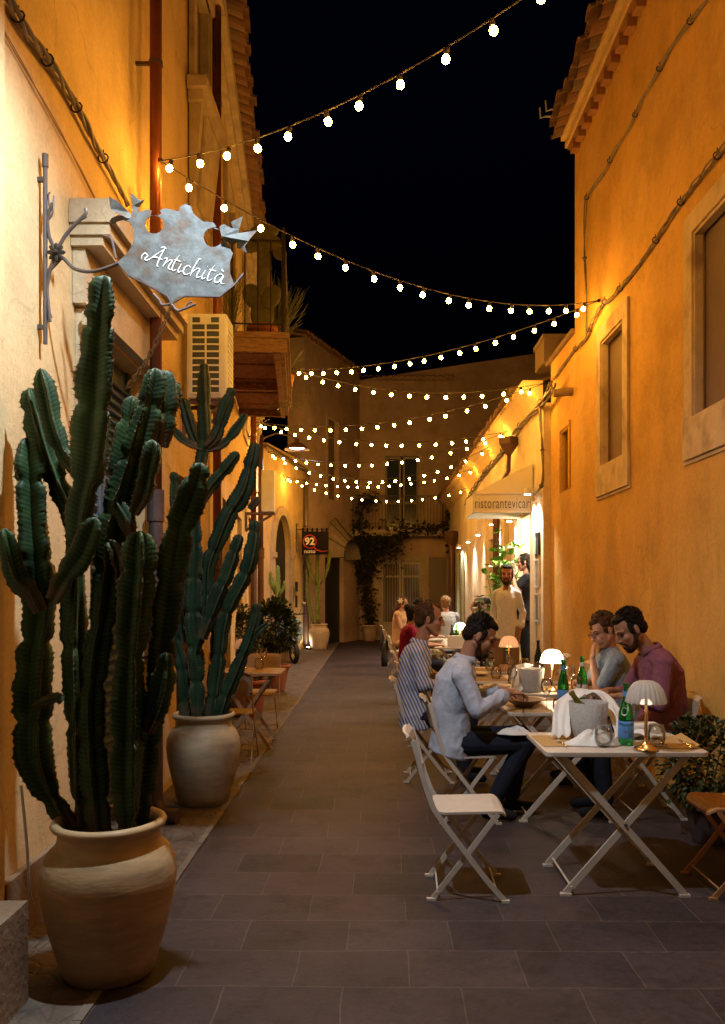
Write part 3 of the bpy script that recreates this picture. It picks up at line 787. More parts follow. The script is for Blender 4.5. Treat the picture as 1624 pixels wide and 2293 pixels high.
mb = MB(); fbox(mb, FE, .86, 1.22, -.15, -.14, 3.44, 5.6); fbox(mb, FE, 1.41, 1.77, -.15, -.14, 3.44, 5.6); mb.build('pane', mat('night_pane', (.04, .055, .06), .12, spec=.8), fr)
mb = MB(); fbox(mb, FE, -.32, 2.58, .003, .72, 3.25, 3.36); fbox(mb, FE, -.28, 2.54, .003, .64, 3.17, 3.247); mb.build('balcony_slab', M_stone, t)
mb = MB()
for k in range(30):
    u = -.28 + k * 2.82 / 29; mb.tube([FE(u, .67, 3.36), FE(u, .67, 4.36)], .009, 5)
for k in range(6): mb.tube([FE(-.28, .08 + k * .11, 3.36), FE(-.28, .08 + k * .11, 4.36)], .009, 5); mb.tube([FE(2.54, .08 + k * .11, 3.36), FE(2.54, .08 + k * .11, 4.36)], .009, 5)
mb.bar(FE(-.29, .67, 4.37), FE(2.56, .67, 4.37), .04, .02); mb.bar(FE(-.28, .02, 4.37), FE(-.28, .66, 4.37), .04, .02); mb.bar(FE(2.54, .02, 4.37), FE(2.54, .66, 4.37), .04, .02)
mb.bar(FE(-.29, .67, 3.46), FE(2.56, .67, 3.46), .02, .012)
mb.build('balcony_railing', mat('dull_railing', (.12, .09, .07), .6), t)
mb = MB(); window_frame(FE, .66, 1.93, .0, 2.45, .2, .003, .04).build('door_surround', M_stone, t)
dm = mat('white_door_paint', (.50, .46, .38), .5, col2=(.42, .38, .31), nscale=6)
for a, b in ((.68, 1.285), (1.305, 1.91)):
    mb = MB()
    for z0, z1 in ((.0, .55), (1.93, 1.99), (2.34, 2.43)): fbox(mb, FE, a + .06, b - .06, -.12, -.07, z0, z1)
    fbox(mb, FE, a, a + .06, -.12, -.07, 0, 2.43); fbox(mb, FE, b - .06, b, -.12, -.07, 0, 2.43)
    d = mb.build('glazed_door', dm, t)
    mb = MB(); fbox(mb, FE, a + .06, b - .06, -.105, -.095, .55, 2.34); mb.build('pane', mat('door_pane', (.13, .11, .08), .08, spec=.9), d)
    mb = MB()
    for k in range(6): mb.tube([FE(a + .1 + k * .081, -.06, .5), FE(a + .1 + k * .081, -.06, 2.4)], .007, 5)
    mb.build('bars', dm, d)
    mb = MB(); q = b - .05 if a < 1 else a + .01; fbox(mb, FE, q, q + .035, -.068, -.03, 1.0, 1.16); mb.build('handle', M_brass, d)
mb = tiles(FE, .0, 3.0, .12, 8.08, .5, .2, seed=12); mb.build('roof', M_tile, t)
mb = MB(); fbox(mb, FE, 2.15, 2.66, .003, .05, .35, 2.55)
for k in range(9): fbox(mb, FE, 2.17, 2.64, .052, .06, .45 + k * .23, .46 + k * .23)
mb.build('grey_shutter', mat('grey_roller', (.22, .19, .16), .6), t)

# ------------------------------------------------------------------ right near house
t = thing('blind_window_house', (2.4, 6, 0), 'tall deep ochre house on the right with walled up windows and clay tile eaves', 'house')
wins = [(7.6, 8.34, 2.8, 4.05), (5.15, 5.93, 2.8, 4.12), (9.76, 10.2, 2.75, 3.5), (2.6, 3.4, 2.8, 4.12)]
mb = MB(); wall_cells(mb, FR, -5, 9.5, 0, 6.74, wins, th=.5); wall_cells(mb, FR, 9.5, 10.8, 0, 4.5, wins, th=.5); mb.build('wall', M_rwall, t)
for i, (a, b, c, d) in enumerate(wins):
    mb = MB(); fbox(mb, FR, a, b, -.3, -.07, c, d); pn = mb.build('walled_window', M_panel, t)
    if i != 2:
        mb = window_frame(FR, a, b, c, d, .15, .003, .028); mb.build('window_surround', M_rstone, t)
        mb = MB(); fbox(mb, FR, a - .17, b + .17, .003, .03, c - .30, c - .003); fbox(mb, FR, a - .2, b + .2, .003, .012, c - .33, c - .303); mb.build('stone_sill', M_rstone, t)
    else:
        window_frame(FR, a, b, c, d, .05, .003, .02).build('window_surround', M_rwall, t)
mb = MB(); fbox(mb, FR, -5, 9.53, .003, .11, 6.64, 6.70); fbox(mb, FR, -5, 9.56, -.3, .15, 6.742, 6.79); mb.build('eaves_board', M_ochre, t)
mb = MB(); u = -1.0; pr = [(-1.0, 6.635)]
while u < 9.45: pr += [(u, 6.50), (u + .125, 6.50), (u + .125, 6.61), (u + .25, 6.61)]; u += .25
pr += [(u, 6.635)]
for k in range(len(pr) - 1): pass
n_ = len(pr); mb.add([FR(a, w, z) for w in (.003, .085) for a, z in pr] + [FR(a, w, 6.64) for w in (.003, .085) for a, z in pr],
       [(k, k + 1, n_ + k + 1, n_ + k) for k in range(n_ - 1)] + [(k, k + 1, 2 * n_ + k + 1, 2 * n_ + k) for k in range(n_ - 1)] + [(n_ + k, n_ + k + 1, 3 * n_ + k + 1, 3 * n_ + k) for k in range(n_ - 1)])
mb.build('dentil_course', mat('brick_dentils', (.40, .20, .09), .9, col2=(.3, .15, .07), nscale=20), t)
tiles(FR, -1.0, 9.5, .32, 6.84, 2.2, .32, pitch=.22, r=.10, seed=2).build('roof', M_tile, t)
mb = MB(); fbox(mb, FR, 9.503, 10.95, -.5, .04, 4.503, 4.56); mb.build('coping', M_brownstone, t)
mb = MB(); mb.tube([FR(9.62, -.3, 3.85), FR(9.62, .06, 3.86), FR(9.63, .22, 3.84)], .05, 12); mb.build('overflow_spout', M_brownstone, t)
mb = MB()
for (a, w, z) in ((9.42, .36, 6.95), (9.25, .33, 6.93)): mb.tube([FR(a, w - .5, z), FR(a, w + .0, z), FR(a, w + .05, z - .02), FR(a, w + .06, z + .1)], .01, 5)
mb.build('gutter_hooks', M_whitemet, t)

t = thing('chimney_stub', (2.4, 11.2, 4.56), 'stone chimney stub at the end of the low roof', 'chimney')
mb = MB(); fbox(mb, FR, 10.9, 11.5, -.5, .07, 4.56, 4.86); fbox(mb, FR, 10.87, 11.53, -.53, .09, 4.863, 4.92)
mb.build('stack', M_brownstone, t)

# ------------------------------------------------------------------ restaurant
t = thing('restaurant', (2.3, 16, 0), 'low restaurant building on the right with a lit doorway and a curved plaster cornice', 'restaurant')
mb = MB(); wall_cells(mb, FR2, 10.8, 25.49, 0, 4.0, [(11.46, 12.5, .0, 2.62), (15.1, 15.9, .0, 2.5), (20.6, 21.6, 0, 2.5)], th=.4); mb.build('wall', M_restw, t)
mb = MB()
prof = [(.003, 3.9), (.04, 3.96), (.08, 4.06), (.15, 4.16), (.24, 4.22), (.27, 4.23), (.27, 4.29), (.003, 4.29)]
vs = [FR2(u, w, z) for u in (10.803, 25.4) for w, z in prof]; n = len(prof)
mb.add(vs, [tuple(range(n)), tuple(range(2 * n - 1, n - 1, -1))] + [(k, (k + 1) % n, n + (k + 1) % n, n + k) for k in range(n)]); mb.build('cornice', M_ochre, t)
tiles(FR2, 11.6, 25.3, .30, 4.33, 1.0, .3, seed=6).build('roof', M_tile, t)
for q in ((12.503, 12.75, .05, 2.75), (11.22, 11.457, .05, 2.75), (13.6, 14.0, .07, 3.6), (16.0, 16.3, .06, 3.4)):
    mb = MB(); fbox(mb, FR2, q[0], q[1], .003, q[2], 0, q[3]); mb.build('pilaster', M_restw, t)
mb = MB(); fbox(mb, FR2, 11.2, 13.2, -2.4, -2.3, 0, 2.9); fbox(mb, FR2, 13.2, 13.3, -2.3, -.4, 0, 2.9); fbox(mb, FR2, 11.2, 13.2, -2.3, .0, -.0, .28); fbox(mb, FR2, 11.1, 11.2, -2.3, -.4, 0, 2.9); fbox(mb, FR2, 11.2, 13.2, -2.3, -.4, 2.9, 3.0)
mb.build('entrance_room', M_cream, t)
mb = MB(); fbox(mb, FR2, 11.35, 12.6, .0, .35, .0, .14); mb.build('step', M_stone, t)
mb = MB(); fbox(mb, FR2, 15.12, 15.88, -.2, -.15, 0, 2.48); mb.build('door', mat('recessed_dark_door', (.10, .06, .03), .7), t)
mb = MB(); fbox(mb, FR2, 20.62, 21.58, -.2, -.15, 0, 2.48); mb.build('door', M_darkwood, t)
for u in (20.45, 21.62):
    mb = MB(); mb.box(-.0, .05, 0, .5, .05, 2.5); 
    for k in range(28): mb.box(-.012, -.002, .05, .45, .15 + k * .083, .19 + k * .083)
    o = mb.build('open_shutter', mat('pale_green_paint', (.40, .42, .30), .5), t, local=True); o.location = FR2(u - .25, .07, 0) - wloc(t); o.rotation_euler = (0, 0, 0)
# ================================================================== STRING LIGHTS AND CABLES
_bm = None


def string_lights(P0, P1, sag, n, label, start=.3, end=.3, strand=M_cord):
    """cable hanging between two wall hooks, n bulbs each with its socket"""
    global _bm
    P0 = V(P0); P1 = V(P1); t = thing('string_lights', P0, label, 'string lights', 'festoon lights strung across the alley')
    L = (P1 - P0).length
    def pt(s): return P0.lerp(P1, s) - V((0, 0, sag * 4 * s * (1 - s)))
    mb = MB(); mb.tube([pt(k / 40) for k in range(41)], .0045, 5); mb.build('cable', strand, t)
    for q in (P0, P1):
        mb = MB(); mb.ell(q, .018, n=8, m=6); mb.build('hook', M_iron, t)
    if _bm is None:
        b = MB(); b.lathe([(.0, -.048), (.011, -.0470), (.018, -.040), (.0212, -.030), (.0190, -.018), (.0125, -.008), (.0105, -.003), (.010, 0)], 14)
        s = MB(); s.lathe([(.0, .034), (.011, .034), (.0145, .026), (.0145, -.008), (.012, -.012), (0, -.012)], 10)
        _bm = (b.mesh('bulb', True), s.mesh('socket'))
        _bm[0].materials.append(M_bulb); _bm[1].materials.append(M_cord)
    rn = random.Random(n * 7 + int(L * 10))
    for k in range(n):
        s = (start + (L - start - end) * (k + rn.uniform(-.09, .09)) / (n - 1)) / L
        p = pt(s)
        so = bpy.data.objects.new('bulb', _bm[0]); COL.objects.link(so); so.parent = t; so.location = p - P0 - V((0, 0, .034)); so.rotation_euler = (rn.uniform(-.25, .25), rn.uniform(-.25, .25), 0)
        sk = bpy.data.objects.new('socket', _bm[1]); COL.objects.link(sk); sk.parent = so
    return t


A0 = V((-1.43, 5.5, 4.41))
Q = V((.63, 4.0, 4.40))
AR = V((2.28, 8.42, 4.50))
string_lights(A0, (2.28, 2.9, 5.13), .42, 17, 'nearest string of lights rising from the copper pipe to the top of the photo', .12, .3)
string_lights(A0, AR, .36, 17, 'long string of lights from the copper pipe down to the right hand wall', .22, .24)
string_lights(AR, G(656, 826, 11.6), .20, 18, 'string of lights from the right wall hook to the balcony corner', .25, .12)
string_lights(G(656, 826, 11.6), (2.17, 10.45, 4.17), .22, 13, 'almost level string of lights from the balcony corner to the stone cornice', .2, .3)
string_lights((2.17, 10.45, 4.17), G(575, 945, 14.), .26, 17, 'string of lights from the cornice corner down to the scrolled bracket', .25, .1)
string_lights(G(575, 945, 14.), G(1150, 963, 13.1), .26, 16, 'shallow string of lights above the street lamp', .15, .2)
string_lights(G(1150, 963, 13.1), G(601, 1012, 17.5), .36, 17, 'string of lights passing just below the street lamp shade', .2, .15)
string_lights(G(601, 1012, 17.5), G(1112, 992, 14.9), .62, 17, 'deeply sagging string of lights across the far balcony window', .15, .3)
string_lights(G(1076, 1046, 17.2), G(634, 1066, 20.), .28, 18, 'string of lights ending above the stone arch', .2, .15)
string_lights(G(634, 1066, 20.), G(1050, 1092, 19.5), .40, 15, 'lowest string of lights in front of the end balcony', .2, .2)

# scrolled bracket beside the brown pipe
b = G(562, 950, 14.); t = thing('scroll_bracket', b, 'small black scrolled iron bracket holding two light strings', 'bracket')
mb = MB(); mb.tube([b + V((.0, 0, .15)), b + V((0, 0, -.35))], .012, 6)
mb.tube([b + V((.02 + .3 * s - .0, 0, -.25 + .33 * math.sin(s * 1.57))) for s in [k / 8 for k in range(9)]], .009, 6)
mb.tube([b + V((.12 + .06 * math.cos(a), 0, .03 + .06 * math.sin(a))) for a in [k * .6 for k in range(10)]], .008, 6); mb.build('scroll', M_iron, t)


def onwall(pts, X): return [V((X, X * FP / (px - CX), EH + (CY - py) * X / (px - CX))) for px, py in pts]


def smoothpath(P, n=6):
    out = []
    for i in range(len(P) - 1):
        a = P[max(i - 1, 0)]; b = P[i]; c = P[i + 1]; d = P[min(i + 2, len(P) - 1)]
        for k in range(n):
            t_ = k / n; out.append(.5 * ((2 * b) + (c - a) * t_ + (2 * a - 5 * b + 4 * c - d) * t_ ** 2 + (3 * b - a - 3 * c + d) * t_ ** 3))
    return out + [P[-1]]


def twisted(P, r, n, rad, label, m=M_cable, turns=7., ties=4, off=None):
    t = thing('cable_bundle', P[0], label, 'cable', 'electric cables clipped to the walls'); S = smoothpath(P)
    up = V((1, 0, 0)); tot = 0; L = [0]
    for i in range(1, len(S)): tot += (S[i] - S[i - 1]).length; L.append(tot)
    mb = MB()
    for k in range(n):
        pts = []
        for i, p in enumerate(S):
            tg = (S[min(i + 1, len(S) - 1)] - S[max(i - 1, 0)]).normalized(); a = up.cross(tg)
            if a.length < .01: a = V((0, 1, 0))
            a.normalize(); b2 = tg.cross(a); ph = 2 * PI * k / n + L[i] * turns; w = r * (1 + .5 * math.sin(L[i] * 2.3 + k))
            pts.append(p + a * (math.cos(ph) * w) + b2 * (math.sin(ph) * w))
        mb.tube(pts, rad, 6)
    mb.build('strands', m, t)
    for k in range(1, ties + 1):
        mb = MB()
        i = int(len(S) * k / (ties + 1)); tg = (S[min(i + 1, len(S) - 1)] - S[i - 1]).normalized(); c = S[i]
        a = up.cross(tg).normalized(); b2 = tg.cross(a); mb.tube([c + (a * math.cos(q) + b2 * math.sin(q)) * (r + rad + .008) for q in [j * .7 for j in range(10)]], .005, 5)
        mb.bar(c, c + a * .05, .006, .006); mb.build('tie', M_cord, t)
    return t


twisted(onwall([(6, -28), (21, 0), (62, 74), (100, 125), (137, 178), (178, 252), (215, 323), (248, 385), (287, 458)], -1.565), .012, 3, .009, 'thick twisted grey cable sloping along the near left wall to the shop sign', turns=14)
twisted(onwall([(0, 55), (60, 160), (120, 268), (170, 360), (215, 450)], -1.585), .003, 2, .003, 'thin ochre line drawing the lamp shadow edge below the twisted cable on the left wall', mat('shadow_edge_line', (.34, .20, .08), .8), ties=0)  # added thin strand drawing the edge of the lamp shade's shadow on the wall
twisted(onwall([(1600, -28), (1582, 0), (1539, 56), (1505, 102), (1464, 177), (1436, 224), (1408, 289), (1377, 335), (1353, 385), (1318, 435), (1312, 460), (1309, 559), (1314, 672), (1313, 750)], 2.27), .008, 2, .007, 'grey cable pair dropping down the right house corner', turns=5, ties=6)
twisted(onwall([(1640, 300), (1624, 326), (1564, 401), (1508, 475), (1477, 525), (1418, 609), (1365, 672), (1351, 678), (1323, 729), (1312, 757), (1276, 796), (1240, 850)], 2.27), .012, 3, .006, 'knotted cable bundle above the walled up windows', turns=9, ties=7)
twisted(onwall([(1237, 859), (1213, 902), (1166, 953), (1127, 1008), (1087, 1056), (1056, 1103), (1043, 1130)], 2.15), .03, 4, .013, 'heavy loose cable bundle under the restaurant cornice', turns=2.6, ties=5)
twisted(onwall([(1209, 900), (1212, 960), (1216, 1030), (1215, 1079), (1206, 1098), (1196, 1109)], 2.15), .006, 2, .013, 'thick cable dropping from the bundle to the awning lamp', ties=2)
twisted(onwall([(47, 1760), (60, 1900), (66, 1990), (72, 2015)], -1.40), .001, 1, .006, 'white cord hanging down the plinth behind the big jar', M_whitemet, ties=0)
# ================================================================== CACTI IN JARS
def jar(t, c, k, prof, m, nm='jar', kz=1.):
    mb = MB(); P = [(r * k, z * k * kz) for r, z in prof]; mb.lathe(P, 56, c, close=False)
    for i, v in enumerate(mb.v): v += (V((v.x - c[0], v.y - c[1], 0)) * (.022 * noise.noise(V((v.x * 5, v.y * 5, v.z * 3))) + .004 * math.sin(v.z * 210)))
    o = mb.build(nm, m, t, smooth=True); return o


# jar profile in metres (height .63)
JAR = [(0, 0), (.165, 0), (.178, .012), (.20, .08), (.232, .20), (.258, .32), (.268, .41), (.262, .47), (.238, .525), (.212, .552), (.203, .565), (.199, .60), (.203, .618), (.222, .628), (.228, .642), (.222, .656), (.205, .660), (.192, .652), (.186, .62), (.19, .56), (0, .55)]


def cactus_arm(path, widths, ribs, seed, parent, m, name='stem', rough=1.):
    """euphorbia column: star shaped section, scalloped thorny ridges, pinched between growths"""
    rn = random.Random(seed); P = smoothpath([V(p) for p in path], 8); nW = len(widths)
    L = [0]
    for i in range(1, len(P)): L.append(L[-1] + (P[i] - P[i - 1]).length)
    tot = L[-1]; step = .011; n = max(8, int(tot / step)); sub = 6; N = ribs * sub
    ph0 = rn.uniform(0, 1); vs = []; at = []; fs = []; up = V((0, 1, 0)); j = 0; tw = rn.uniform(-.6, .6); seg = rn.uniform(.22, .34); so = rn.uniform(0, seg)
    for i in range(n + 1):
        s = tot * i / n
        while j < len(L) - 2 and L[j + 1] < s: j += 1
        f = (s - L[j]) / max(L[j + 1] - L[j], 1e-6); p = P[j].lerp(P[j + 1], f)
        tg = (P[min(j + 2, len(P) - 1)] - P[max(j - 1, 0)]).normalized()
        a = (up - tg * up.dot(tg)).normalized(); b = tg.cross(a)
        q = s / tot * (nW - 1); k = min(int(q), nW - 2); q -= k; q = q * q * (3 - 2 * q); w = widths[k] * (1 - q) + widths[k + 1] * q
        e = (tot - s) / (w * 1.1)
        if e < 1: w *= math.sqrt(max(1 - (1 - e) ** 2, 0)) * .97 + .03
        if s > .03: w *= 1 - .26 * rough * math.exp(-((((s + so) % seg) - seg / 2) / .022) ** 2)
        for c in range(N):
            th = 2 * PI * c / N; x = (c % sub) / sub; x = min(x, 1 - x) * 2     # 0 at the rib, 1 in the valley
            rid = (1 - x) ** 1.5
            r = w * (.24 + .76 * rid)
            if c % sub == 0: r *= 1 + .05 * math.sin(s * 210 + c) + rn.uniform(-.04, .04) + .16 * noise.noise(V((s * 14, c, seed)))
            ang = th + ph0 + tw * s
            vs.append(p + (a * math.cos(ang) + b * math.sin(ang)) * r); at.append((1 if c % sub == 0 else (.62 if x < .4 else .25 if x < .8 else 0), s, 0))
        if i:
            o = (i - 1) * N
            for c in range(N): c2 = (c + 1) % N; fs.append((o + c, o + c2, o + N + c2, o + N + c))
    fs.append(tuple(n * N + c for c in range(N)))
    mb = MB(); mb.add(vs, fs, at)
    # short thorns along the ridges
    base = len(mb.v)
    for i in range(2, n, 2):
        for c in range(0, N, sub):
            v = vs[i * N + c]; ctr = sum((vs[i * N + q] for q in range(0, N, sub)), V((0, 0, 0))) / ribs; d = (v - ctr)
            if d.length < .008: continue
            d.normalize(); tip = v + d * .009 + V((0, 0, rn.uniform(-.003, .003))); o = len(mb.v); e = .0026
            mb.add([v - d * .002 + V((e, 0, 0)), v - d * .002 + V((-e, e, 0)), v - d * .002 + V((0, -e, e)), tip], [(0, 1, 3), (1, 2, 3), (2, 0, 3)], [(1, L[-1], 0)] * 4)
    o = mb.build(name, m, parent, attr=True)
    o.data.polygons.foreach_set('use_smooth', [len(p.vertices) == 4 for p in o.data.polygons])
    return o


def cactus(name_label, base, Y, arms, m, jm, k, group='tall cacti in glazed jars', ribs=4, root=None, nm='potted_cactus', kz=1.):
    t = thing(nm, base, name_label, 'potted cactus', group); c = V(base)
    jar(t, c, k, JAR, jm, kz=kz); kk = k * kz
    mb = MB(); mb.lathe([(0, .60 * kk), (.188 * k, .598 * kk), (.188 * k, .57 * kk), (0, .56 * kk)], 30, c); mb.build('soil', M_soil, t)
    for i, (pts, dy, ws) in enumerate(arms):
        P = []
        n = len(pts)
        for q, (px, py) in enumerate(pts):
            f = q / (n - 1); d = dy[0] + (dy[1] - dy[0]) * f; P.append(G(px, py, Y + d))
        if root is not None and P[0].z < .75 * k:
            P[0].z = .56 * kk; r = V((P[0].x - c.x, P[0].y - c.y, 0))
            if r.length > .14 * k: r = r.normalized() * .14 * k
            P[0].x = c.x + r.x; P[0].y = c.y + r.y
        sc_ = Y / FP
        cactus_arm(P, [w * sc_ / 2 * (1.2 if Y < 4 else .98) for w in ws], ribs if i % 4 else 3, i * 13 + int(Y * 7), t, m)
    return t


armsA = [
    ([(190, 1830), (180, 1700), (172, 1560), (166, 1440), (166, 1310), (176, 1200), (190, 1110), (206, 1050), (216, 950), (222, 870), (229, 720), (233, 616)], (0, -.12), [50, 68, 64, 60, 56, 42, 60, 84, 86, 68, 48]),
    ([(150, 1826), (105, 1770), (76, 1690), (74, 1580), (78, 1470), (88, 1370), (84, 1280), (75, 1190), (67, 1080), (62, 980)], (-.02, .06), [30, 42, 70, 76, 72, 66, 84, 70, 76, 56]),
    ([(225, 1830), (212, 1740), (205, 1600), (215, 1480), (232, 1380), (248, 1260), (262, 1170), (290, 1075), (315, 980), (335, 910), (350, 824)], (-.08, -.02), [40, 52, 54, 50, 50, 58, 72, 78, 66, 56, 44]),
    ([(285, 1826), (282, 1760), (284, 1660), (288, 1540), (296, 1420), (306, 1320), (312, 1250), (314, 1188)], (-.10, -.12), [38, 58, 66, 68, 56, 66, 70, 58]),
    ([(305, 1822), (322, 1720), (336, 1620), (356, 1500), (366, 1400), (382, 1280), (402, 1180), (428, 1110), (452, 1036)], (.04, -.05), [38, 56, 54, 52, 58, 62, 66, 64, 52]),
    ([(196, 1200), (170, 1190), (150, 1130), (128, 1080), (104, 1020), (84, 950), (66, 868)], (.10, .14), [28, 34, 44, 46, 50, 54, 42]),
    ([(195, 1090), (170, 1050), (140, 1010), (118, 950), (104, 880), (90, 824)], (.04, .06), [24, 32, 38, 38, 40, 34]),
    ([(90, 1370), (70, 1330), (40, 1300), (24, 1250), (8, 1182)], (-.06, -.10), [26, 40, 40, 38, 30]),
    ([(120, 1345), (150, 1290), (184, 1245), (202, 1200), (216, 1158)], (-.12, -.15), [30, 46, 54, 50, 40]),
    ([(250, 1200), (262, 1080), (280, 980), (292, 930), (297, 886)], (.10, .12), [30, 42, 44, 42, 34]),
    ([(300, 1150), (320, 1110), (332, 1060), (340, 1020), (341, 984)], (-.10, -.12), [26, 40, 46, 46, 38]),
    ([(340, 1000), (362, 940), (380, 890), (390, 850)], (.08, .10), [30, 44, 44, 32]),
    ([(360, 1000), (372, 920), (372, 860), (366, 828)], (.02, .04), [30, 44, 44, 34]),
    ([(200, 1060), (182, 1000), (180, 950), (190, 898)], (.10, .12), [22, 34, 38, 26]),
    ([(330, 1640), (352, 1580), (366, 1520), (372, 1460)], (-.05, -.08), [26, 46, 46, 32]),
    ([(300, 1220), (285, 1170), (275, 1150), (258, 1120)], (-.1, -.1), [22, 30, 32, 24]),
    ([(74, 1580), (100, 1570), (124, 1562), (140, 1572)], (-.06, -.12), [12, 20, 22, 20]),
    ([(270, 1300), (262, 1240), (240, 1210)], (-.1, -.12), [24, 34, 30]),
]
pA = V((-1.083, 3.365, 0))
CA = cactus('giant dark green cactus in the ochre glazed jar, nearest on the left', pA, 3.42, armsA, M_cact, M_pot_a, 1.0, root=1, kz=.95)
armsB = [
    ([(440, 1585), (437, 1440), (432, 1360), (438, 1240), (440, 1120), (450, 1050), (460, 990), (458, 900), (457, 812)], (0, 0), [38, 42, 46, 46, 46, 26, 36, 38, 32]),
    ([(462, 1000), (484, 975), (504, 915), (521, 868)], (-.06, -.1), [20, 30, 32, 26]),
    ([(462, 1006), (494, 998), (525, 966), (552, 926)], (-.04, -.02), [18, 24, 28, 22]),
    ([(455, 1004), (438, 985), (424, 945), (409, 890)], (.05, .08), [18, 28, 32, 28]),
    ([(455, 1006), (436, 1000), (405, 984), (384, 954)], (0, .02), [16, 22, 24, 20]),
    ([(448, 1130), (472, 1088), (506, 1048), (534, 1012)], (-.08, -.1), [22, 28, 30, 24]),
    ([(455, 1420), (462, 1340), (466, 1270), (488, 1210), (514, 1150), (546, 1100), (563, 1036), (573, 990)], (.06, .04), [26, 34, 34, 38, 42, 44, 38, 26]),
    ([(470, 1588), (490, 1486), (500, 1400), (518, 1346), (550, 1284), (567, 1222), (571, 1164)], (-.06, -.08), [30, 36, 32, 34, 38, 38, 28]),
    ([(560, 1140), (570, 1128), (580, 1112)], (-.06, -.1), [14, 22, 18]),
    ([(452, 1430), (482, 1346), (508, 1286), (526, 1230), (538, 1196)], (-.12, -.14), [26, 36, 36, 34, 26]),
    ([(486, 1585), (505, 1560), (530, 1500), (560, 1430), (574, 1380), (573, 1350)], (-.1, -.12), [26, 36, 34, 30, 28, 22]),
    ([(556, 1440), (580, 1412), (602, 1394)], (-.1, -.1), [14, 20, 14]),
    ([(418, 1588), (408, 1500), (392, 1440), (384, 1350), (394, 1240), (392, 1150), (388, 1056)], (.04, .08), [30, 36, 32, 34, 32, 32, 26]),
    ([(414, 1440), (404, 1360), (412, 1280), (420, 1190), (430, 1130)], (.08, .12), [24, 34, 36, 34, 22]),
    ([(470, 1585), (486, 1440), (470, 1370), (490, 1300)], (.1, .12), [30, 34, 32, 22]),
]
pB = V((-1.25, 6.02, 0))
CB = cactus('blue green branching cactus in the pale stoneware jar, second along the left wall', pB, 6.02, armsB, M_cact2, M_pot_b, 1.0, root=1)
mb = MB(); mb.tube([pB + V((.216 * math.cos(a), .216 * math.sin(a), .535 + .01 * math.sin(a * 2))) for a in [k * PI / 16 for k in range(33)]], .004, 5); mb.build('string_tie', M_whitemet, CB)
armsC = [
    ([(712, 1400), (713, 1330), (713, 1260), (712, 1200)], (0, 0), [14, 13, 13, 12]),
    ([(702, 1400), (690, 1340), (688, 1300), (686, 1275)], (0, 0), [7, 9, 9, 7]),
    ([(710, 1310), (700, 1295), (690, 1260), (688, 1232)], (-.05, -.1), [5, 8, 8, 6]),
    ([(716, 1310), (728, 1290), (736, 1262), (738, 1228)], (0, 0), [6, 9, 10, 8]),
    ([(708, 1308), (698, 1290), (696, 1260)], (.05, .1), [5, 7, 6]),
]
cactus('lime green candelabra cactus in a cream jar under the hanging shop sign', V((-1.44, 21.3, 0)), 21.3, armsC, M_cact3, M_pot_c, 1.02)
armsD = [
    ([(620, 1400), (620, 1360), (621, 1310), (622, 1266)], (0, 0), [14, 18, 16, 10]),
    ([(618, 1330), (608, 1305), (606, 1280)], (0, 0), [8, 12, 8]),
    ([(624, 1335), (636, 1315), (638, 1300)], (0, 0), [8, 10, 8]),
]
cactus('small green cactus rising behind the round shrub by the arched doorway', V((-1.99, 17.9, 0)), 17.9, armsD, M_cact3, M_pot_c, .9)


# ================================================================== LEAFY PLANTS
def leaves(mb, pts, size, rn, long=1.7, curl=.25, out=None):
    for p, d in pts:
        d = (d + V((rn.uniform(-.6, .6), rn.uniform(-.6, .6), rn.uniform(-.35, .6)))).normalized()
        s_ = d.cross(V((0, 0, 1))); s_ = s_.normalized() if s_.length > .05 else V((1, 0, 0)); nrm = s_.cross(d)
        s_ = (s_ + nrm * rn.uniform(-.8, .8)).normalized(); nrm = s_.cross(d)
        l = size * rn.uniform(.7, 1.3); w = l / long / 2
        mb.add([p, p + d * l * .35 + s_ * w + nrm * l * .04, p + d * l * .75 + s_ * w * .8 - nrm * l * curl * .15, p + d * l - nrm * l * curl, p + d * l * .75 - s_ * w * .8 - nrm * l * curl * .15, p + d * l * .35 - s_ * w + nrm * l * .04, p + d * l * .5 - nrm * l * .05],
               [(0, 1, 6), (1, 2, 6), (2, 3, 6), (3, 4, 6), (4, 5, 6), (5, 0, 6)])


def bush(label, base, c, rad, n, size, m, seed, pot=None, cat='shrub', stems=14, nm='potted_shrub', group=None):
    t = thing(nm, base, label, cat, group); rn = random.Random(seed); c = V(c); base = V(base)
    if pot:
        pm, pk, prof = pot; mb = MB(); mb.lathe([(r * pk, z * pk) for r, z in prof], 36, base, close=False); mb.build('pot', pm, t, smooth=True)
        mb = MB(); zt = max(z for r, z in prof) * pk * .9; rt = prof[-3][0] * pk * .9; mb.lathe([(0, zt), (rt, zt), (rt, zt - .03), (0, zt - .03)], 20, base); mb.build('soil', M_soil, t)
    mb = MB(); P = []
    clump = [(V((rn.gauss(0, 1), rn.gauss(0, 1), rn.gauss(0, 1))).normalized(), rn.uniform(.8, 1.12)) for _ in range(26)]
    for _ in range(n):
        d = V((rn.gauss(0, 1), rn.gauss(0, 1), rn.gauss(0, 1))).normalized(); r = rn.uniform(.45, 1) ** .6
        k = max(clump, key=lambda q: q[0].dot(d)); r *= k[1] * (.86 + .18 * k[0].dot(d))
        P.append((c + V((d.x * rad[0], d.y * rad[1], d.z * rad[2])) * r, d))
    leaves(mb, P, size, rn); mb.build('foliage', m, t)
    mb = MB()
    for _ in range(stems):
        e = rn.choice(P)[0]; b = V((base.x + rn.uniform(-.04, .04), base.y + rn.uniform(-.04, .04), max(base.z, c.z - rad[2] - .15))); mb.tube([b, b.lerp(e, .5) + V((rn.uniform(-.04, .04), rn.uniform(-.04, .04), .03)), e], [.009, .006, .003], 5)
    mb.build('branches', M_twig, t)
    return t


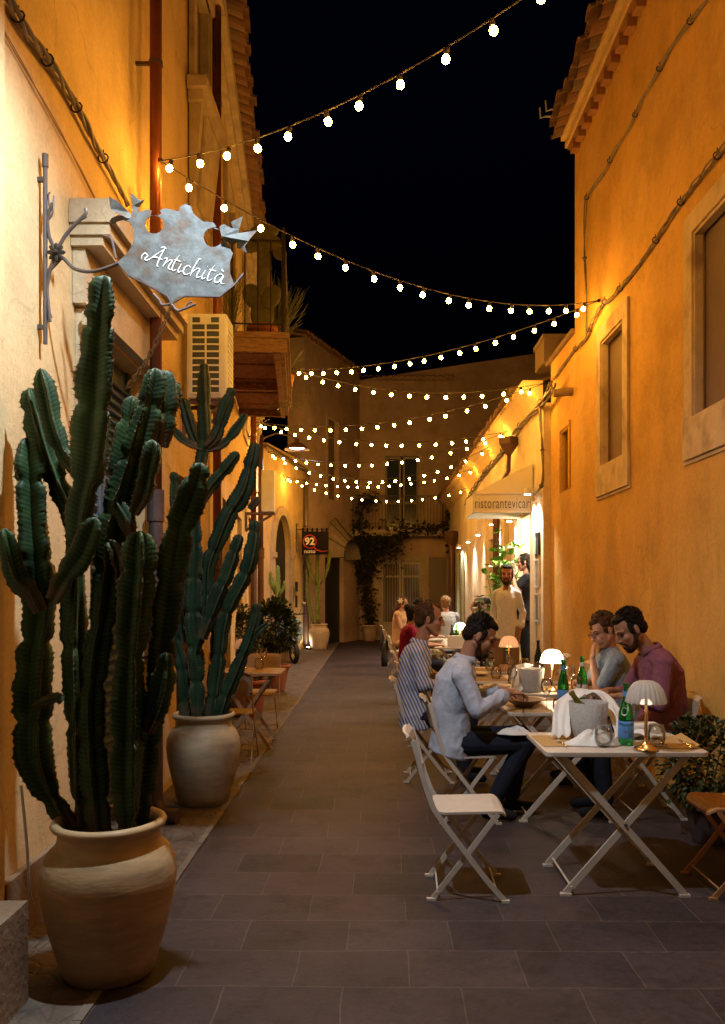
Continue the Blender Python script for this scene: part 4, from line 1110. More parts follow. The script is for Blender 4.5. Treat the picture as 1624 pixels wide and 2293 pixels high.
POT = [(0, 0), (.15, 0), (.16, .02), (.20, .25), (.225, .33), (.24, .335), (.24, .375), (.215, .375), (.2, .33), (0, .31)]
c = G(612, 1402, 12.6); bush('large round dark shrub in a terracotta pot hiding the scooter', (c.x, c.y, 0), c, (.37, .40, .38), 3200, .062, M_leaf, 5, (M_terra, 1.1, POT))
c = G(540, 1420, 11.4); bush('darker narrow shrub between the cactus and the round shrub', (c.x, c.y, 0), c, (.22, .3, .36), 1500, .06, M_leaf, 6, (M_terra, 1.0, POT))
c = G(571, 1560, 10.2); bush('low shrub in a wide terracotta tub behind the small cafe table', (c.x - .1, c.y, 0), (c.x - .1, c.y, .42), (.24, .24, .2), 700, .05, M_leaf, 7, (M_terra, 1.2, POT))
c = G(1606, 1760, 5.05); bush('low dark green potted shrub at the right edge beside the front table', (2.06, 5.1, 0), (2.04, 5.1, .47), (.27, .27, .32), 2200, .038, M_leaf, 8, (M_dkpipe, .62, POT))


def stem_plant(label, base, h, n, size, m, seed, pk=1., spread=.22, pm=M_terra):
    t = thing('potted_plant', base, label, 'potted plant', 'leafy plants against the restaurant wall'); rn = random.Random(seed); b = V(base)
    mb = MB(); mb.lathe([(r * pk, z * pk) for r, z in POT], 28, b, close=False); mb.build('pot', pm, t, smooth=True)
    st = MB(); P = []
    for k in range(n):
        a = rn.uniform(0, 6.28); e = b + V((math.cos(a) * rn.uniform(.3, 1) * spread, math.sin(a) * rn.uniform(.3, 1) * spread, h * rn.uniform(.7, 1))); s0 = b + V((math.cos(a) * .03, math.sin(a) * .03, .3 * pk))
        pts = [s0.lerp(e, q / 8) + V((math.sin(q + k) * .015, math.cos(q * 1.3 + k) * .015, 0)) for q in range(9)]
        st.tube(pts, [.008] * 5 + [.005] * 4, 5)
        for q in range(2, 9):
            for _ in range(3):
                th = rn.uniform(0, 6.28); P.append((pts[q], V((math.cos(th), math.sin(th), .35))))
    st.build('stems', M_twig, t); mb = MB(); leaves(mb, P, size, rn, 2.0, .15); mb.build('foliage', m, t)
    return t


stem_plant('tall plant with big bright green leaves behind the standing man', (1.90, 12.3, 0), 2.38, 15, .15, M_leaf2, 3, 1.0, .30)
stem_plant('shorter plant with small leaves left of the standing man', (1.56, 11.9, 0), 1.5, 9, .09, M_leaf, 9, .7, .16)
# climbing ivy on the end house
t = thing('climbing_plant', (-.16, 25.0, 0), 'dark climbing plant trailing over the end balcony and down beside the glazed doors', 'climbing plant'); rn = random.Random(4)
mb = MB(); mb.lathe([(r * 1.1, z * 1.3) for r, z in POT], 24, (-.16, 24.95, 0), close=False); mb.build('pot', M_grey, t, smooth=True)
P = []; st = MB()
paths = [[(-.16, 24.98, .4), (-.1, 25.2, 1.2), (-.25, 25.3, 2.0), (-.05, 25.2, 2.8), (-.2, 24.8, 3.3)], [(-.16, 24.98, .4), (-.3, 25.3, 1.3), (0, 25.3, 2.4), (.3, 25.0, 3.1), (1.0, 24.75, 3.35), (1.9, 24.75, 3.4)],
         [(-.16, 24.98, .4), (-.2, 25.1, .9), (-.4, 25.3, 1.8), (-.5, 25.1, 2.7), (-.5, 24.8, 3.4), (-.3, 24.8, 4.3)]]
for i, p in enumerate(paths):
    S = smoothpath([V(q) for q in p], 10); st.tube(S, .012, 5)
    for q in S:
        w = .10 + (.16 if 2.3 < q.z < 3.3 else 0)
        for _ in range(16 if q.z > 2.2 else 8): P.append((q + V((rn.gauss(0, w), rn.gauss(0, .06) - .05, rn.gauss(0, w))), V((rn.uniform(-1, 1), -1, -.4))))
for _ in range(420): P.append((V((rn.uniform(-.55, .85), 24.75 + rn.uniform(-.1, .2), 3.15 - abs(rn.gauss(0, .35)))), V((rn.uniform(-1, 1), -1, -.6))))
for _ in range(160): a = rn.uniform(0, 6.28); r = rn.uniform(0, .35); P.append((V((-.15 + r * math.cos(a), 24.95 + rn.uniform(-.1, .1), 4.2 + r * math.sin(a))), V((rn.uniform(-1, 1), -1, .3))))
st.build('vines', M_twig, t); mb = MB(); leaves(mb, P, .11, rn, 1.3); mb.build('foliage', M_leaf3, t)
bush('dark shrub spilling over the right end of the far balcony', (2.35, 24.3, 2.6), (2.35, 24.4, 3.3), (.28, .4, .85), 900, .11, M_leaf3, 21, None, stems=8, nm='climbing_plant', cat='climbing plant')

# balcony plants
def bal_pt(u, w, z): return FL2(u, w, z)
b = bal_pt(.95, .46, 4.13); t = thing('potted_plant', b, 'prickly pear in a terracotta pot on the wooden balcony', 'potted plant')
mb = MB(); mb.lathe([(0, 0), (.12, 0), (.16, .22), (.17, .22), (.17, .28), (.15, .28), (.14, .24), (0, .24)], 24, b, close=False); mb.build('pot', M_terra, t, smooth=True)
mb = MB(); rn = random.Random(2)
pads = [((0, 0, .42), .13, .17, 0), ((-.10, .02, .62), .11, .15, .5), ((.10, -.02, .60), .10, .14, -.5), ((0, .0, .80), .06, .22, .05), ((.02, 0, 1.02), .07, .2, .1), ((-.10, 0, 1.18), .13, .09, .4), ((.10, 0, 1.20), .12, .09, -.3), ((.02, .02, 1.33), .16, .08, 0), ((-.18, .03, 1.28), .10, .06, .3), ((.19, 0, 1.08), .08, .07, -.6)]
for q, rx, rz, a in pads:
    A = (V((math.cos(a), 0, math.sin(a))), V((0, 1, 0)), V((-math.sin(a), 0, math.cos(a)))); mb.ell(b + V(q), (rx, .022, rz), A, 16, 10)
mb.build('pads', leafmat('prickly_pear_skin', (.10, .11, .035), (.18, .17, .06)), t, smooth=True)
for (u, w, z, h, n, sp, lab) in ((1.5, .62, 4.2, .75, 70, .35, 'wispy green stick plant poking out of the balcony railing'), (.9, .15, 4.13, .75, 50, .22, 'wispy rush plant beside the balcony shutters'), (2.6, .68, 4.15, .5, 60, .3, 'trailing wispy plant hanging over the far balcony edge')):
    b = bal_pt(u, w, z); t = thing('wispy_plant', b, lab, 'potted plant', 'wispy plants on the balcony'); rn = random.Random(int(u * 10)); mb = MB()
    mb.lathe([(0, 0), (.09, 0), (.12, .16), (.11, .16), (.1, .13), (0, .13)], 16, b, close=False); mb.build('pot', M_terra, t, smooth=True); mb = MB()
    for k in range(n):
        a = rn.uniform(0, 6.28); r = rn.uniform(.1, 1) * sp; e = b + V((math.cos(a) * r, math.sin(a) * r, .14 + h * rn.uniform(.3, 1) * (1 if u < 2.5 else rn.choice((1, -.9)))))
        m_ = b.lerp(e, .5) + V((-math.cos(a) * .03, 0, .06)); mb.tube([b + V((0, 0, .12)), m_, e], [.004, .003, .002], 4)
        for _ in range(2): mb.tube([m_.lerp(e, .5), e + V((rn.uniform(-.08, .08), rn.uniform(-.05, .05), rn.uniform(0, .1)))], .002, 4)
    mb.build('twigs', leafmat('thin_green_stems', (.10, .12, .03), (.18, .2, .05)), t)


# ================================================================== ANTIQUE SHOP SIGN
SY = 3.92; SC = SY / FP
def s2(pts): return [((x / 2.4175 - CX) * SC, EH + (CY - y / 2.4175) * SC) for x, y in pts]
def circ(cx, cy, r, n=14, rx=1.): return [(cx + r * rx * math.cos(-2 * PI * k / n), cy + r * math.sin(-2 * PI * k / n)) for k in range(n)]
t = thing('hanging_sign', (-1.59, SY, 2.9), 'torn edged blue grey metal shop sign with cursive white lettering on a scrolled iron bracket', 'hanging sign')
out = [(636, 1420), (690, 1372), (715, 1330), (728, 1290), (724, 1248), (700, 1205), (668, 1190), (640, 1196), (610, 1214), (594, 1196), (606, 1180), (640, 1166), (690, 1170), (735, 1180), (748, 1150), (800, 1134), (822, 1140), (815, 1165), (850, 1170), (876, 1158), (866, 1138), (900, 1128), (968, 1146), (976, 1118), (1006, 1104), (1036, 1118), (1044, 1150), (1060, 1168), (1100, 1200), (1156, 1204), (1172, 1226), (1150, 1232), (1168, 1240), (1200, 1246), (1236, 1330), (1262, 1372), (1245, 1420), (1246, 1480), (1270, 1540), (1240, 1566), (1190, 1604), (1100, 1606), (1000, 1600), (960, 1612), (930, 1640), (905, 1600), (860, 1566), (800, 1540), (760, 1510), (700, 1490), (660, 1450)]
vs, fs = plate_mesh([s2(out), s2(circ(836, 1216, 50)), s2(circ(1155, 1285, 53))], .0025)
rn = random.Random(1); mb = MB()
mb.add([V((x, SY - z, y)) for x, y, z in vs], fs)
M_sign = mat('weathered_blue_tin', (.15, .165, .165), .65, .3, col2=(.08, .088, .085), nscale=14, bump=.4, bscale=18, col3=(.12, .065, .035), n3=7)
mb.build('sign_plate', M_sign, t)
mb = MB()
for lp in ([(592, 1068), (640, 1100), (700, 1150), (720, 1180), (690, 1185), (640, 1165), (606, 1140)], [(706, 1045), (760, 1085), (792, 1092), (750, 1120), (735, 1176), (712, 1165), (718, 1110)],
           [(1196, 1240), (1216, 1222), (1262, 1236), (1250, 1200), (1318, 1178), (1296, 1240), (1290, 1262), (1345, 1270), (1396, 1256), (1350, 1320), (1330, 1345), (1345, 1388), (1310, 1350), (1282, 1340), (1284, 1310), (1250, 1322), (1204, 1290)]):
    v_, f_ = plate_mesh([s2(lp)], .002); mb.add([V((x, SY - .012 - z - .02 * math.sin(x * 40), y)) for x, y, z in v_], f_)
mb.build('torn_leaves', M_sign, t)
E = [(636, 1420), (700, 1492), (800, 1542), (905, 1602), (930, 1642), (1000, 1602), (1190, 1606), (1270, 1542), (1320, 1480)]
mb = MB(); mb.tube([V((x, SY, y)) for x, y in [s2([q])[0] for q in E]], .006, 6)
def st(pts, r=.006, dy=0.): mb.tube(smoothpath([V((x, SY + dy, y)) for x, y in s2(pts)], 5), r, 7)
st([(640, 1425), (560, 1455), (480, 1470), (400, 1452), (345, 1400), (300, 1370)], .009)
st([(300, 1370), (350, 1280), (400, 1220), (460, 1160), (465, 1130)], .009); st([(430, 1190), (455, 1180), (468, 1170)], .005)
st([(305, 1360), (270, 1290), (258, 1220), (262, 1160), (285, 1100)], .009); st([(262, 1190), (285, 1150), (292, 1060)], .005); st([(268, 1120), (262, 1060), (270, 1040)], .004)
st([(300, 1375), (270, 1470), (255, 1560), (262, 1650), (270, 1740)], .009); st([(258, 1650), (275, 1700), (280, 1720)], .004)
st([(560, 1275), (600, 1290), (615, 1340), (628, 1400)], .006)
st([(930, 1642), (880, 1650), (860, 1620), (830, 1590)], .006); st([(930, 1645), (960, 1680), (1000, 1670), (1060, 1645)], .006); st([(1000, 1670), (1020, 1640), (1040, 1635)], .004)
mb.tube([V((-1.565, SY, 3.62)), V((-1.565, SY, 2.72))], .011, 8); mb.tube([V((-1.565, SY, 3.62)), V((-1.565, SY, 3.56))], .016, 8)
for z in (3.5, 2.8): mb.bar((-1.6, SY, z), (-1.565, SY, z), .02, .02)
mb.bar((-1.565, SY, 3.05), (-1.49, SY, 3.13), .014, .014)
mb.build('iron_bracket', mat('sign_bracket_iron', (.10, .10, .11), .5, .6, col2=(.16, .12, .10), nscale=30), t)
mb = MB(); fx, fz = s2([(310, 1372)])[0]
for k in range(8):
    a = k * PI / 4; d = V((math.cos(a), 0, math.sin(a))); mb.ell(V((fx, SY - .014, fz)) + d * .026, (.02, .005, .011), (d, V((0, 1, 0)), V((-d.z, 0, d.x))), 8, 6)
mb.ell((fx, SY - .018, fz), .012, n=8, m=6); mb.build('rosette', M_iron, t)
# cursive lettering drawn as strokes
def stroke(pts, r=.0032):
    P = smoothpath([V((x, 0, y)) for x, y in pts], 5); n = len(P); mb.tube(P, [r * (.35 + .65 * math.sin(PI * min(k + 1, n) / (n + 1))) for k in range(n)], 6)
mb = MB()
W_ = [[(.0, .05), (-.02, .25), (.06, .42), (.16, .30), (.10, .12), (.2, .1), (.42, .55), (.62, .98)], [(.62, .98), (.56, .5), (.55, .0), (.62, -.02)], [(.30, .32), (.45, .38), (.66, .36)], [(.48, .92), (.56, 1.02), (.66, .98)],
      [(.70, .45), (.80, .48), (.74, .02)], [(.76, .15), (.88, .44), (.97, .46), (.92, .1), (.98, -.02), (1.06, .08)],
      [(1.14, .85), (1.06, .4), (1.06, .05), (1.12, -.02), (1.20, .1)], [(1.02, .55), (1.24, .56)], [(1.30, .46), (1.26, .1), (1.30, -.02), (1.38, .1)], [(1.33, .66), (1.34, .68)],
      [(1.62, .38), (1.55, .47), (1.44, .30), (1.45, .04), (1.55, -.03), (1.66, .12)], [(1.86, .95), (1.80, .95), (1.72, .4), (1.70, -.02)], [(1.72, .15), (1.84, .44), (1.93, .42), (1.90, .08), (1.95, -.02), (2.04, .1)],
      [(2.12, .46), (2.08, .1), (2.12, -.02), (2.20, .1)], [(2.15, .66), (2.16, .68)], [(2.36, .85), (2.28, .4), (2.28, .05), (2.34, -.02), (2.42, .1)], [(2.24, .55), (2.46, .56)],
      [(2.76, .40), (2.64, .47), (2.52, .25), (2.54, .0), (2.66, .02), (2.76, .42), (2.74, .08), (2.80, -.02), (2.88, .06)], [(2.62, .74), (2.70, .62)]]
kx, kz = .158 * (185 / 153.) * .76, .09
for w in W_: stroke([(x * kx, y * kz) for x, y in w])
x0, z0 = s2([(752, 1395)])[0]; a = R(-19)
mb.v = [V((x0 + .012 + (p.x * math.cos(a) - p.z * math.sin(a)), SY - .0045 + p.y * .4, z0 - .012 + (p.x * math.sin(a) + p.z * math.cos(a)) + p.x * p.x * .12)) for p in mb.v]
mb.build('lettering', M_inkw, t)
# chain from the sign tip to the wall above the door
a = V((*s2([(930, 1650)])[0],)); p0 = V((a.x, SY, a.y)); pw = V((-1.59, 4.3, 2.35)); n = 17; mb = MB()
pw = G(255, 868, 4.32); pw.x = -1.30
for k in range(n):
    c = p0.lerp(pw, (k + .5) / n) - V((0, 0, .05 * math.sin(PI * (k + .5) / n))); d = (pw - p0).normalized(); s_ = d.cross(V((0, 1, 0))).normalized() if k % 2 else V((0, 1, 0)); h = (pw - p0).length / n * .72
    mb.tube([c + d * (h * math.cos(q)) + s_ * (.012 * math.sin(q)) for q in [j * PI / 5 for j in range(11)]], .0035, 5)
mb.build('chain', mat('galvanised_chain', (.25, .20, .15), .5, .7), t)

# ================================================================== CASTELLATED BANNER SIGN
BY = 20.9; t = thing('hanging_sign', G(664, 1205, BY), 'black hanging sign reading 92 noto with a red letter Q on a scrolled bracket', 'hanging sign')
a = G(676, 1190, BY); b = G(736, 1242, BY); mb = MB(); mb.box(a.x, b.x, BY - .012, BY + .012, b.z, a.z)
for k in range(6): mb.box(a.x + k * (b.x - a.x) / 5.6, a.x + k * (b.x - a.x) / 5.6 + .05, BY - .012, BY + .012, a.z, a.z + .085)
mb.build('board', mat('black_banner', (.012, .010, .012), .85, spec=.1), t)
mb = MB(); c = G(694, 1213, BY); r = .165
mb.tube([V((c.x + r * math.cos(q) * .98, BY - .018, c.z + r * math.sin(q))) for q in [k * PI / 14 for k in range(29)]], .016, 6)
mb.tube([V((c.x + .08, BY - .018, c.z - .13)), V((c.x + .18, BY - .018, c.z - .21)), V((c.x + .30, BY - .018, c.z - .25)), V((c.x + .46, BY - .018, c.z - .23))], [.014, .016, .014, .006], 6)
mb.build('red_letter', mat('red_lettering', (.45, .03, .03), .5), t)
mb = MB(); v_, f_ = text_mesh('92', .25, .001, .009); mb.add([V((c.x + x, BY - .019 - z, c.z + y)) for x, y, z in v_], f_)
mb.build('number', M_inkw, t); mb = MB(); v_, f_ = text_mesh('noto', .15, .001, .002); mb.add([V((c.x + x - .0, BY - .019 - z, c.z - .245 + y)) for x, y, z in v_], f_); mb.build('lettering', M_inkw, t)
mb = MB(); w = G(664, 1180, BY); mb.tube([G(664, 1172, BY), G(664, 1234, BY)], .012, 6); mb.tube([V((w.x, BY, a.z + .05)), V((b.x + .02, BY, a.z + .05))], .012, 6)
for z in (0, 1):
    q = G(666, 1176 if not z else 1232, BY); mb.tube([q + V((.03 * math.cos(k * .8), 0, .03 * math.sin(k * .8))) for k in range(8)], .008, 5)
mb.bar(G(664, 1205, BY), G(664, 1205, BY) + V((-.12, 0, 0)), .02, .02); mb.build('bracket', M_iron, t)

# ================================================================== AWNING
AY = 11.42; AX0, AX1 = 2.18, 1.36; t = thing('awning', (2.2, AY, 2.6), 'cream door awning with the restaurant name in thin black letters', 'awning'); zt, zb, zl = 3.30, 2.88, 2.62
Y2 = 12.35; mb = MB()
for Y in (AY, Y2): mb.poly([(AX0, Y, zt), (AX1, Y, zb), (AX1, Y, zl), (AX0, Y, zl)], (0, .012 if Y == AY else -.012, 0))
mb.poly([(AX0, AY + .013, zt), (AX1 + .002, AY + .013, zb), (AX1 + .002, Y2 - .013, zb), (AX0, Y2 - .013, zt)], (.008, 0, -.015))
mb.poly([(AX1 + .001, AY + .013, zb), (AX1 + .001, AY + .013, zl), (AX1 + .001, Y2 - .013, zl), (AX1 + .001, Y2 - .013, zb)], (.012, 0, 0))
mb.build('canvas', M_canvas, t)
mb = MB()
for p, q in (((AX0, AY, zb), (AX1, AY, zb)), ((AX0, AY, zl), (AX1, AY, zl)), ((AX1, AY, zl), (AX1, Y2, zl)), ((AX1, AY, zl), (AX1, AY, zb)), ((AX0, Y2, zl), (AX1, Y2, zl))): mb.tube([V(p) + V((0, -.004, 0)), V(q) + V((0, -.004, 0))], .009, 6)
mb.build('awning_frame', M_whitemet, t)
v_, f_ = text_mesh('ristorantevicari', .215, .001, -.0025, .70, spacing=1.08); xs = [p[0] for p in v_]; wdt = max(xs) - min(xs); k = .77 / wdt
mb = MB(); mb.add([V(((AX0 + AX1) / 2 + .0 + x * k, AY - .006 - z, (zb + zl) / 2 - .008 + y)) for x, y, z in v_], f_); mb.build('lettering', M_ink, t)
# hopper and brown pipe
t = thing('drainpipe', FR2(14.3, .1, 0), 'brown drainpipe with a tapered rain hopper beyond the awning', 'drainpipe', 'rainwater pipes down the facades')
mb = MB(); p = FR2(14.3, .1, 0); mb.tube([p, p + V((0, 0, 3.3))], .06, 14); mb.build('pipe', M_brpipe, t)
p = FR2(12.7, .14, 3.62); mb = MB(); mb.lathe([(.04, 0), (.15, .17), (.155, .27), (.13, .27), (.03, .1)], 4, p, close=False); mb.tube([p, p + V((.04, .3, -.2)), FR2(14.3, .1, 3.25)], .035, 8); mb.build('hopper', M_brpipe, t)
t = thing('drainpipe', FR2(21.9, .1, 0), 'dark drainpipe with a square hopper near the end of the restaurant', 'drainpipe', 'rainwater pipes down the facades')
mb = MB(); p = FR2(21.9, .16, 0); mb.tube([p, p + V((0, 0, 2.9))], .09, 12); mb.build('pipe', M_brpipe, t)
mb = MB(); mb.lathe([(.1, 2.7), (.2, 2.95), (.2, 3.1), (.15, 3.1), (.1, 2.9)], 4, p, close=False); mb.build('hopper', M_brpipe, t)
# framed menus
for i, (Y, z, h, m_, lab) in enumerate([(11.12, 2.02, .30, M_ink, 'dark tilted menu board, topmost of the framed menus'), (11.12, 1.58, .38, mat('menu_photo', (.10, .07, .05), .25, col2=(.35, .28, .2), nscale=9), 'glossy framed menu below the dark board'), (11.12, 1.12, .38, M_glass, 'clear acrylic menu holder, lowest on the lit pier')]):
    t = thing('framed_menu', FR2(Y, .0, z), lab, 'framed menu', 'menus on the lit pier by the entrance'); mb = MB()
    a_, b_ = Y - .14, Y + .14; e = .015
    for q in ((a_, b_, z, z + e), (a_, b_, z + h - e, z + h), (a_, a_ + e, z + e, z + h - e), (b_ - e, b_, z + e, z + h - e)): fbox(mb, FR2, q[0], q[1], .004, .03, q[2], q[3])
    mb.build('frame', M_whitemet if i else M_ink, t); mb = MB(); fbox(mb, FR2, a_ + e, b_ - e, .004, .02, z + e, z + h - e); mb.build('sheet', m_, t)

# scooter half hidden by the shrub
t = thing('scooter', (-1.78, 17.5, 0), 'pale blue motor scooter parked behind the round shrub', 'scooter')
o = V((-1.69, 17.3, .22)); fd = V((.42, -.9, 0)).normalized(); ax = V((.9, .42, 0)); ft = -fd
def wheel(c, nm):
    w = MB(); T = lambda q: ax * q.z + V((0, 0, 1)) * q.y + fd * q.x
    w.lathe([(.15, -.045), (.19, -.05), (.215, -.03), (.22, 0), (.215, .03), (.19, .05), (.15, .045), (.15, -.045)], 30, c, T, close=False); wo = w.build(nm, mat('tyre', (.015, .015, .015), .7), t, smooth=True)
    w = MB(); w.lathe([(.15, -.03), (.155, 0), (.15, .03), (.14, .03), (.138, 0), (.14, -.03), (.15, -.03)], 30, c, T, close=False); w.lathe([(0, -.035), (.035, -.035), (.035, .035), (0, .035)], 14, c, T)
    for k in range(10): a = k * PI / 5; d = V((0, 0, 1)) * math.sin(a) + fd * math.cos(a); w.bar(c + d * .03, c + d * .145, .014, .012)
    w.build('rim', mat('chrome_rim', (.6, .6, .6), .25, 1.), wo)
wheel(o, 'wheel'); wheel(o - fd * 1.25, 'wheel'); M_scoot = mat('pale_blue_paint', (.30, .42, .42), .25, spec=.6)
mb = MB()
mb.loft([o + V((0, 0, .16)) + ft * .02, o + V((0, 0, .26)) + ft * .05, o + V((0, 0, .42)) + ft * .12, o + V((0, 0, .62)) + ft * .2, o + V((0, 0, .74)) + ft * .24], ax, [.07, .17, .25, .24, .14], [.14, .10, .05, .05, .05])
mb.loft([o + ft * .15 + V((0, 0, .12)), o + ft * .4 + V((0, 0, .06)), o + ft * .7 + V((0, 0, .06))], ax, [.13, .15, .15], [.03, .03, .03])
mb.loft([o + ft * .62 + V((0, 0, .1)), o + ft * .75 + V((0, 0, .3)), o + ft * 1.1 + V((0, 0, .38)), o + ft * 1.45 + V((0, 0, .34))], ax, [.12, .18, .19, .09], [.08, .16, .16, .09]); mb.build('body', M_scoot, t, smooth=True)
mb = MB(); h = o + V((0, 0, .80)) + ft * .24; mb.tube([h + ax * -.34 + V((0, 0, .02)), h + ax * -.1, h + ax * .1, h + ax * .34 + V((0, 0, .02))], .016, 8); mb.tube([h, o + V((0, 0, .2))], .02, 8); mb.build('handlebar', M_iron, t)
mb = MB(); mb.ell(h + fd * .06 + V((0, 0, .0)), (.085, .085, .08)); mb.build('headlight', mat('lamp_lens', (.6, .6, .6), .1), t, smooth=True)
for s_ in (-1, 1):
    mb = MB(); e = h + ax * (.30 * s_) + V((0, 0, .22)); mb.tube([h + ax * (.18 * s_), e], .006, 5); mb.ell(e, (.055, .03, .05)); mb.build('mirror', mat('mirror_shell', (.35, .33, .30), .2, .8), t, smooth=True)
mb = MB(); mb.loft([o + ft * .68 + V((0, 0, .56)), o + ft * 1.0 + V((0, 0, .58)), o + ft * 1.4 + V((0, 0, .54))], ax, [.10, .14, .11], [.045, .05, .04]); mb.build('saddle', M_iron, t, smooth=True)
# ================================================================== FOLDING CHAIRS AND TABLES
def round_rect(x0, x1, y0, y1, r, n=5):
    out = []
    for cx, cy_, a0 in ((x1 - r, y1 - r, 0), (x0 + r, y1 - r, 90), (x0 + r, y0 + r, 180), (x1 - r, y0 + r, 270)):
        for k in range(n + 1): a = R(a0 + 90 * k / n); out.append((cx + r * math.cos(a), cy_ + r * math.sin(a)))
    return out


def flatbar(mb, pts, w, h, side=(0, 1, 0)):
    """flat steel strip bent along pts: w across (in the bending plane), h thick sideways"""
    side = V(side); pts = [V(p) for p in pts]; vs = []; fs = []
    for i, p in enumerate(pts):
        tg = (pts[min(i + 1, len(pts) - 1)] - pts[max(i - 1, 0)]).normalized(); n = tg.cross(side).normalized()
        vs += [p + n * (a * w / 2) + side * (b * h / 2) for a, b in ((-1, -1), (1, -1), (1, 1), (-1, 1))]
    for i in range(len(pts) - 1):
        for k in range(4): fs.append((4 * i + k, 4 * i + (k + 1) % 4, 4 * i + 4 + (k + 1) % 4, 4 * i + 4 + k))
    fs += [(3, 2, 1, 0), tuple(4 * (len(pts) - 1) + k for k in range(4))]
    mb.add(vs, fs)


def make_chair(loc, rz, label, m=None, group='folding metal chairs at the tables'):
    """faces local +x; sides at y = +-.19"""
    m = m or M_furn; t = empty('folding_chair', loc, rz, label, 'chair', group)
    for s in (-1, 1):
        y = .192 * s
        mb = MB(); flatbar(mb, smoothpath([V(p) for p in [(-.275, y, .80), (-.25, y, .72), (-.225, y, .62), (-.185, y, .50), (-.15, y, .43), (-.02, y, .255), (.10, y, .10), (.178, y, .012)]], 3), .026, .008)
        mb.box(.165, .205, y - .011, y + .011, 0, .012); mb.build('back_leg', m, t, local=True)
        y = .174 * s
        mb = MB(); flatbar(mb, [(.15, y, .435), (0, y, .235), (-.172, y, .012)], .026, .008); mb.box(-.205, -.16, y - .011, y + .011, 0, .012); mb.build('front_leg', m, t, local=True)
    mb = MB()
    P = round_rect(-.165, .195, -.178, .178, .045, 4)
    def zz(x): return .452 - .018 * math.exp(-((x + .03) / .13) ** 2) - (.03 * max(0, (x - .15) / .045) ** 2)
    n = len(P); rings = []
    for sc_, dz in ((.0, 0), (.35, 0), (.7, 0), (.92, 0), (1., 0), (1., -.012)):
        rings.append([V((.015 + (x - .015) * sc_, y * sc_, zz(.015 + (x - .015) * sc_) + dz)) for x, y in P])
    vs = [p for r in rings for p in r]; fs = []
    for j in range(len(rings) - 1):
        for k in range(n): fs.append((j * n + k, j * n + (k + 1) % n, (j + 1) * n + (k + 1) % n, (j + 1) * n + k))
    mb.add(vs, fs); o = mb.build('seat', m, t, local=True, smooth=False); sd = o.modifiers.new('s', 'SOLIDIFY'); sd.thickness = .004; sd.offset = -1
    mb = MB(); rn = 7; vs = []; nn = 9                       # curved back plate with rolled top edge
    prof = [(-.215, .60), (-.232, .64), (-.246, .70), (-.256, .76), (-.268, .80), (-.292, .826), (-.305, .828)]
    for i, (x, z) in enumerate(prof):
        for k in range(nn):
            y = -.19 + .38 * k / (nn - 1); cut = .02 * (1 if i in (0, 6) else 0) * (1 if k in (0, nn - 1) else 0)
            vs.append(V((x - .022 * (1 - (y / .19) ** 2), y * (1 - cut * 2), z - (cut if i > 3 else -cut))))
    fs = [(i * nn + k, i * nn + k + 1, (i + 1) * nn + k + 1, (i + 1) * nn + k) for i in range(len(prof) - 1) for k in range(nn - 1)]
    mb.add(vs, fs); o = mb.build('backrest', m, t, local=True); sd = o.modifiers.new('s', 'SOLIDIFY'); sd.thickness = .005
    for (x, z) in ((-.150, .045), (.145, .046)):
        mb = MB(); mb.tube([(x, -.19, z), (x, .19, z)], .005, 6); mb.build('stretcher', m, t, local=True)
    return t


def make_table(loc, rz, label, m=None, wx=.82, wy=.58):
    m = m or M_furn; t = empty('folding_table', loc, rz, label, 'table', 'folding metal restaurant tables'); a = wx / 2; b = wy / 2
    mb = MB(); P = round_rect(-a, a, -b, b, .035, 4); mb.poly([(x, y, .715) for x, y in P], (0, 0, .025)); o = mb.build('tabletop', m, t, local=True)
    bv = o.modifiers.new('b', 'BEVEL'); bv.width = .004; bv.segments = 2
    for s in (-1, 1):
        y = s * (b - .05); y2 = s * (b - .068); x = a - .09
        mb = MB(); flatbar(mb, [(-x, y, .712), (x - .02, y, .012)], .034, .010); mb.box(x - .05, x + .005, y - .014, y + .014, 0, .013); mb.build('leg', m, t, local=True)
        mb = MB(); flatbar(mb, [(x, y2, .712), (-x + .02, y2, .012)], .034, .010); mb.box(-x - .005, -x + .05, y2 - .014, y2 + .014, 0, .013); mb.build('leg', m, t, local=True)
    for (x, z) in ((x - .05, .045), (-x + .05, .045), (x, .70), (-x, .70)):
        mb = MB(); mb.tube([(x, -b + .05, z), (x, b - .05, z)], .006, 6); mb.build('stretcher', m, t, local=True)
    mb = MB()
    for s in (-1, 1): mb.tube([(0, s * (b - .04), .363), (0, s * (b - .078), .363)], .009, 8)
    mb.build('pivot_bolt', M_dkpipe, t, local=True)
    return t


CH = make_chair((.47, 4.30, 0), R(-2), 'empty cream folding chair in front of the nearest table')
def chair(x, y, rz, label): return dup(CH, (x, y, 0), rz, label)
chair(.63, 5.66, R(1), 'folding chair carrying the man in the pale grey shirt')
chair(.44, 6.82, R(-2), 'folding chair carrying the man in the striped shirt')
chair(.52, 8.35, R(3), 'folding chair behind the man in the striped shirt')
chair(.50, 9.75, R(-3), 'empty folding chair seen behind the striped shirt, halfway along the row')
chair(.52, 11.3, R(2), 'folding chair carrying the woman in burgundy')
chair(.50, 13.1, R(-2), 'folding chair with a dark handbag hung on it')
chair(.46, 15.0, R(2), 'folding chair under the woman in the floral dress')
chair(.42, 16.8, R(0), 'farthest folding chair, under the girl with a white hair flower')
chair(1.90, 5.74, R(180), 'folding chair carrying the bearded man in the maroon shirt')
chair(1.93, 6.70, R(178), 'folding chair carrying the person in glasses')
chair(1.90, 8.3, R(184), 'empty folding chair against the right wall behind the lit lamp')
chair(1.86, 9.3, R(176), 'empty folding chair left of the lit pier')
chair(1.95, 13.0 + .6, R(180), 'folding chair carrying the woman with long brown hair')
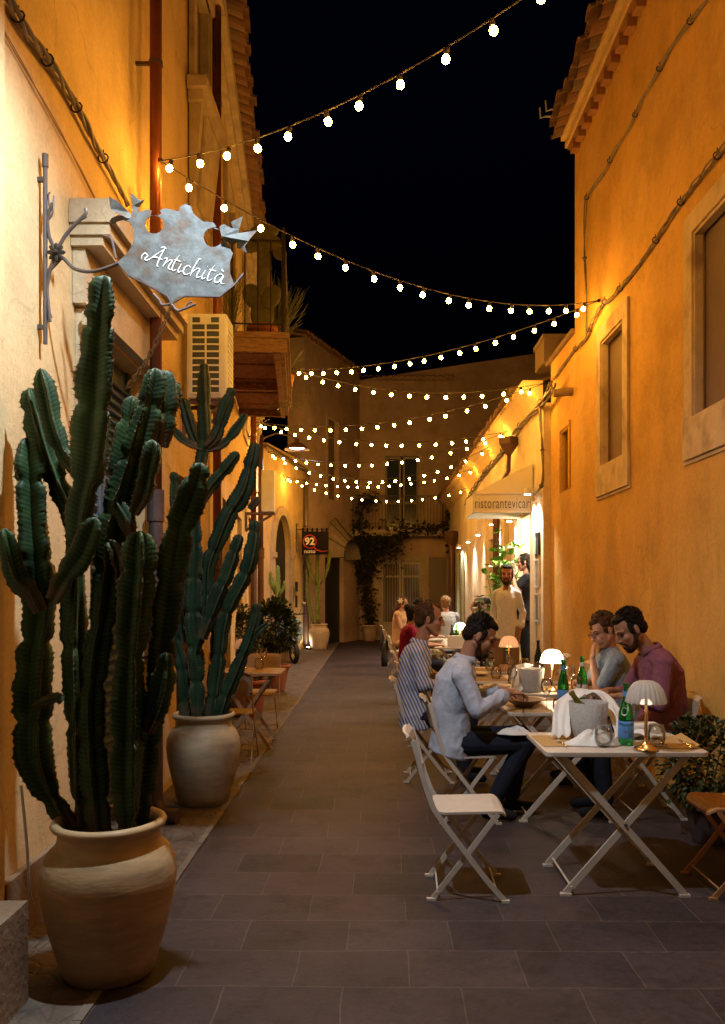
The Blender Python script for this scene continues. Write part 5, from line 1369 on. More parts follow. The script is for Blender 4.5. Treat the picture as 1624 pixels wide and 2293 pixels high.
chair(1.22, 14.3, R(170), 'folding chair carrying the person with curly fair hair')
chair(1.98, 14.6, R(180), 'folding chair carrying the dark haired diner by the plants')
make_chair((1.88, 4.33, 0), R(180), 'folding chair coloured as in orange shade at the right edge of the photo', M_furn2)
M_furn3 = mat('dusty_cream_metal', (.34, .24, .15), .6)
cc = make_chair((-1.28, 7.55, 0), R(90), 'dusty folding chair at the small cafe table, nearer one', M_furn3, 'folding chairs at the small cafe table')
dup(cc, (-1.26, 9.05, 0), R(-90), 'dusty folding chair facing it across the small cafe table')
T1 = make_table((1.268, 4.42, 0), 0, 'nearest cream folding table with the wine bucket and unlit ribbed lamp')
for x, y, lab in ((1.29, 5.75, 'second cream folding table where the bearded men dine'), (1.29, 6.72, 'third folding table carrying the glowing white lamp'), (1.29, 7.60, 'fourth folding table laid with woven placemats'),
                  (1.29, 8.42, 'fifth folding table with the amber glass lamp'), (1.25, 11.9, 'far folding table carrying two wine bottles and a menu box'), (1.2, 13.6, 'folding table in front of the curly haired diner'), (1.15, 15.2, 'farthest folding table by the woman in the floral dress')):
    c = copy_tree(T1); c.location = (x, y, 0); c['label'] = lab
tt = make_table((-1.27, 8.3, 0), 0, 'small cafe table beside the second cactus jar', M_furn3, .70, .58)

# ================================================================== TABLEWARE
TZ = .741


def tpt(px, py): Y = (EH - TZ) * FP / (py - CY); return V(((px - CX) * Y / FP, Y, TZ))


def bottle(p, label, m=None, h=.30, r=.0385, lab=None, name='glass_bottle', tilt=None, group='bottles on the restaurant tables', txt=None):
    m = m or M_green; t = empty(name, p, 0, label, 'bottle', group)
    k = h / .30; prof = [(0, 0), (r * .9, 0), (r, .006), (r, .13 * k), (r * .97, .155 * k), (r * .72, .19 * k), (.017, .225 * k), (.0145, .26 * k), (.0145, .283 * k), (.0168, .284 * k), (.0168, .296 * k), (.0145, .30 * k), (0, .30 * k)]
    mb = MB(); mb.lathe(prof, 24, close=False); mb.build('glass', m, t, smooth=True, local=True)
    if lab:
        mb = MB(); mb.lathe([(r + .0006, .035 * k), (r + .0012, .036 * k), (r + .0012, .117 * k), (r + .0006, .118 * k)], 28, close=False)
        lb = mb.build('label', lab, t, smooth=True, local=True)
        mb = MB(); mb.lathe([(.0165, .235 * k), (.0165, .262 * k)], 16, close=False); mb.build('neck_label', lab, t, smooth=True, local=True)
        if txt:
            v_, f_ = text_mesh(txt, .017, .0002); mb = MB()
            def wrapp(x, y, z, z0): a = -PI / 2 + x / r; return V(((r + .0022 + z) * math.cos(a), (r + .0022 + z) * math.sin(a), z0 + y))
            mb.add([wrapp(x, y, z, .102 * k) for x, y, z in v_], f_); mb.build('lettering', M_ink, lb, local=True)
            mb = MB(); mb.ell(wrapp(-.012, 0, 0, .07 * k), (.005, .001, .005), n=5, m=4); mb.build('red_star', M_lred, lb, local=True)
            mb = MB(); v2, f2 = plate_mesh([[(.017 * math.cos(q), .021 * math.sin(q)) for q in [j * PI / 8 for j in range(16)]]], .0003)
            mb.add([wrapp(x - .02, y, z - .006 - .25 * (y), .165 * k) for x, y, z in v2], f2); mb.build('shoulder_label', M_lwhite, t, local=True)
    if tilt: t.rotation_euler = tilt
    return t


def tumbler(p, label, r=.047, h=.115, water=True, group='stemless glasses'):
    t = empty('drinking_glass', p, 0, label, 'glass', group)
    o = [(0, 0), (r * .55, 0), (r * .85, h * .12), (r, h * .38), (r * .96, h * .65), (r * .78, h)]; i = [(r * .76, h), (r * .93, h * .65), (r * .965, h * .38), (r * .8, h * .15), (0, h * .09)]
    mb = MB(); mb.lathe(o + i, 26, close=False); mb.build('bowl', M_glass, t, smooth=True, local=True); return t


def wineglass(p, label, r=.04, h=.21, group='wine glasses'):
    t = empty('wine_glass', p, 0, label, 'glass', group)
    prof = [(0, 0), (.034, 0), (.034, .003), (.006, .008), (.004, .03), (.004, .095), (r * .6, .115), (r, .15), (r * .95, .18), (r * .76, h), (r * .74, h), (r * .93, .18), (r * .97, .15), (r * .55, .118), (0, .105)]
    mb = MB(); mb.lathe([(a, b * h / .21) for a, b in prof], 22, close=False); mb.build('bowl', M_glass, t, smooth=True, local=True); return t


def table_lamp(p, label, sm, h=.36, r=.10, power=0, col=(1, .8, .5), cat='table lamp'):
    t = empty('table_lamp', p, 0, label, cat, 'small table lamps'); zs = h - .115 * r / .1
    mb = MB(); mb.lathe([(0, 0), (.058, 0), (.062, .006), (.056, .014), (.03, .026), (.013, .045), (.0085, .07)], 28, close=False); mb.lathe([(.0085, .068), (.0085, zs + .03), (0, zs + .032)], 12, close=False); mb.build('base', M_brass, t, smooth=True, local=True)
    k = r / .1; pr = [(.002, .115), (.035, .112), (.062, .098), (.083, .068), (.094, .035), (.101, .004), (.101, 0)]
    mb = MB(); mb.lathe([(a * k, zs + b * k) for a, b in pr] + [(a * k * .96, zs + b * k - .002) for a, b in pr[::-1]], 96, rib=.045, nrib=22, close=False); s = mb.build('lamp_shade', sm, t, smooth=True, local=True)
    if power: light('POINT', 'lamp_glow', V(p) + V((0, 0, zs + .02)), power, col, None, shadow_soft_size=.03).parent = t
    if power:
        lo = [o for o in kids(t) if o.type == 'LIGHT'][0]; lo.location = (0, 0, zs - .01)
    return t


def placemat(p, w, d, label, m=None, curl=True, rz=0.):
    m = m or M_kraft; t = MB(); n = 8; vs = []; rn = random.Random(int(p[0] * 100)); c, s = math.cos(rz), math.sin(rz)
    for j in range(n + 1):
        for i in range(n + 1):
            x = (i / n - .5) * w; y = (j / n - .5) * d; z = .0015 + (.018 * max(0, (i / n - .72)) ** 2 * 14 if curl else 0) + rn.uniform(0, .0012)
            vs.append(V(p) + V((x * c - y * s, x * s + y * c, z)))
    t.add(vs, [(j * (n + 1) + i, j * (n + 1) + i + 1, (j + 1) * (n + 1) + i + 1, (j + 1) * (n + 1) + i) for j in range(n) for i in range(n)])
    o = t.build('placemat', m, recalc=False); sd = o.modifiers.new('s', 'SOLIDIFY'); sd.thickness = .001
    return tag(o, label, 'placemat', 'paper placemats')


def cloth(p, rx, ry, h, label, seed, m=None, nm='napkin', cat='napkin', inner=0., amp=.5):
    rn = random.Random(seed); mb = MB(); n, k = 40, 12; vs = []
    for j in range(k + 1):
        r = inner + (1 - inner) * j / k
        for i in range(n):
            a = 2 * PI * i / n; f = 1 + .16 * noise.noise(V((math.cos(a) * 2, math.sin(a) * 2, seed)))
            x, y = rx * r * f * math.cos(a), ry * r * f * math.sin(a)
            z = h * (1 - r ** 2.2) * (.75 + amp * noise.noise(V((x * 14, y * 14, seed)))) + .012 * (1 - r) * math.sin(a * 7 + seed) + .02 * abs(noise.noise(V((x * 30, y * 30, seed + 5)))) * (1 - r * .8)
            vs.append(V(p) + V((x, y, max(z, .002))))
    fs = [(j * n + i, j * n + (i + 1) % n, (j + 1) * n + (i + 1) % n, (j + 1) * n + i) for j in range(k) for i in range(n)] + [tuple(range(n))]
    mb.add(vs, fs); o = mb.build(nm, m or M_linen, smooth=True); sd = o.modifiers.new('s', 'SOLIDIFY'); sd.thickness = .0025
    return tag(o, label, cat)


def bucket(p, r, h, label, m=None):
    t = empty('ice_bucket', p, 0, label, 'ice bucket', 'woven wine buckets')
    mb = MB(); mb.lathe([(0, 0), (r * .86, 0), (r * .9, .01), (r, h), (r * .97, h), (r * .86, .015), (0, .014)], 64, close=False, rib=.012, nrib=32)
    mb.build('pail', m or M_bucket, t, smooth=True, local=True); return t


def bowl(p, r, h, label, m=None, food=None):
    t = empty('bowl', p, 0, label, 'bowl', 'plates and bowls')
    mb = MB(); mb.lathe([(0, 0), (r * .4, 0), (r * .55, h * .3), (r * .95, h * .92), (r, h), (r * .93, h * .93), (r * .5, h * .4), (0, h * .25)], 36, close=False); mb.build('dish', m or M_ceram, t, smooth=True, local=True)
    if food:
        mb = MB(); rn = random.Random(int(p[0] * 77))
        for _ in range(12): mb.ell((rn.uniform(-.4, .4) * r, rn.uniform(-.4, .4) * r, h * .5), (r * .16, r * .12, h * .22), n=8, m=6)
        mb.build('meal', food, t, smooth=True, local=True)
    return t


# nearest table
placemat((1.02, 4.44, TZ), .30, .32, 'curled kraft paper placemat at the left of the nearest table', rz=.03)
placemat((1.55, 4.40, TZ), .25, .36, 'kraft paper placemat sticking over the right side of the nearest table', rz=-.1)
bucket((1.168, 4.52, TZ), .105, .20, 'woven pale grey wine bucket on the nearest table')
tag(bottle(V((1.215, 4.50, TZ + .035)), 'olive green bottle lying tilted in the bucket on the nearest table', M_olive, tilt=(0, R(-34), R(20)), h=.27), None, 'bottle').rotation_euler = (R(3), R(-34), R(0))
cl = MB(); rn = random.Random(8)
def drape(path, w, label, seed, dz=.012):
    mb = MB(); S = smoothpath([V(p) for p in path], 7); n = 9; vs = []
    for i, p in enumerate(S):
        tg = (S[min(i + 1, len(S) - 1)] - S[max(i - 1, 0)]).normalized(); sd = tg.cross(V((0, 0, 1))); sd = sd.normalized() if sd.length > .1 else V((0, 1, 0))
        for k in range(n):
            q = k / (n - 1) - .5; nz = noise.noise(V((i * .22, q * 5, seed)))
            vs.append(p + sd * (q * w * (1 + .25 * noise.noise(V((i * .3, 0, seed))))) + V((0, 0, dz * math.sin(q * 16 + i * .2) + .03 * nz)))
    mb.add(vs, [(i * n + k, i * n + k + 1, (i + 1) * n + k + 1, (i + 1) * n + k) for i in range(len(S) - 1) for k in range(n - 1)])
    for v in mb.v: v.z = max(v.z, TZ + .003) if v.z < TZ + .2 and .86 < v.x < 1.7 else v.z
    o = mb.build('napkin', M_linen, smooth=True, recalc=False); sd = o.modifiers.new('s', 'SOLIDIFY'); sd.thickness = .003
    sb = o.modifiers.new('u', 'SUBSURF'); sb.levels = 1; sb.render_levels = 1
    return tag(o, label, 'napkin', 'white napkins')
drape([(1.00, 4.45, TZ + .02), (1.03, 4.56, TZ + .12), (1.10, 4.66, TZ + .20), (1.2, 4.68, TZ + .24), (1.30, 4.62, TZ + .20), (1.33, 4.50, TZ + .10), (1.33, 4.40, TZ + .02)], .10, 'white napkin hung behind the wine bucket on the nearest table', 3)
cloth(V((1.15, 4.345, TZ)), .16, .085, .075, 'crumpled white napkin lying in front of the wine bucket', 5)['group'] = 'white napkins'
tumbler(tpt(1352, 1672), 'stemless glass in front of the bucket on the nearest table')
tumbler(tpt(1470, 1672), 'stemless glass standing behind the unlit table lamp')
bottle(tpt(1402, 1668), 'green water bottle with a blue label on the nearest table', lab=M_lblue, h=.325, txt='S.PELLEGRINO', name='water_bottle')
table_lamp(tpt(1447, 1680) , 'ribbed glass table lamp on a brass stem, on the nearest table', M_shade_dim, .355, .098, .35, (1, .8, .55))
wineglass((1.43, 4.62, TZ), 'wine glass behind the blue labelled bottle of the nearest table')
wineglass((1.26, 4.66, TZ), 'wine glass behind the bucket of the nearest table')
mb = MB(); mb.box(1.40, 1.58, 4.55, 4.66, TZ + .001, TZ + .07); o = mb.build('folded_napkin', M_linen); tag(o, 'folded white napkin block standing right of the bottle', 'napkin'); bv = o.modifiers.new('b', 'BEVEL'); bv.width = .012; bv.segments = 3
drape([(1.38, 4.50, TZ + .02), (1.46, 4.49, TZ + .035), (1.56, 4.47, TZ + .02)], .10, 'loose white napkin under the ribbed lamp', 9, .006)
# second table
bottle(V((1.285, 5.64, TZ)), 'green water bottle with a blue label on the second table', lab=M_lblue, h=.335, name='water_bottle')
bottle(V((1.50, 5.98, TZ)), 'plain green water bottle, farther one on the second table', h=.33, lab=M_lwhite, name='water_bottle')
bowl(V((1.035, 5.73, TZ)), .135, .055, 'wide grey stoneware bowl in front of the man in the pale grey shirt', food=M_bread)
bowl(V((1.12, 5.96, TZ)), .11, .03, 'shallow white plate behind the stoneware bowl', mat('glazed_white_dish', (.62, .58, .50), .3), M_bread)
bowl(V((1.52, 5.62, TZ)), .13, .04, 'plate in front of the bearded man in maroon', mat('cream_dish', (.55, .46, .34), .4), M_bread)
placemat((1.05, 5.66, TZ), .26, .36, 'kraft placemat under the stoneware bowl', curl=False)
placemat((1.56, 5.75, TZ), .24, .36, 'kraft placemat in front of the maroon shirt', curl=False)
wineglass(V((1.16, 5.58, TZ)), 'wine glass beside the stoneware bowl'); wineglass(V((1.39, 5.70, TZ)), 'wine glass between the two green bottles')
tumbler(V((1.23, 5.56, TZ)), 'candle tumbler left of the blue labelled bottle on the second table', .035, .08)
tumbler(V((1.46, 5.55, TZ)), 'short glass right of the bottle on the second table')
# third table
table_lamp(V((1.42, 6.62, TZ)), 'glowing white ribbed table lamp on the third table', M_shade_on, .335, .092, 6.5, (1, .74, .42))
bucket(V((1.25, 6.60, TZ)), .10, .185, 'grey wine bucket left of the glowing lamp')
drape([(1.12, 6.55, TZ + .01), (1.14, 6.62, TZ + .10), (1.18, 6.72, TZ + .19), (1.28, 6.74, TZ + .2)], .10, 'white napkin hung over the bucket by the glowing lamp', 13)
placemat((1.02, 6.75, TZ), .26, .36, 'kraft placemat left of the grey bucket', curl=False); placemat((1.58, 6.75, TZ), .24, .36, 'kraft placemat in front of the person in glasses', curl=False)
for i, (x, y, lab) in enumerate([(1.08, 6.50, 'wine glass nearest the striped shirt'), (1.36, 6.86, 'wine glass just behind the glowing lamp'), (1.55, 6.55, 'wine glass right of the glowing lamp')]): wineglass(V((x, y, TZ)), lab)
tumbler(V((1.16, 6.92, TZ)), 'stemless glass at the far side of the third table')
bowl(V((1.00, 6.75, TZ)), .12, .035, 'side plate left of the grey bucket', mat('pale_dish', (.5, .42, .3), .4))
# fourth and fifth tables
for i, (x, y, lab) in enumerate([(1.02, 7.45, 'near left mat'), (1.02, 7.76, 'far left mat'), (1.52, 7.45, 'near right mat'), (1.52, 7.76, 'far right mat')]): placemat((x, y, TZ), .36, .24, 'woven placemat on the fourth table, ' + lab, mat('woven_mat_%d' % i, (.30, .19, .10), .9, col2=(.42, .29, .16), nscale=60) if i == 0 else MATS['woven_mat_0'], False)
for x, y, lab in [(1.10, 7.5, 'stemless glass on the near left woven mat'), (1.42, 7.42, 'stemless glass on the near right woven mat'), (1.30, 7.68, 'stemless glass in the middle of the fourth table'), (1.55, 7.8, 'stemless glass on the far right woven mat')]: tumbler(V((x, y, TZ)), lab, .05, .12)
wineglass(V((1.22, 7.4, TZ)), 'wine glass on the fourth table nearest its edge')
bowl(V((.98, 7.78, TZ)), .09, .03, 'small plate with red garnish on the fourth table', mat('small_white_dish', (.6, .55, .45), .4), M_lred)
table_lamp(V((1.37, 8.45, TZ)), 'amber glass table lamp behind the man in the pale grey shirt', M_shade_amber, .34, .098, .6, (1, .6, .3))
bottle(V((1.62, 8.2, TZ)), 'dark wine bottle on the fifth table', M_dkglass, name='wine_bottle', h=.31)
mb = MB(); mb.poly([(1.57, 7.62, TZ), (1.68, 7.58, TZ), (1.71, 7.60, TZ + .2), (1.60, 7.64, TZ + .2)], (0, .004, 0)); tag(mb.build('menu_card', M_glass), 'clear acrylic menu card standing on the fourth table', 'menu card')
for x, y, lab in [(1.15, 8.25, 'stemless glass left of the amber lamp'), (1.50, 8.3, 'stemless glass right of the amber lamp')]: tumbler(V((x, y, TZ)), lab, .05, .12)
placemat((1.05, 8.42, TZ), .3, .24, 'woven placemat left of the amber lamp', MATS['woven_mat_0'], False)
cloth(V((1.28, 8.22, TZ)), .10, .07, .07, 'pinkish crumpled napkin in front of the amber lamp', 5, mat('pink_napkin', (.45, .27, .18), .9))
# far tables
bottle(V((1.12, 12.0, TZ)), 'dark wine bottle on the far table', M_dkglass, name='wine_bottle'); bottle(V((1.19, 12.05, TZ)), 'green bottle touching the dark one on the far table', name='water_bottle', lab=M_lwhite)
mb = MB(); mb.box(1.03, 1.35, 11.62, 11.72, TZ, TZ + .16); tag(mb.build('menu_box', M_paper), 'pale cardboard menu box on the far table', 'box')
table_lamp(V((1.25, 12.12, TZ)), 'white table lamp behind the two bottles on the far table', M_shade_on, .33, .09, 1.5, (1, .8, .5))
cloth(V((1.02, 11.95, TZ)), .09, .07, .09, 'white napkin left of the two bottles', 8); wineglass(V((1.34, 11.9, TZ)), 'wine glass right of the two bottles')
table_lamp(V((1.1, 15.2, TZ)), 'distant table lamp at the end of the row', M_shade_on, .33, .09, 1.5, (1, .8, .5))
table_lamp(V((-1.36, 8.45, TZ)), 'dim peach table lamp on the small cafe table', mat('peach_shade', (.62, .42, .28), .5, emit=(1, .6, .3), estr=.12), .31, .085)
tumbler(V((-1.18, 8.4, TZ)), 'stemless glass on the small cafe table'); placemat((-1.12, 8.3, TZ), .2, .3, 'kraft placemat on the small cafe table', curl=False)
wineglass(V((-1.14, 8.45, TZ)), 'wine glass on the small cafe table')
# handbag hung on the far chair
mb = MB(); mb.loft([V((.15, 13.1, .34)), V((.15, 13.1, .45)), V((.16, 13.1, .62)), V((.18, 13.1, .74))], V((0, 1, 0)), [.13, .15, .13, .07], [.05, .06, .05, .03]); mb.tube([V((.18, 13.02, .72)), V((.20, 13.1, .86)), V((.18, 13.18, .72))], .008, 6)
tag(mb.build('handbag', mat('black_leather', (.02, .02, .022), .5), smooth=True), 'black handbag hanging from a far chair back', 'bag')
mb = MB(); mb.loft([V((.14, 16.8, .30)), V((.15, 16.8, .5)), V((.16, 16.8, .78))], V((0, 1, 0)), [.10, .13, .14], [.03, .04, .03]); tag(mb.build('jacket', mat('dark_jacket', (.03, .03, .035), .9), smooth=True), 'dark jacket hung on the farthest chair back', 'jacket')

M_steel = mat('polished_steel', (.6, .58, .55), .2, 1.)


def fork(p, rz, label, knife=False):
    t = MB(); c, s_ = math.cos(rz), math.sin(rz)
    def q(x, y, z): return V(p) + V((x * c - y * s_, x * s_ + y * c, z))
    t.tube([q(-.09, 0, .004), q(0, 0, .006), q(.05, 0, .004)], [.005, .003, .003], 5)
    if knife: t.poly([q(.05, -.006, .003), q(.12, -.008, .003), q(.13, .004, .003), q(.05, .005, .003)], (0, 0, .002))
    else:
        t.poly([q(.05, -.010, .003), q(.075, -.011, .003), q(.075, .011, .003), q(.05, .010, .003)], (0, 0, .002))
        for k in (-.009, -.003, .003, .009): t.tube([q(.074, k, .004), q(.10, k, .006)], .0016, 4)
    tag(t.build('knife' if knife else 'fork', M_steel), label, 'cutlery', 'cutlery')


fork((.99, 5.52, TZ + .003), R(80), 'fork lying near the edge of the second table beside the bowl')
fork((1.66, 5.62, TZ + .003), R(100), 'knife at the wall side of the second table', True)
fork((1.0, 6.50, TZ + .003), R(20), 'fork on the near edge of the third table')
fork((1.50, 4.28, TZ + .006), R(95), 'fork on the right kraft placemat of the nearest table')
fork((1.62, 4.30, TZ + .006), R(86), 'knife on the right kraft placemat of the nearest table', True)
fork((.98, 4.32, TZ + .006), R(92), 'fork on the left kraft placemat of the nearest table')
# ================================================================== PEOPLE
def skin(name, c): return mat(name, c, .52, col2=tuple(x * .82 for x in c), nscale=18, sss=.08, bump=.08, bscale=120)


M_skin1 = skin('tanned_skin', (.42, .20, .12)); M_skin2 = skin('fair_skin', (.50, .27, .18)); M_skin3 = skin('olive_skin', (.40, .21, .13))
M_hairb = mat('black_brown_hair', (.007, .005, .004), .6, spec=.2, col2=(.016, .010, .007), nscale=60, bump=.9, bscale=90)
M_hairbr = mat('brown_hair', (.035, .018, .009), .6, spec=.2, col2=(.10, .05, .022), nscale=50, bump=.9, bscale=80)
M_hairf = mat('dark_blond_hair', (.16, .09, .04), .5, col2=(.28, .17, .08), nscale=40, bump=.9, bscale=80)
M_beard = mat('dark_brown_stubble', (.035, .018, .011), .8, spec=.1, col2=(.07, .035, .02), nscale=90, bump=.6, bscale=120)
M_eye = mat('eye', (.02, .015, .012), .15)
M_lip = mat('lips', (.30, .13, .09), .5)


def fabric(name, c, c2=None, b=.35): return mat(name, c, .9, col2=c2 or tuple(x * .85 for x in c), nscale=40, bump=b, bscale=45, spec=.2)


M_shirtA = fabric('pale_grey_blue_linen', (.46, .50, .60), (.38, .42, .51)); M_maroon = fabric('dusty_maroon_cotton', (.26, .10, .155), (.21, .08, .125)); M_bluesh = fabric('light_blue_chambray', (.26, .33, .43), (.20, .26, .35))
M_white = fabric('white_linen_shirt', (.78, .82, .88)); M_blackc = fabric('black_cloth', (.014, .014, .018)); M_navy = fabric('navy_trousers', (.016, .018, .032)); M_khaki = fabric('khaki_trousers', (.30, .21, .12)); M_burg = fabric('burgundy_top', (.22, .01, .04))
M_peach = fabric('peach_dress', (.55, .34, .18)); M_pale = fabric('pale_blue_top', (.42, .46, .52)); M_brownc = fabric('brown_top', (.12, .06, .04))
M_floral = mat('floral_dress', (.03, .025, .015), .9, col2=(.42, .28, .08), nscale=22, nlow=.47, nhigh=.56, col3=(.45, .38, .25), n3=30)
M_stripe = mat('striped_shirt', (.5, .5, .5), .9, bump=.3, bscale=40)
N, L_, b_ = nodes(M_stripe)
tc = N.new('ShaderNodeTexCoord'); mp = N.new('ShaderNodeMapping'); mp.inputs['Rotation'].default_value = (0, R(24), 0); L_.new(tc.outputs['Object'], mp.inputs[0])
wv = N.new('ShaderNodeTexWave'); wv.inputs['Scale'].default_value = 13; wv.inputs['Distortion'].default_value = 1.6; wv.inputs['Detail'].default_value = 1; wv.inputs['Detail Scale'].default_value = .7; wv.bands_direction = 'X'; L_.new(mp.outputs[0], wv.inputs[0])
rp = N.new('ShaderNodeValToRGB'); rp.color_ramp.elements[0].position = .46; rp.color_ramp.elements[1].position = .54; rp.color_ramp.elements[0].color = (.09, .14, .33, 1); rp.color_ramp.elements[1].color = (.55, .54, .55, 1)
L_.new(wv.outputs['Fac'], rp.inputs[0]); L_.new(rp.outputs[0], b_.inputs['Base Color'])


def folds(amp, seed, sc_=9.):
    def d(p):
        q = V((p.x * sc_, p.y * sc_, p.z * sc_ * .55)) + V((seed, seed, seed))
        a = noise.noise(q); b = 1 - abs(noise.noise(q * 2.1 + V((3, 1, 7)))) * 2
        return amp * (a * .8 + b * .55)
    return d


def hand(mb, w, d, pn, side, curl=.6, k=1., spread=.0):
    """palm and five separate fingers; w wrist, d finger direction, pn palm normal, side = direction of the thumb side"""
    w = V(w); d = V(d).normalized(); pn = V(pn); pn = (pn - d * pn.dot(d)).normalized(); s = d.cross(pn)
    if s.dot(V(side)) < 0: s = -s
    c = w + d * .052 * k
    mb.ell(c, (.046 * k, .040 * k, .015 * k), (d, s, pn)); mb.cap(w - d * .02, w + d * .02, .024 * k, .023 * k)
    for i, (o, ln) in enumerate([(.030, .072), (.010, .080), (-.010, .075), (-.030, .060)]):
        r = .0085 * k * (.93 if i == 3 else 1); b = w + d * (.088 if i in (1, 2) else .082) * k + s * o * k; dd = (d + s * (o * (2.0 + spread * 8)))
        dd.normalize(); a = 0
        for j, f in enumerate((.45, .32, .23)):
            a += curl * (.5 if j == 0 else .8); v = (dd * math.cos(a) + pn * math.sin(a)); e = b + v * ln * f * k; mb.cap(b, e, r * (1 - .08 * j), r * (.92 - .08 * j), 8); b = e
    b = w + d * .03 * k + s * .026 * k; v = (d * .6 + s * .7 + pn * (.25 + curl * .3)).normalized(); e = b + v * .045 * k; mb.cap(b, e, .012 * k, .010 * k, 8)
    v = (d * .85 + s * .25 + pn * (.2 + curl * .4)).normalized(); mb.cap(e, e + v * .032 * k, .010 * k, .008 * k, 8)


def head_shapes(mb, c, f, u, k=1.):
    l = u.cross(f)
    def p(a, b, z): return c + (f * a + l * b + u * z) * k
    A = (f, l, u)
    mb.ell(p(-.012, 0, .035), (.094 * k, .075 * k, .088 * k), A, 20, 14)
    mb.ell(p(.028, 0, -.028), (.062 * k, .060 * k, .082 * k), A, 18, 12)
    mb.ell(p(.058, 0, -.098), (.028 * k, .030 * k, .022 * k), A)
    for s in (-1, 1):
        mb.cap(p(-.002, .056 * s, -.045), p(.052, .020 * s, -.096), .022 * k, .017 * k, 10)
        mb.ell(p(.055, .036 * s, -.022), (.028 * k, .024 * k, .026 * k), A)
        mb.cap(p(.080, .012 * s, .026), p(.066, .044 * s, .024), .012 * k, .010 * k, 8)
        mb.ell(p(-.008, .077 * s, -.006), (.016 * k, .008 * k, .028 * k), A, 12, 8); mb.ell(p(-.015, .081 * s, .003), (.009 * k, .005 * k, .023 * k), A, 10, 8)
        mb.ell(p(.098, .011 * s, -.030), (.010 * k, .008 * k, .007 * k), A, 8, 6)
    mb.cap(p(.086, 0, .020), p(.109, 0, -.024), .0085 * k, .0125 * k, 10)
    mb.cap(p(.088, -.016, -.056), p(.088, .016, -.056), .0075 * k, .0075 * k, 8); mb.cap(p(.086, -.014, -.067), p(.086, .014, -.067), .008 * k, .008 * k, 8)
    return p, A


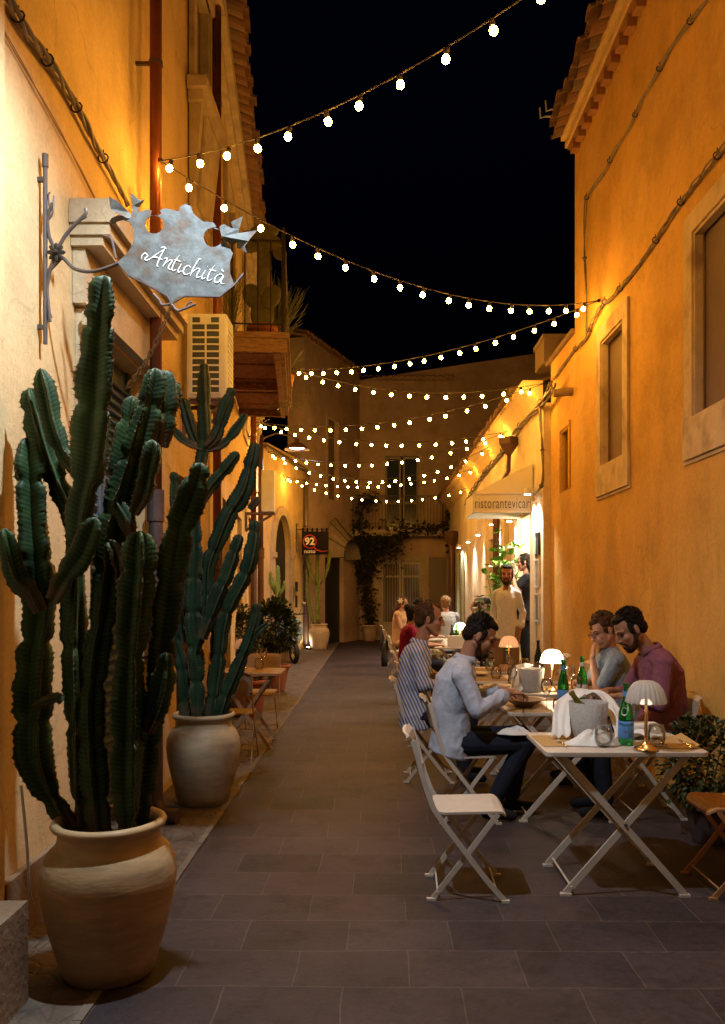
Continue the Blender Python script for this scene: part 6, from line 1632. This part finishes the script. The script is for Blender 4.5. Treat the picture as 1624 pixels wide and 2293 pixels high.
def person(label, J, cl, vox=.006, group='people dining and standing in the alley'):
    """J joints in world coordinates; body = one continuous surface, clothes and hair its children"""
    t = empty('person', (J['pel'].x, J['pel'].y, 0), 0, label, 'person', group)
    lat = J['lat']; latc = J.get('latc', lat); f = J['face'].normalized(); u = (J['hup'] - f * J['hup'].dot(f)).normalized(); k = J.get('k', 1.); fem = cl.get('fem', False)
    pel, neck, head = J['pel'], J['neck'], J['head']; W = cl.get('wk', .92 if fem else 1.); vb = vox
    mid = J.get('waist', pel.lerp(neck, .42)); ch = J.get('chest', pel.lerp(neck, .75)); fw = cl.get('bulk', 1.)
    mb = MB(); tors = [pel + V((0, 0, -.07)), pel, mid, ch, ch.lerp(neck, .6), neck]
    mb.loft(tors, [lat, lat, lat.lerp(latc, .5), latc, latc, latc], [.13 * W, .155 * W, .125 * W, .15 * W, .14 * W, .06], [.09, .11, .095 * fw, .105 * fw, .085, .055])
    if fem:
        fc = V((0, 0, 1)).cross(latc) * -1
        if fc.dot(f) < 0: fc = -fc
        for s in (-1, 1): mb.ell(ch + fc * .075 + latc * (.065 * s) + V((0, 0, -.02)), (.055, .06, .055))
    p, A = head_shapes(mb, head, f, u, k)
    mb.cap(neck + V((0, 0, -.02)), head + f * -.022 * k - u * .06 * k, .060 * W, .052 * W, 14)
    for s, q in ((1, 'L'), (-1, 'R')):
        sh, el, wr = J['sh' + q], J['el' + q], J['wr' + q]
        mb.cap(ch.lerp(neck, .65) + latc * (.05 * s), sh, .055, .052 * W); mb.cap(sh, el, .047 * W, .038 * W); mb.cap(el, el.lerp(wr, .35), .037 * W, .037 * W); mb.cap(el.lerp(wr, .35), wr, .037 * W, .025 * W)
        hand(mb, wr, J['hd' + q], J.get('pn' + q, V((0, 0, -1))), J.get('th' + q, -lat * s), J.get('cu' + q, .5), .95 if fem else 1.02)
        hp, kn, an = pel + lat * (.09 * s) + V((0, 0, -.03)), J['kn' + q], J['an' + q]; mb.cap(hp, kn, .075, .052); mb.cap(kn, kn.lerp(an, .35), .052, .052); mb.cap(kn.lerp(an, .35), an, .052, .034); td = J['toe'].normalized(); mb.cap(an + V((0, 0, -.03)), an + td * .15 + V((0, 0, -.055)), .032, .026)
    remeshed(mb, 'body', cl['skin'], t, vb, 2)
    # ---- clothes
    hem = cl.get('hem', .06); mb = MB(); o = .018; q = J.get('hemd', V((0, 0, -1)))
    if cl.get('top'):
        mb.loft([pel + q * hem, pel + q * hem * .4, pel.lerp(mid, .5), mid, ch, ch.lerp(neck, .6), neck + V((0, 0, -.012))], [lat, lat, lat, lat.lerp(latc, .5), latc, latc, latc],
                [(.185 + cl.get('flare', 0)) * W, .185 * W, .168 * W, .158 * W, .178 * W, .160 * W, .082], [.135 * fw, .138 * fw, .128 * fw, .125 * fw, .130 * fw, .108, .072])
        for s, qq in ((1, 'L'), (-1, 'R')):
            sh, el, wr = J['sh' + qq], J['el' + qq], J['wr' + qq]; mb.cap(ch.lerp(neck, .70) + latc * (.05 * s), sh, .066, .068 * W)
            sl = cl.get('sleeve', 1.)
            if sl > 0: mb.cap(sh, sh.lerp(el, min(1, sl)), .064 * W, .056 * W)
            if sl >= 1: mb.cap(el, el.lerp(wr, cl.get('cuff', .7)), .055 * W, .047 * W); e = el.lerp(wr, cl.get('cuff', .7)); dd = (wr - el).normalized(); mb.cap(e - dd * .03, e + dd * .005, .050, .052)
        if fem:
            for s in (-1, 1): mb.ell(ch + fc * .085 + latc * (.065 * s) + V((0, 0, -.02)), (.062, .066, .06))
        remeshed(mb, 'shirt' if not cl.get('dress') else 'dress', cl['top'], t, vb * 1.15, 3, folds(.0095 if vox < .008 else .007, J['pel'].y))
        if cl.get('collar', True):
            mb = MB(); cn = neck + V((0, 0, .012)); nd = (head - neck).normalized(); rb = V((0, 0, 1)) * 1.4 + nd; rb.normalize(); a = (latc - rb * latc.dot(rb)).normalized(); b2 = rb.cross(a)
            if b2.dot(f) < 0: b2 = -b2
            vs = []; n = 26
            for j, (rr, h) in enumerate(((.066, -.02), (.060, .018), (.065, .023), (.082, -.012))):
                for i in range(n):
                    th = R(28) + (2 * PI - R(56)) * i / (n - 1); vs.append(cn + (a * math.sin(th) + b2 * math.cos(th) * 1.05) * rr * (1.02) + rb * (h - (.022 if j == 3 and i in (0, 1, n - 1, n - 2) else 0)))
            mb.add(vs, [(j * n + i, j * n + i + 1, (j + 1) * n + i + 1, (j + 1) * n + i) for j in range(3) for i in range(n - 1)]); o_ = mb.build('collar', cl['top'], t, smooth=True); sd = o_.modifiers.new('s', 'SOLIDIFY'); sd.thickness = .004
    if cl.get('legs'):
        mb = MB(); mb.loft([pel + V((0, 0, -.10)), pel + V((0, 0, -.04)), pel + V((0, 0, .06))], lat, [.15 * W, .165 * W, .145 * W], [.11 * min(1, fw), .120 * min(1, fw), .100 * min(1, fw)])
        for s, qq in ((1, 'L'), (-1, 'R')):
            hp, kn, an = pel + lat * (.09 * s) + V((0, 0, -.03)), J['kn' + qq], J['an' + qq]; mb.cap(hp, kn, .088, .068); mb.cap(kn, kn.lerp(an, .35), .068, .064); mb.cap(kn.lerp(an, .35), an.lerp(kn, .08), .064, .052)
        remeshed(mb, 'trousers', cl['legs'], t, vb * 1.3, 2, folds(.005, J['pel'].y + 3))
    td = J['toe'].normalized()
    for qq in 'LR':
        mb = MB(); an = J['an' + qq]; mb.cap(an + V((0, 0, -.035)) - td * .02, an + td * .15 + V((0, 0, -.052)), .040, .033); mb.cap(an + V((0, 0, -.01)), an + V((0, 0, -.04)), .042, .04)
        mb.v = [V((v.x, v.y, max(v.z, an.z - .088))) for v in mb.v]; mb.build('shoe', cl.get('shoes', M_blackc), t, smooth=True)
    # ---- hair
    H = MB(); hm = cl['hair']; st_ = cl.get('style', 'short'); l = A[1]; rn = random.Random(int(abs(head.x * 991) + head.y * 57)); amp = .004
    if st_ in ('short', 'curly', 'thin'):
        z = .0 if st_ != 'thin' else -.006
        H.ell(p(-.030, 0, .050 + z), (.088 * k, .083 * k, .086 * k), A, 20, 14); H.ell(p(-.062, 0, -.005), (.050 * k, .070 * k, .062 * k), A, 16, 12)
        if st_ != 'thin': H.ell(p(.018, 0, .092), (.060 * k, .062 * k, .032 * k), A, 16, 10)
        else: H.ell(p(.02, 0, .098), (.05 * k, .035 * k, .022 * k), A, 14, 8)
        for s in (-1, 1): H.ell(p(.012, .066 * s, .020), (.022 * k, .014 * k, .040 * k), A, 12, 8)
        if st_ == 'curly':
            for _ in range(60):
                d = V((rn.gauss(0, 1), rn.gauss(0, 1), abs(rn.gauss(0, 1)) * .9)).normalized(); H.ell(p(-.015 + d.x * .085, d.y * .082, .045 + d.z * .092), .020 * k, n=8, m=6)
            amp = .006
    if st_ in ('long', 'bun'):
        H.ell(p(-.025, 0, .045), (.096 * k, .088 * k, .092 * k), A, 20, 14); H.ell(p(-.055, 0, -.02), (.058 * k, .080 * k, .09 * k), A, 16, 12)
        for s in (-1, 1): H.ell(p(.015, .068 * s, .02), (.035 * k, .018 * k, .06 * k), A, 12, 8)
    if st_ == 'long':
        back = -(latc.cross(V((0, 0, 1))));
        if back.dot(f) > 0: back = -back
        H.loft([p(-.05, 0, .03), p(-.075, 0, -.06), neck + back * .10 + V((0, 0, .0)), neck + back * .12 + V((0, 0, -.14)), neck + back * .12 + V((0, 0, -cl.get('hl', .26)))], latc, [.07, .095, .105, .095, .05], [.05, .05, .045, .035, .02]); amp = .008
    if st_ == 'bun': H.ell(p(-.10, 0, .10), .048 * k)
    remeshed(H, 'hair', hm, t, vb * .85, 1, lambda q: amp * (noise.noise(q * 60) + .8 * noise.noise(q * 28)))
    if vox < .008:      # loose tufts so the outline is not a shell
        T = MB()
        for _ in range(900 if st_ != 'thin' else 260):
            d = V((rn.gauss(-.2, 1), rn.gauss(0, 1), abs(rn.gauss(0, 1)) + .1)).normalized()
            a_ = p(-.024 + d.x * .086, d.y * .081, .048 + d.z * .086); dr = (f * (d.x * .6 - .15) + l * d.y * .7 + u * (d.z * .8 - .1) + V((rn.uniform(-.4, .4), rn.uniform(-.4, .4), rn.uniform(-.2, .4)))).normalized()
            if d.x > .55 and d.z < .45: continue
            T.tube([a_, a_ + dr * .009 * k, a_ + dr * .014 * k + f * rn.uniform(-.006, .006)], [.0022, .0016, .0004], 3, cap=False)
        T.build('loose_strands', hm, t)
    if cl.get('beard'):
        Bd = MB()
        for s in (-1, 1):
            Bd.cap(p(.002, .057 * s, -.034), p(.046, .024 * s, -.096), .0235 * k, .0225 * k, 10); Bd.cap(p(.084, .024 * s, -.054), p(.074, .028 * s, -.088), .0075 * k, .012 * k, 8)
        Bd.ell(p(.058, 0, -.102), (.033 * k, .034 * k, .026 * k), A); Bd.cap(p(.094, -.02, -.046), p(.094, .02, -.046), .006 * k, .006 * k, 8)
        remeshed(Bd, 'beard', cl.get('beardm', hm), t, .005, 1, lambda q: .0025 * noise.noise(q * 90))
    for s in (-1, 1):
        E = MB(); E.ell(p(.0735, .031 * s, .004), (.0115 * k, .0125 * k, .0060 * k), A, 12, 8); E.build('eye', M_eye if cl.get('down', 1) else MATS['eye'], t, smooth=True)
        E = MB(); E.tube([p(.092, .014 * s, .024), p(.088, .032 * s, .031), p(.074, .050 * s, .024)], [.003 * k, .0035 * k, .002 * k], 6); E.build('eyebrow', hm, t, smooth=True)
    E = MB(); E.cap(p(.0935, -.013, -.060), p(.0935, .013, -.060), .0045 * k, .0045 * k, 8); E.build('lips', M_lip, t, smooth=True)
    return t, p


def seated(x, y, ang, lean=.10, z=0., tall=1., hp=0., hy=0.):
    """joints of somebody sitting, facing ang (degrees) ; hp head pitch down, hy head yaw"""
    F = V((math.cos(R(ang)), math.sin(R(ang)), 0)); L = V((-F.y, F.x, 0)); B = V((x, y, z))
    def P(a, b, c): return B + F * a + L * b + V((0, 0, c))
    n = P(lean, 0, .53 + .53 * tall); hf = F * math.cos(R(hy)) + L * math.sin(R(hy)); face = hf * math.cos(R(hp)) - V((0, 0, math.sin(R(hp)))); up = V((0, 0, 1)) * math.cos(R(hp)) + hf * math.sin(R(hp))
    J = dict(pel=P(0, 0, .55), neck=n, lat=L, face=face, hup=up, head=n + F * .035 + up * .155 + face * .03, toe=F, shL=n + L * .175 - V((0, 0, .055)), shR=n - L * .175 - V((0, 0, .055)),
             elL=P(lean + .12, .24, .80), elR=P(lean + .12, -.24, .80), wrL=P(lean + .34, .12, .80), wrR=P(lean + .34, -.12, .80), hdL=F * .9 - L * .4, hdR=F * .9 + L * .4,
             knL=P(.43, .13, .53), knR=P(.43, -.13, .53), anL=P(.38, .13, .09), anR=P(.38, -.13, .09), P=P, F=F)
    return J


# man in the pale grey shirt, head bowed over his bowl
J = seated(.53, 5.64, 0, .10, hp=30, hy=-6); P = J['P']
J.update(waist=P(-.02, 0, .73), chest=P(.015, 0, .93), neck=P(.09, 0, 1.075), shL=P(.06, .18, 1.0), shR=P(.045, -.185, .985), elR=P(.14, -.25, .765), wrR=P(.37, -.12, .865), elL=P(.18, .25, .78), wrL=P(.36, .11, .86),
         hdR=V((.95, .25, -.08)), hdL=V((.9, -.35, -.1)), knL=P(.50, .14, .535), knR=P(.48, -.12, .53), anL=P(.42, .13, .09), anR=P(.24, -.10, .09), k=1.12)
J['head'] = V((.715, 5.63, 1.235)); J['hup'] = V((.42, 0, .9)); J['face'] = V((.86, -.10, -.50)); J['hemd'] = V((-.25, 0, -1)); J['cuR'] = .9; J['cuL'] = .8
person('bearded man in a pale grey shirt bowing over his bowl at the second table', J, dict(skin=M_skin1, top=M_shirtA, legs=M_navy, hair=M_hairb, beard=True, hem=.11, cuff=.72, beardm=M_beard), .0052)
# paper napkin in his lap and a red trouser tag
cloth(V((.93, 5.50, .595)), .12, .075, .05, 'crumpled white napkin in the lap of the man in the pale grey shirt', 17)
# man in the striped shirt, upright
J = seated(.34, 6.78, -2, .06, hp=6, hy=0); P = J['P']
J.update(waist=P(-.03, 0, .74), chest=P(-.01, 0, .96), neck=P(.03, 0, 1.115), elR=P(.05, -.24, .80), wrR=P(.27, -.10, .80), elL=P(.1, .24, .82), wrL=P(.3, .0, .84), shR=P(.0, -.185, 1.045), shL=P(.0, .185, 1.045), k=1.12)
J['head'] = V((.445, 6.76, 1.31)); J['face'] = V((.98, -.06, -.12)); J['hup'] = V((.05, 0, 1))
person('clean shaven man with receding hair in a blue and white striped shirt', J, dict(skin=M_skin1, top=M_stripe, legs=M_navy, hair=M_hairbr, style='thin', sleeve=1.0, cuff=.15, hem=.12), .0055)
# bearded man in maroon, right side, looking down
J = seated(1.95, 5.74, 180, .10, hp=40); P = J['P']
J.update(waist=P(-.06, 0, .75), chest=P(-.04, 0, .97), neck=P(.04, 0, 1.135), shL=P(.01, .19, 1.06), shR=P(.01, -.19, 1.06), elL=P(.06, .255, .79), wrL=P(.27, .12, .83), elR=P(.12, -.25, .80), wrR=P(.3, -.10, .84), k=1.12)
J['head'] = V((1.765, 5.72, 1.275)); J['face'] = V((-.86, -.16, -.52)); J['hup'] = V((-.45, 0, .9)); J['cuL'] = .9; J['cuR'] = .9
person('bearded man in a maroon shirt looking down at the second table', J, dict(skin=M_skin3, top=M_maroon, legs=M_navy, hair=M_hairb, beard=True, beardm=M_beard, hem=.10, cuff=.3, bulk=1.08), .0052)
# person in glasses holding a hand to the brow
J = seated(2.0, 6.66, 180, .14, hp=28); P = J['P']
J.update(neck=P(.12, 0, 1.06), shL=P(.10, .18, 1.0), shR=P(.10, -.18, 1.0), elL=P(.235, .13, .755), wrL=P(.265, .07, .995), hdL=V((.04, .02, 1)), pnL=V((1, .1, 0)), thL=V((0, 1, .0)), cuL=.55, elR=P(.2, -.22, .79), wrR=P(.38, -.08, .79), k=1.08)
J['head'] = V((1.835, 6.62, 1.225)); J['face'] = V((-.88, -.22, -.40)); J['hup'] = V((-.35, 0, .92))
t, p = person('curly haired person in glasses and a light blue shirt resting the forehead on a hand', J, dict(skin=M_skin2, top=M_bluesh, legs=M_navy, hair=M_hairbr, style='curly', sleeve=.75), .0055)
mb = MB()
for s in (-1, 1):
    mb.tube([p(.108 - .006 * abs(math.sin(a)), .031 * s + .024 * math.cos(a), .003 + .018 * math.sin(a)) for a in [j * PI / 6 for j in range(13)]], .002, 5); mb.tube([p(.102, .056 * s, .006), p(.0, .084 * s, .010)], .002, 5)
mb.tube([p(.108, -.008, .006), p(.108, .008, .006)], .002, 5); tag(mb.build('eyeglasses', M_ink), 'thin black eyeglasses worn by the person in the light blue shirt', 'glasses')

# standing man in white
def standing(x, y, ang, z=0., h=1.8, hy=0., hp=0.):
    F = V((math.cos(R(ang)), math.sin(R(ang)), 0)); L = V((-F.y, F.x, 0)); B = V((x, y, z)); k = h / 1.78
    def P(a, b, c): return B + F * a + L * b + V((0, 0, c * k))
    n = P(.0, 0, 1.48); hf = F * math.cos(R(hy)) + L * math.sin(R(hy)); face = hf * math.cos(R(hp)) - V((0, 0, math.sin(R(hp)))); up = V((0, 0, 1))
    return dict(pel=P(0, 0, .98), neck=n, waist=P(.01, 0, 1.16), chest=P(.0, 0, 1.34), lat=L, face=face, hup=up, head=n + hf * .04 + V((0, 0, .175)), toe=F, shL=P(0, .19, 1.43), shR=P(0, -.19, 1.43), elL=P(-.02, .26, 1.14), elR=P(-.02, -.26, 1.14),
                wrL=P(.06, .25, .90), wrR=P(.06, -.25, .90), hdL=V((0, 0, -1)) + F * .2, hdR=V((0, 0, -1)) + F * .2, pnL=-L, pnR=L, thL=F, thR=F, knL=P(.02, .10, .52), knR=P(.02, -.10, .52), anL=P(0, .11, .09), anR=P(0, -.11, .09), P=P, F=F)


J = standing(1.74, 10.9, -112, .04, 1.84, hy=10); J['k'] = 1.08; P = J['P']; J['wrL'] = P(.02, .17, .90); J['elL'] = P(-.07, .20, 1.16); J['elR'] = P(-.04, -.20, 1.15); J['wrR'] = P(.05, -.18, .90); J['shL'] = P(0, .138, 1.41); J['shR'] = P(0, -.138, 1.41)
person('standing man in an open necked white shirt by the restaurant entrance', J, dict(skin=M_skin1, top=M_white, legs=M_khaki, hair=M_hairb, beard=True, beardm=M_beard, hem=.15, cuff=.55, bulk=.95, wk=.78), .0085)
C0 = J['chest']; F_ = J['F']; mb = MB(); mb.poly([p_(C0) for p_ in [(lambda c, a=a, z=z: c + F_ * .128 + J['lat'] * a + V((0, 0, z))) for a, z in ((-.012, -.24), (.012, -.24), (.012, .04), (-.012, .04))]], F_ * .004)
PM = [o for o in COL.objects if o.get('label', '').startswith('standing man')][0]; mb.build('placket', M_white, PM)
mb = MB(); c = J['neck'] + F_ * .078 + V((0, 0, -.06)); mb.poly([c + J['lat'] * -.035 + V((0, 0, .05)) - F_ * .01, c + V((0, 0, -.10)) + F_ * .040, c + J['lat'] * .035 + V((0, 0, .05)) - F_ * .01], F_ * .012); mb.build('open_neckline', M_skin1, PM)
J = standing(2.16, 11.75, 176, .30, 1.76); P = J['P']
J.update(elL=P(.16, .20, 1.22), wrL=P(.20, .06, 1.44), hdL=V((-.1, .0, 1)), pnL=V((0, 1, 0)), thL=V((-1, 0, 0)), elR=P(.1, -.22, 1.16)); J['face'] = V((-.95, .1, -.1))
person('standing woman in black with dark wavy hair, half hidden by the lit pier', J, dict(skin=M_skin2, top=M_blackc, legs=M_blackc, hair=M_hairb, style='long', sleeve=.6, fem=True, hem=.16, flare=.03, collar=False, bulk=1.25, hl=.2), .0085)
# diners farther down the row
D = [(.44, 11.3, 0, dict(skin=M_skin2, top=M_burg, legs=M_navy, hair=M_hairb, style='bun', fem=True, sleeve=.6, collar=False), 'woman in a burgundy top with dark pinned up hair', 1.0, .04),
     (.62, 13.4, -4, dict(skin=M_skin2, top=M_floral, legs=M_floral, hair=M_hairb, style='long', fem=True, sleeve=.5, collar=False, dress=True), 'woman in a dark floral dress with tied back black hair', 1.14, .05),
     (.46, 16.0, -20, dict(skin=M_skin2, top=M_peach, legs=M_peach, hair=M_hairbr, style='long', fem=True, sleeve=0, collar=False, dress=True), 'girl in a peach dress with a white flower in her brown hair', 1.14, .02),
     (1.26, 14.4, 100, dict(skin=M_skin2, top=M_pale, legs=M_navy, hair=M_hairf, style='curly', sleeve=.6, fem=True, collar=False), 'person with curly fair hair and a pale blue top seen from behind', 1.16, .06),
     (1.76, 12.9, 165, dict(skin=M_skin2, top=M_brownc, legs=M_navy, hair=M_hairbr, style='long', fem=True, sleeve=.6, collar=False), 'woman with long straight brown hair behind the man in grey', 1.14, .10),
     (1.98, 13.9, 185, dict(skin=M_skin3, top=M_blackc, legs=M_navy, hair=M_hairb, sleeve=.6), 'dark haired diner half hidden by the leafy plants', 1.14, .08)]
for x, y, a, c, lab, tl, ln in D:
    J = seated(x, y, a, ln, tall=tl); t, p = person(lab, J, c, .0105)
    if 'flower' in lab:
        mb = MB()
        for q in range(6):
            an = q * PI / 3; c0 = p(-.02, -.098, .05); d = V((math.cos(an), 0, math.sin(an))); mb.ell(c0 + d * .03 + V((0, -.015, 0)), (.03, .006, .014), (d, V((0, 1, 0)), V((-d.z, 0, d.x))), 8, 6)
        mb.build('hair_flower', M_linen, t)
# ================================================================== LIGHTS AND CAMERA
def street_lamp(base, head, rz, label, power, col, r=.2):
    """bracket lamp: wall plate, curved arm, enamel shade, lamp glass"""
    t = thing('street_lamp', base, label, 'street lamp', 'shaded street lamps on wall brackets')
    b = V(base); h = V(head)
    mb = MB(); mb.tube([b + V((0, 0, -.25)), b + V((0, 0, .1))], .03, 8); mid = b.lerp(h, .5)
    mb.tube([b + V((0, 0, -.2)), b.lerp(h, .2) + V((0, 0, .12)), mid + V((0, 0, .24)), b.lerp(h, .85) + V((0, 0, .22)), h + V((0, 0, .16))], .018, 8)
    mb.build('arm', M_dkpipe, t)
    mb = MB(); k = r / .2
    mb.lathe([(.03, .17), (.045, .17), (.05, .11), (.10 * k, .075), (.17 * k, .02), (.205 * k, -.03), (.215 * k, -.045), (.208 * k, -.045), (.198 * k, -.028), (.165 * k, .01), (.09 * k, .06), (.03, .09)], 28, h, close=False)
    mb.build('shade', mat('lamp_enamel', (.12, .07, .05), .5), t, smooth=True)
    mb = MB(); mb.ell(h + V((0, 0, .0)), (.13 * k, .13 * k, .035), n=20, m=8); mb.build('lamp_glass', M_ledcool, t, smooth=True)
    light('SPOT', 'lamp_beam', h + V((0, 0, -.045)), power, col, t, spot_size=R(166), spot_blend=1., shadow_soft_size=.035)
    return t


street_lamp((-1.39, 3.05, 4.20), (-.62, 3.30, 4.22), 0, 'shaded street lamp on the near left wall above the big cactus', 450, (.84, .95, 1.05))
p = G(665, 1002, 16.5)
street_lamp((-2.36, 16.3, p.z + .05), (p.x, p.y, p.z), 0, 'shaded street lamp glowing cool white above the far cactus jar', 260, (.8, .93, 1.1), .24)

for i, (Y, z, lab) in enumerate([(11.10, 2.86, 'small wall downlight above the framed menus'), (12.62, 2.62, 'small wall downlight under the far edge of the awning'), (14.5, 2.72, 'small wall downlight left of the brown pipe with a hopper'),
                            (16.45, 2.66, 'third small downlight along the plain restaurant wall'), (18.2, 2.62, 'small downlight between the recessed door and the green shutters'), (20.2, 2.60, 'farthest small wall downlight beside the green shutters')]):
    b = FR2(Y, 0, z); t = thing('wall_light', b, lab, 'wall light', 'small downlights along the restaurant wall')
    mb = MB(); mb.bar(FR2(Y, 0, z + .02), FR2(Y, .14, z + .02), .03, .03); c = FR2(Y, .15, 0)
    mb.lathe([(.0, z + .05), (.042, z + .05), (.05, z - .02), (.05, z - .025)], 14, (c.x, c.y, 0)); mb.build('housing', M_whitemet, t)
    mb = MB(); mb.lathe([(.0, z - .027), (.042, z - .027), (.042, z - .033), (0, z - .033)], 14, (c.x, c.y, 0)); mb.build('lens', M_led, t)
    o = light('SPOT', 'downlight_beam', (c.x + .02, c.y, z - .045), 190, (1., .93, .78), t, spot_size=R(115), spot_blend=.8, shadow_soft_size=.03)
    o.rotation_euler = (0, R(4), 0)
t = thing('ceiling_light', FR2(12.1, -1.2, 2.86), 'warm ceiling light inside the restaurant doorway', 'ceiling light')
mb = MB(); c = FR2(12.1, -1.2, 0); mb.lathe([(0, 2.9), (.14, 2.9), (.14, 2.87), (0, 2.85)], 20, (c.x, c.y, 0)); mb.build('diffuser', M_led, t)
light('POINT', 'room_glow', FR2(12.1, -.9, 2.5), 280, (1., .87, .66), t, shadow_soft_size=.1)
# recessed uplight at the foot of the far wall
p = G(690, 1450, 21.2); t = thing('floor_spotlight', (p.x, p.y, .01), 'small floor spotlight beside the far cactus jar', 'floor light')
mb = MB(); mb.lathe([(0, .01), (.06, .01), (.06, .06), (.045, .07), (0, .07)], 16, (p.x, p.y, 0)); mb.build('body', M_iron, t)
mb = MB(); mb.lathe([(0, .071), (.04, .071), (.04, .076), (0, .076)], 16, (p.x, p.y, 0)); mb.build('lens', M_led, t)
light('SPOT', 'spot_beam', (p.x, p.y, .09), 22, (1., .82, .5), t, spot_size=R(130), spot_blend=.6, shadow_soft_size=.03).rotation_euler = (R(180 - 20), 0, 0)

W = bpy.data.worlds.new('World'); sc.world = W; W.use_nodes = True
nt = W.node_tree; bg = nt.nodes['Background']
sky = nt.nodes.new('ShaderNodeTexSky'); sky.sky_type = 'NISHITA'; sky.sun_disc = False; sky.sun_elevation = R(-4); sky.sun_rotation = R(200); sky.air_density = 1.; sky.ozone_density = 3
nt.links.new(sky.outputs[0], bg.inputs[0]); bg.inputs[1].default_value = .1

cam = bpy.data.cameras.new('camera'); co = bpy.data.objects.new('camera', cam); COL.objects.link(co); sc.camera = co
co.location = (0, 0, EH); co.rotation_euler = (R(90), 0, 0)
cam.sensor_fit = 'HORIZONTAL'; cam.sensor_width = 24; cam.lens = 24 * FP / 1624
cam.shift_x = -(CX - 812) / 1624; cam.shift_y = (CY - 1146.5) / 1624
cam.clip_start = .05; cam.clip_end = 300
sc.view_settings.view_transform = 'Standard'; sc.view_settings.look = 'None'; sc.view_settings.gamma = 1; sc.view_settings.exposure = 0
cy = sc.cycles
cy.use_denoising = True
try: cy.denoiser = 'OPENIMAGEDENOISE'; cy.denoising_input_passes = 'RGB_ALBEDO_NORMAL'
except Exception: pass
cy.max_bounces = 7; cy.diffuse_bounces = 4; cy.glossy_bounces = 3; cy.transmission_bounces = 6; cy.transparent_max_bounces = 8
cy.sample_clamp_indirect = 3.; cy.caustics_reflective = False; cy.caustics_refractive = False; cy.use_light_tree = True
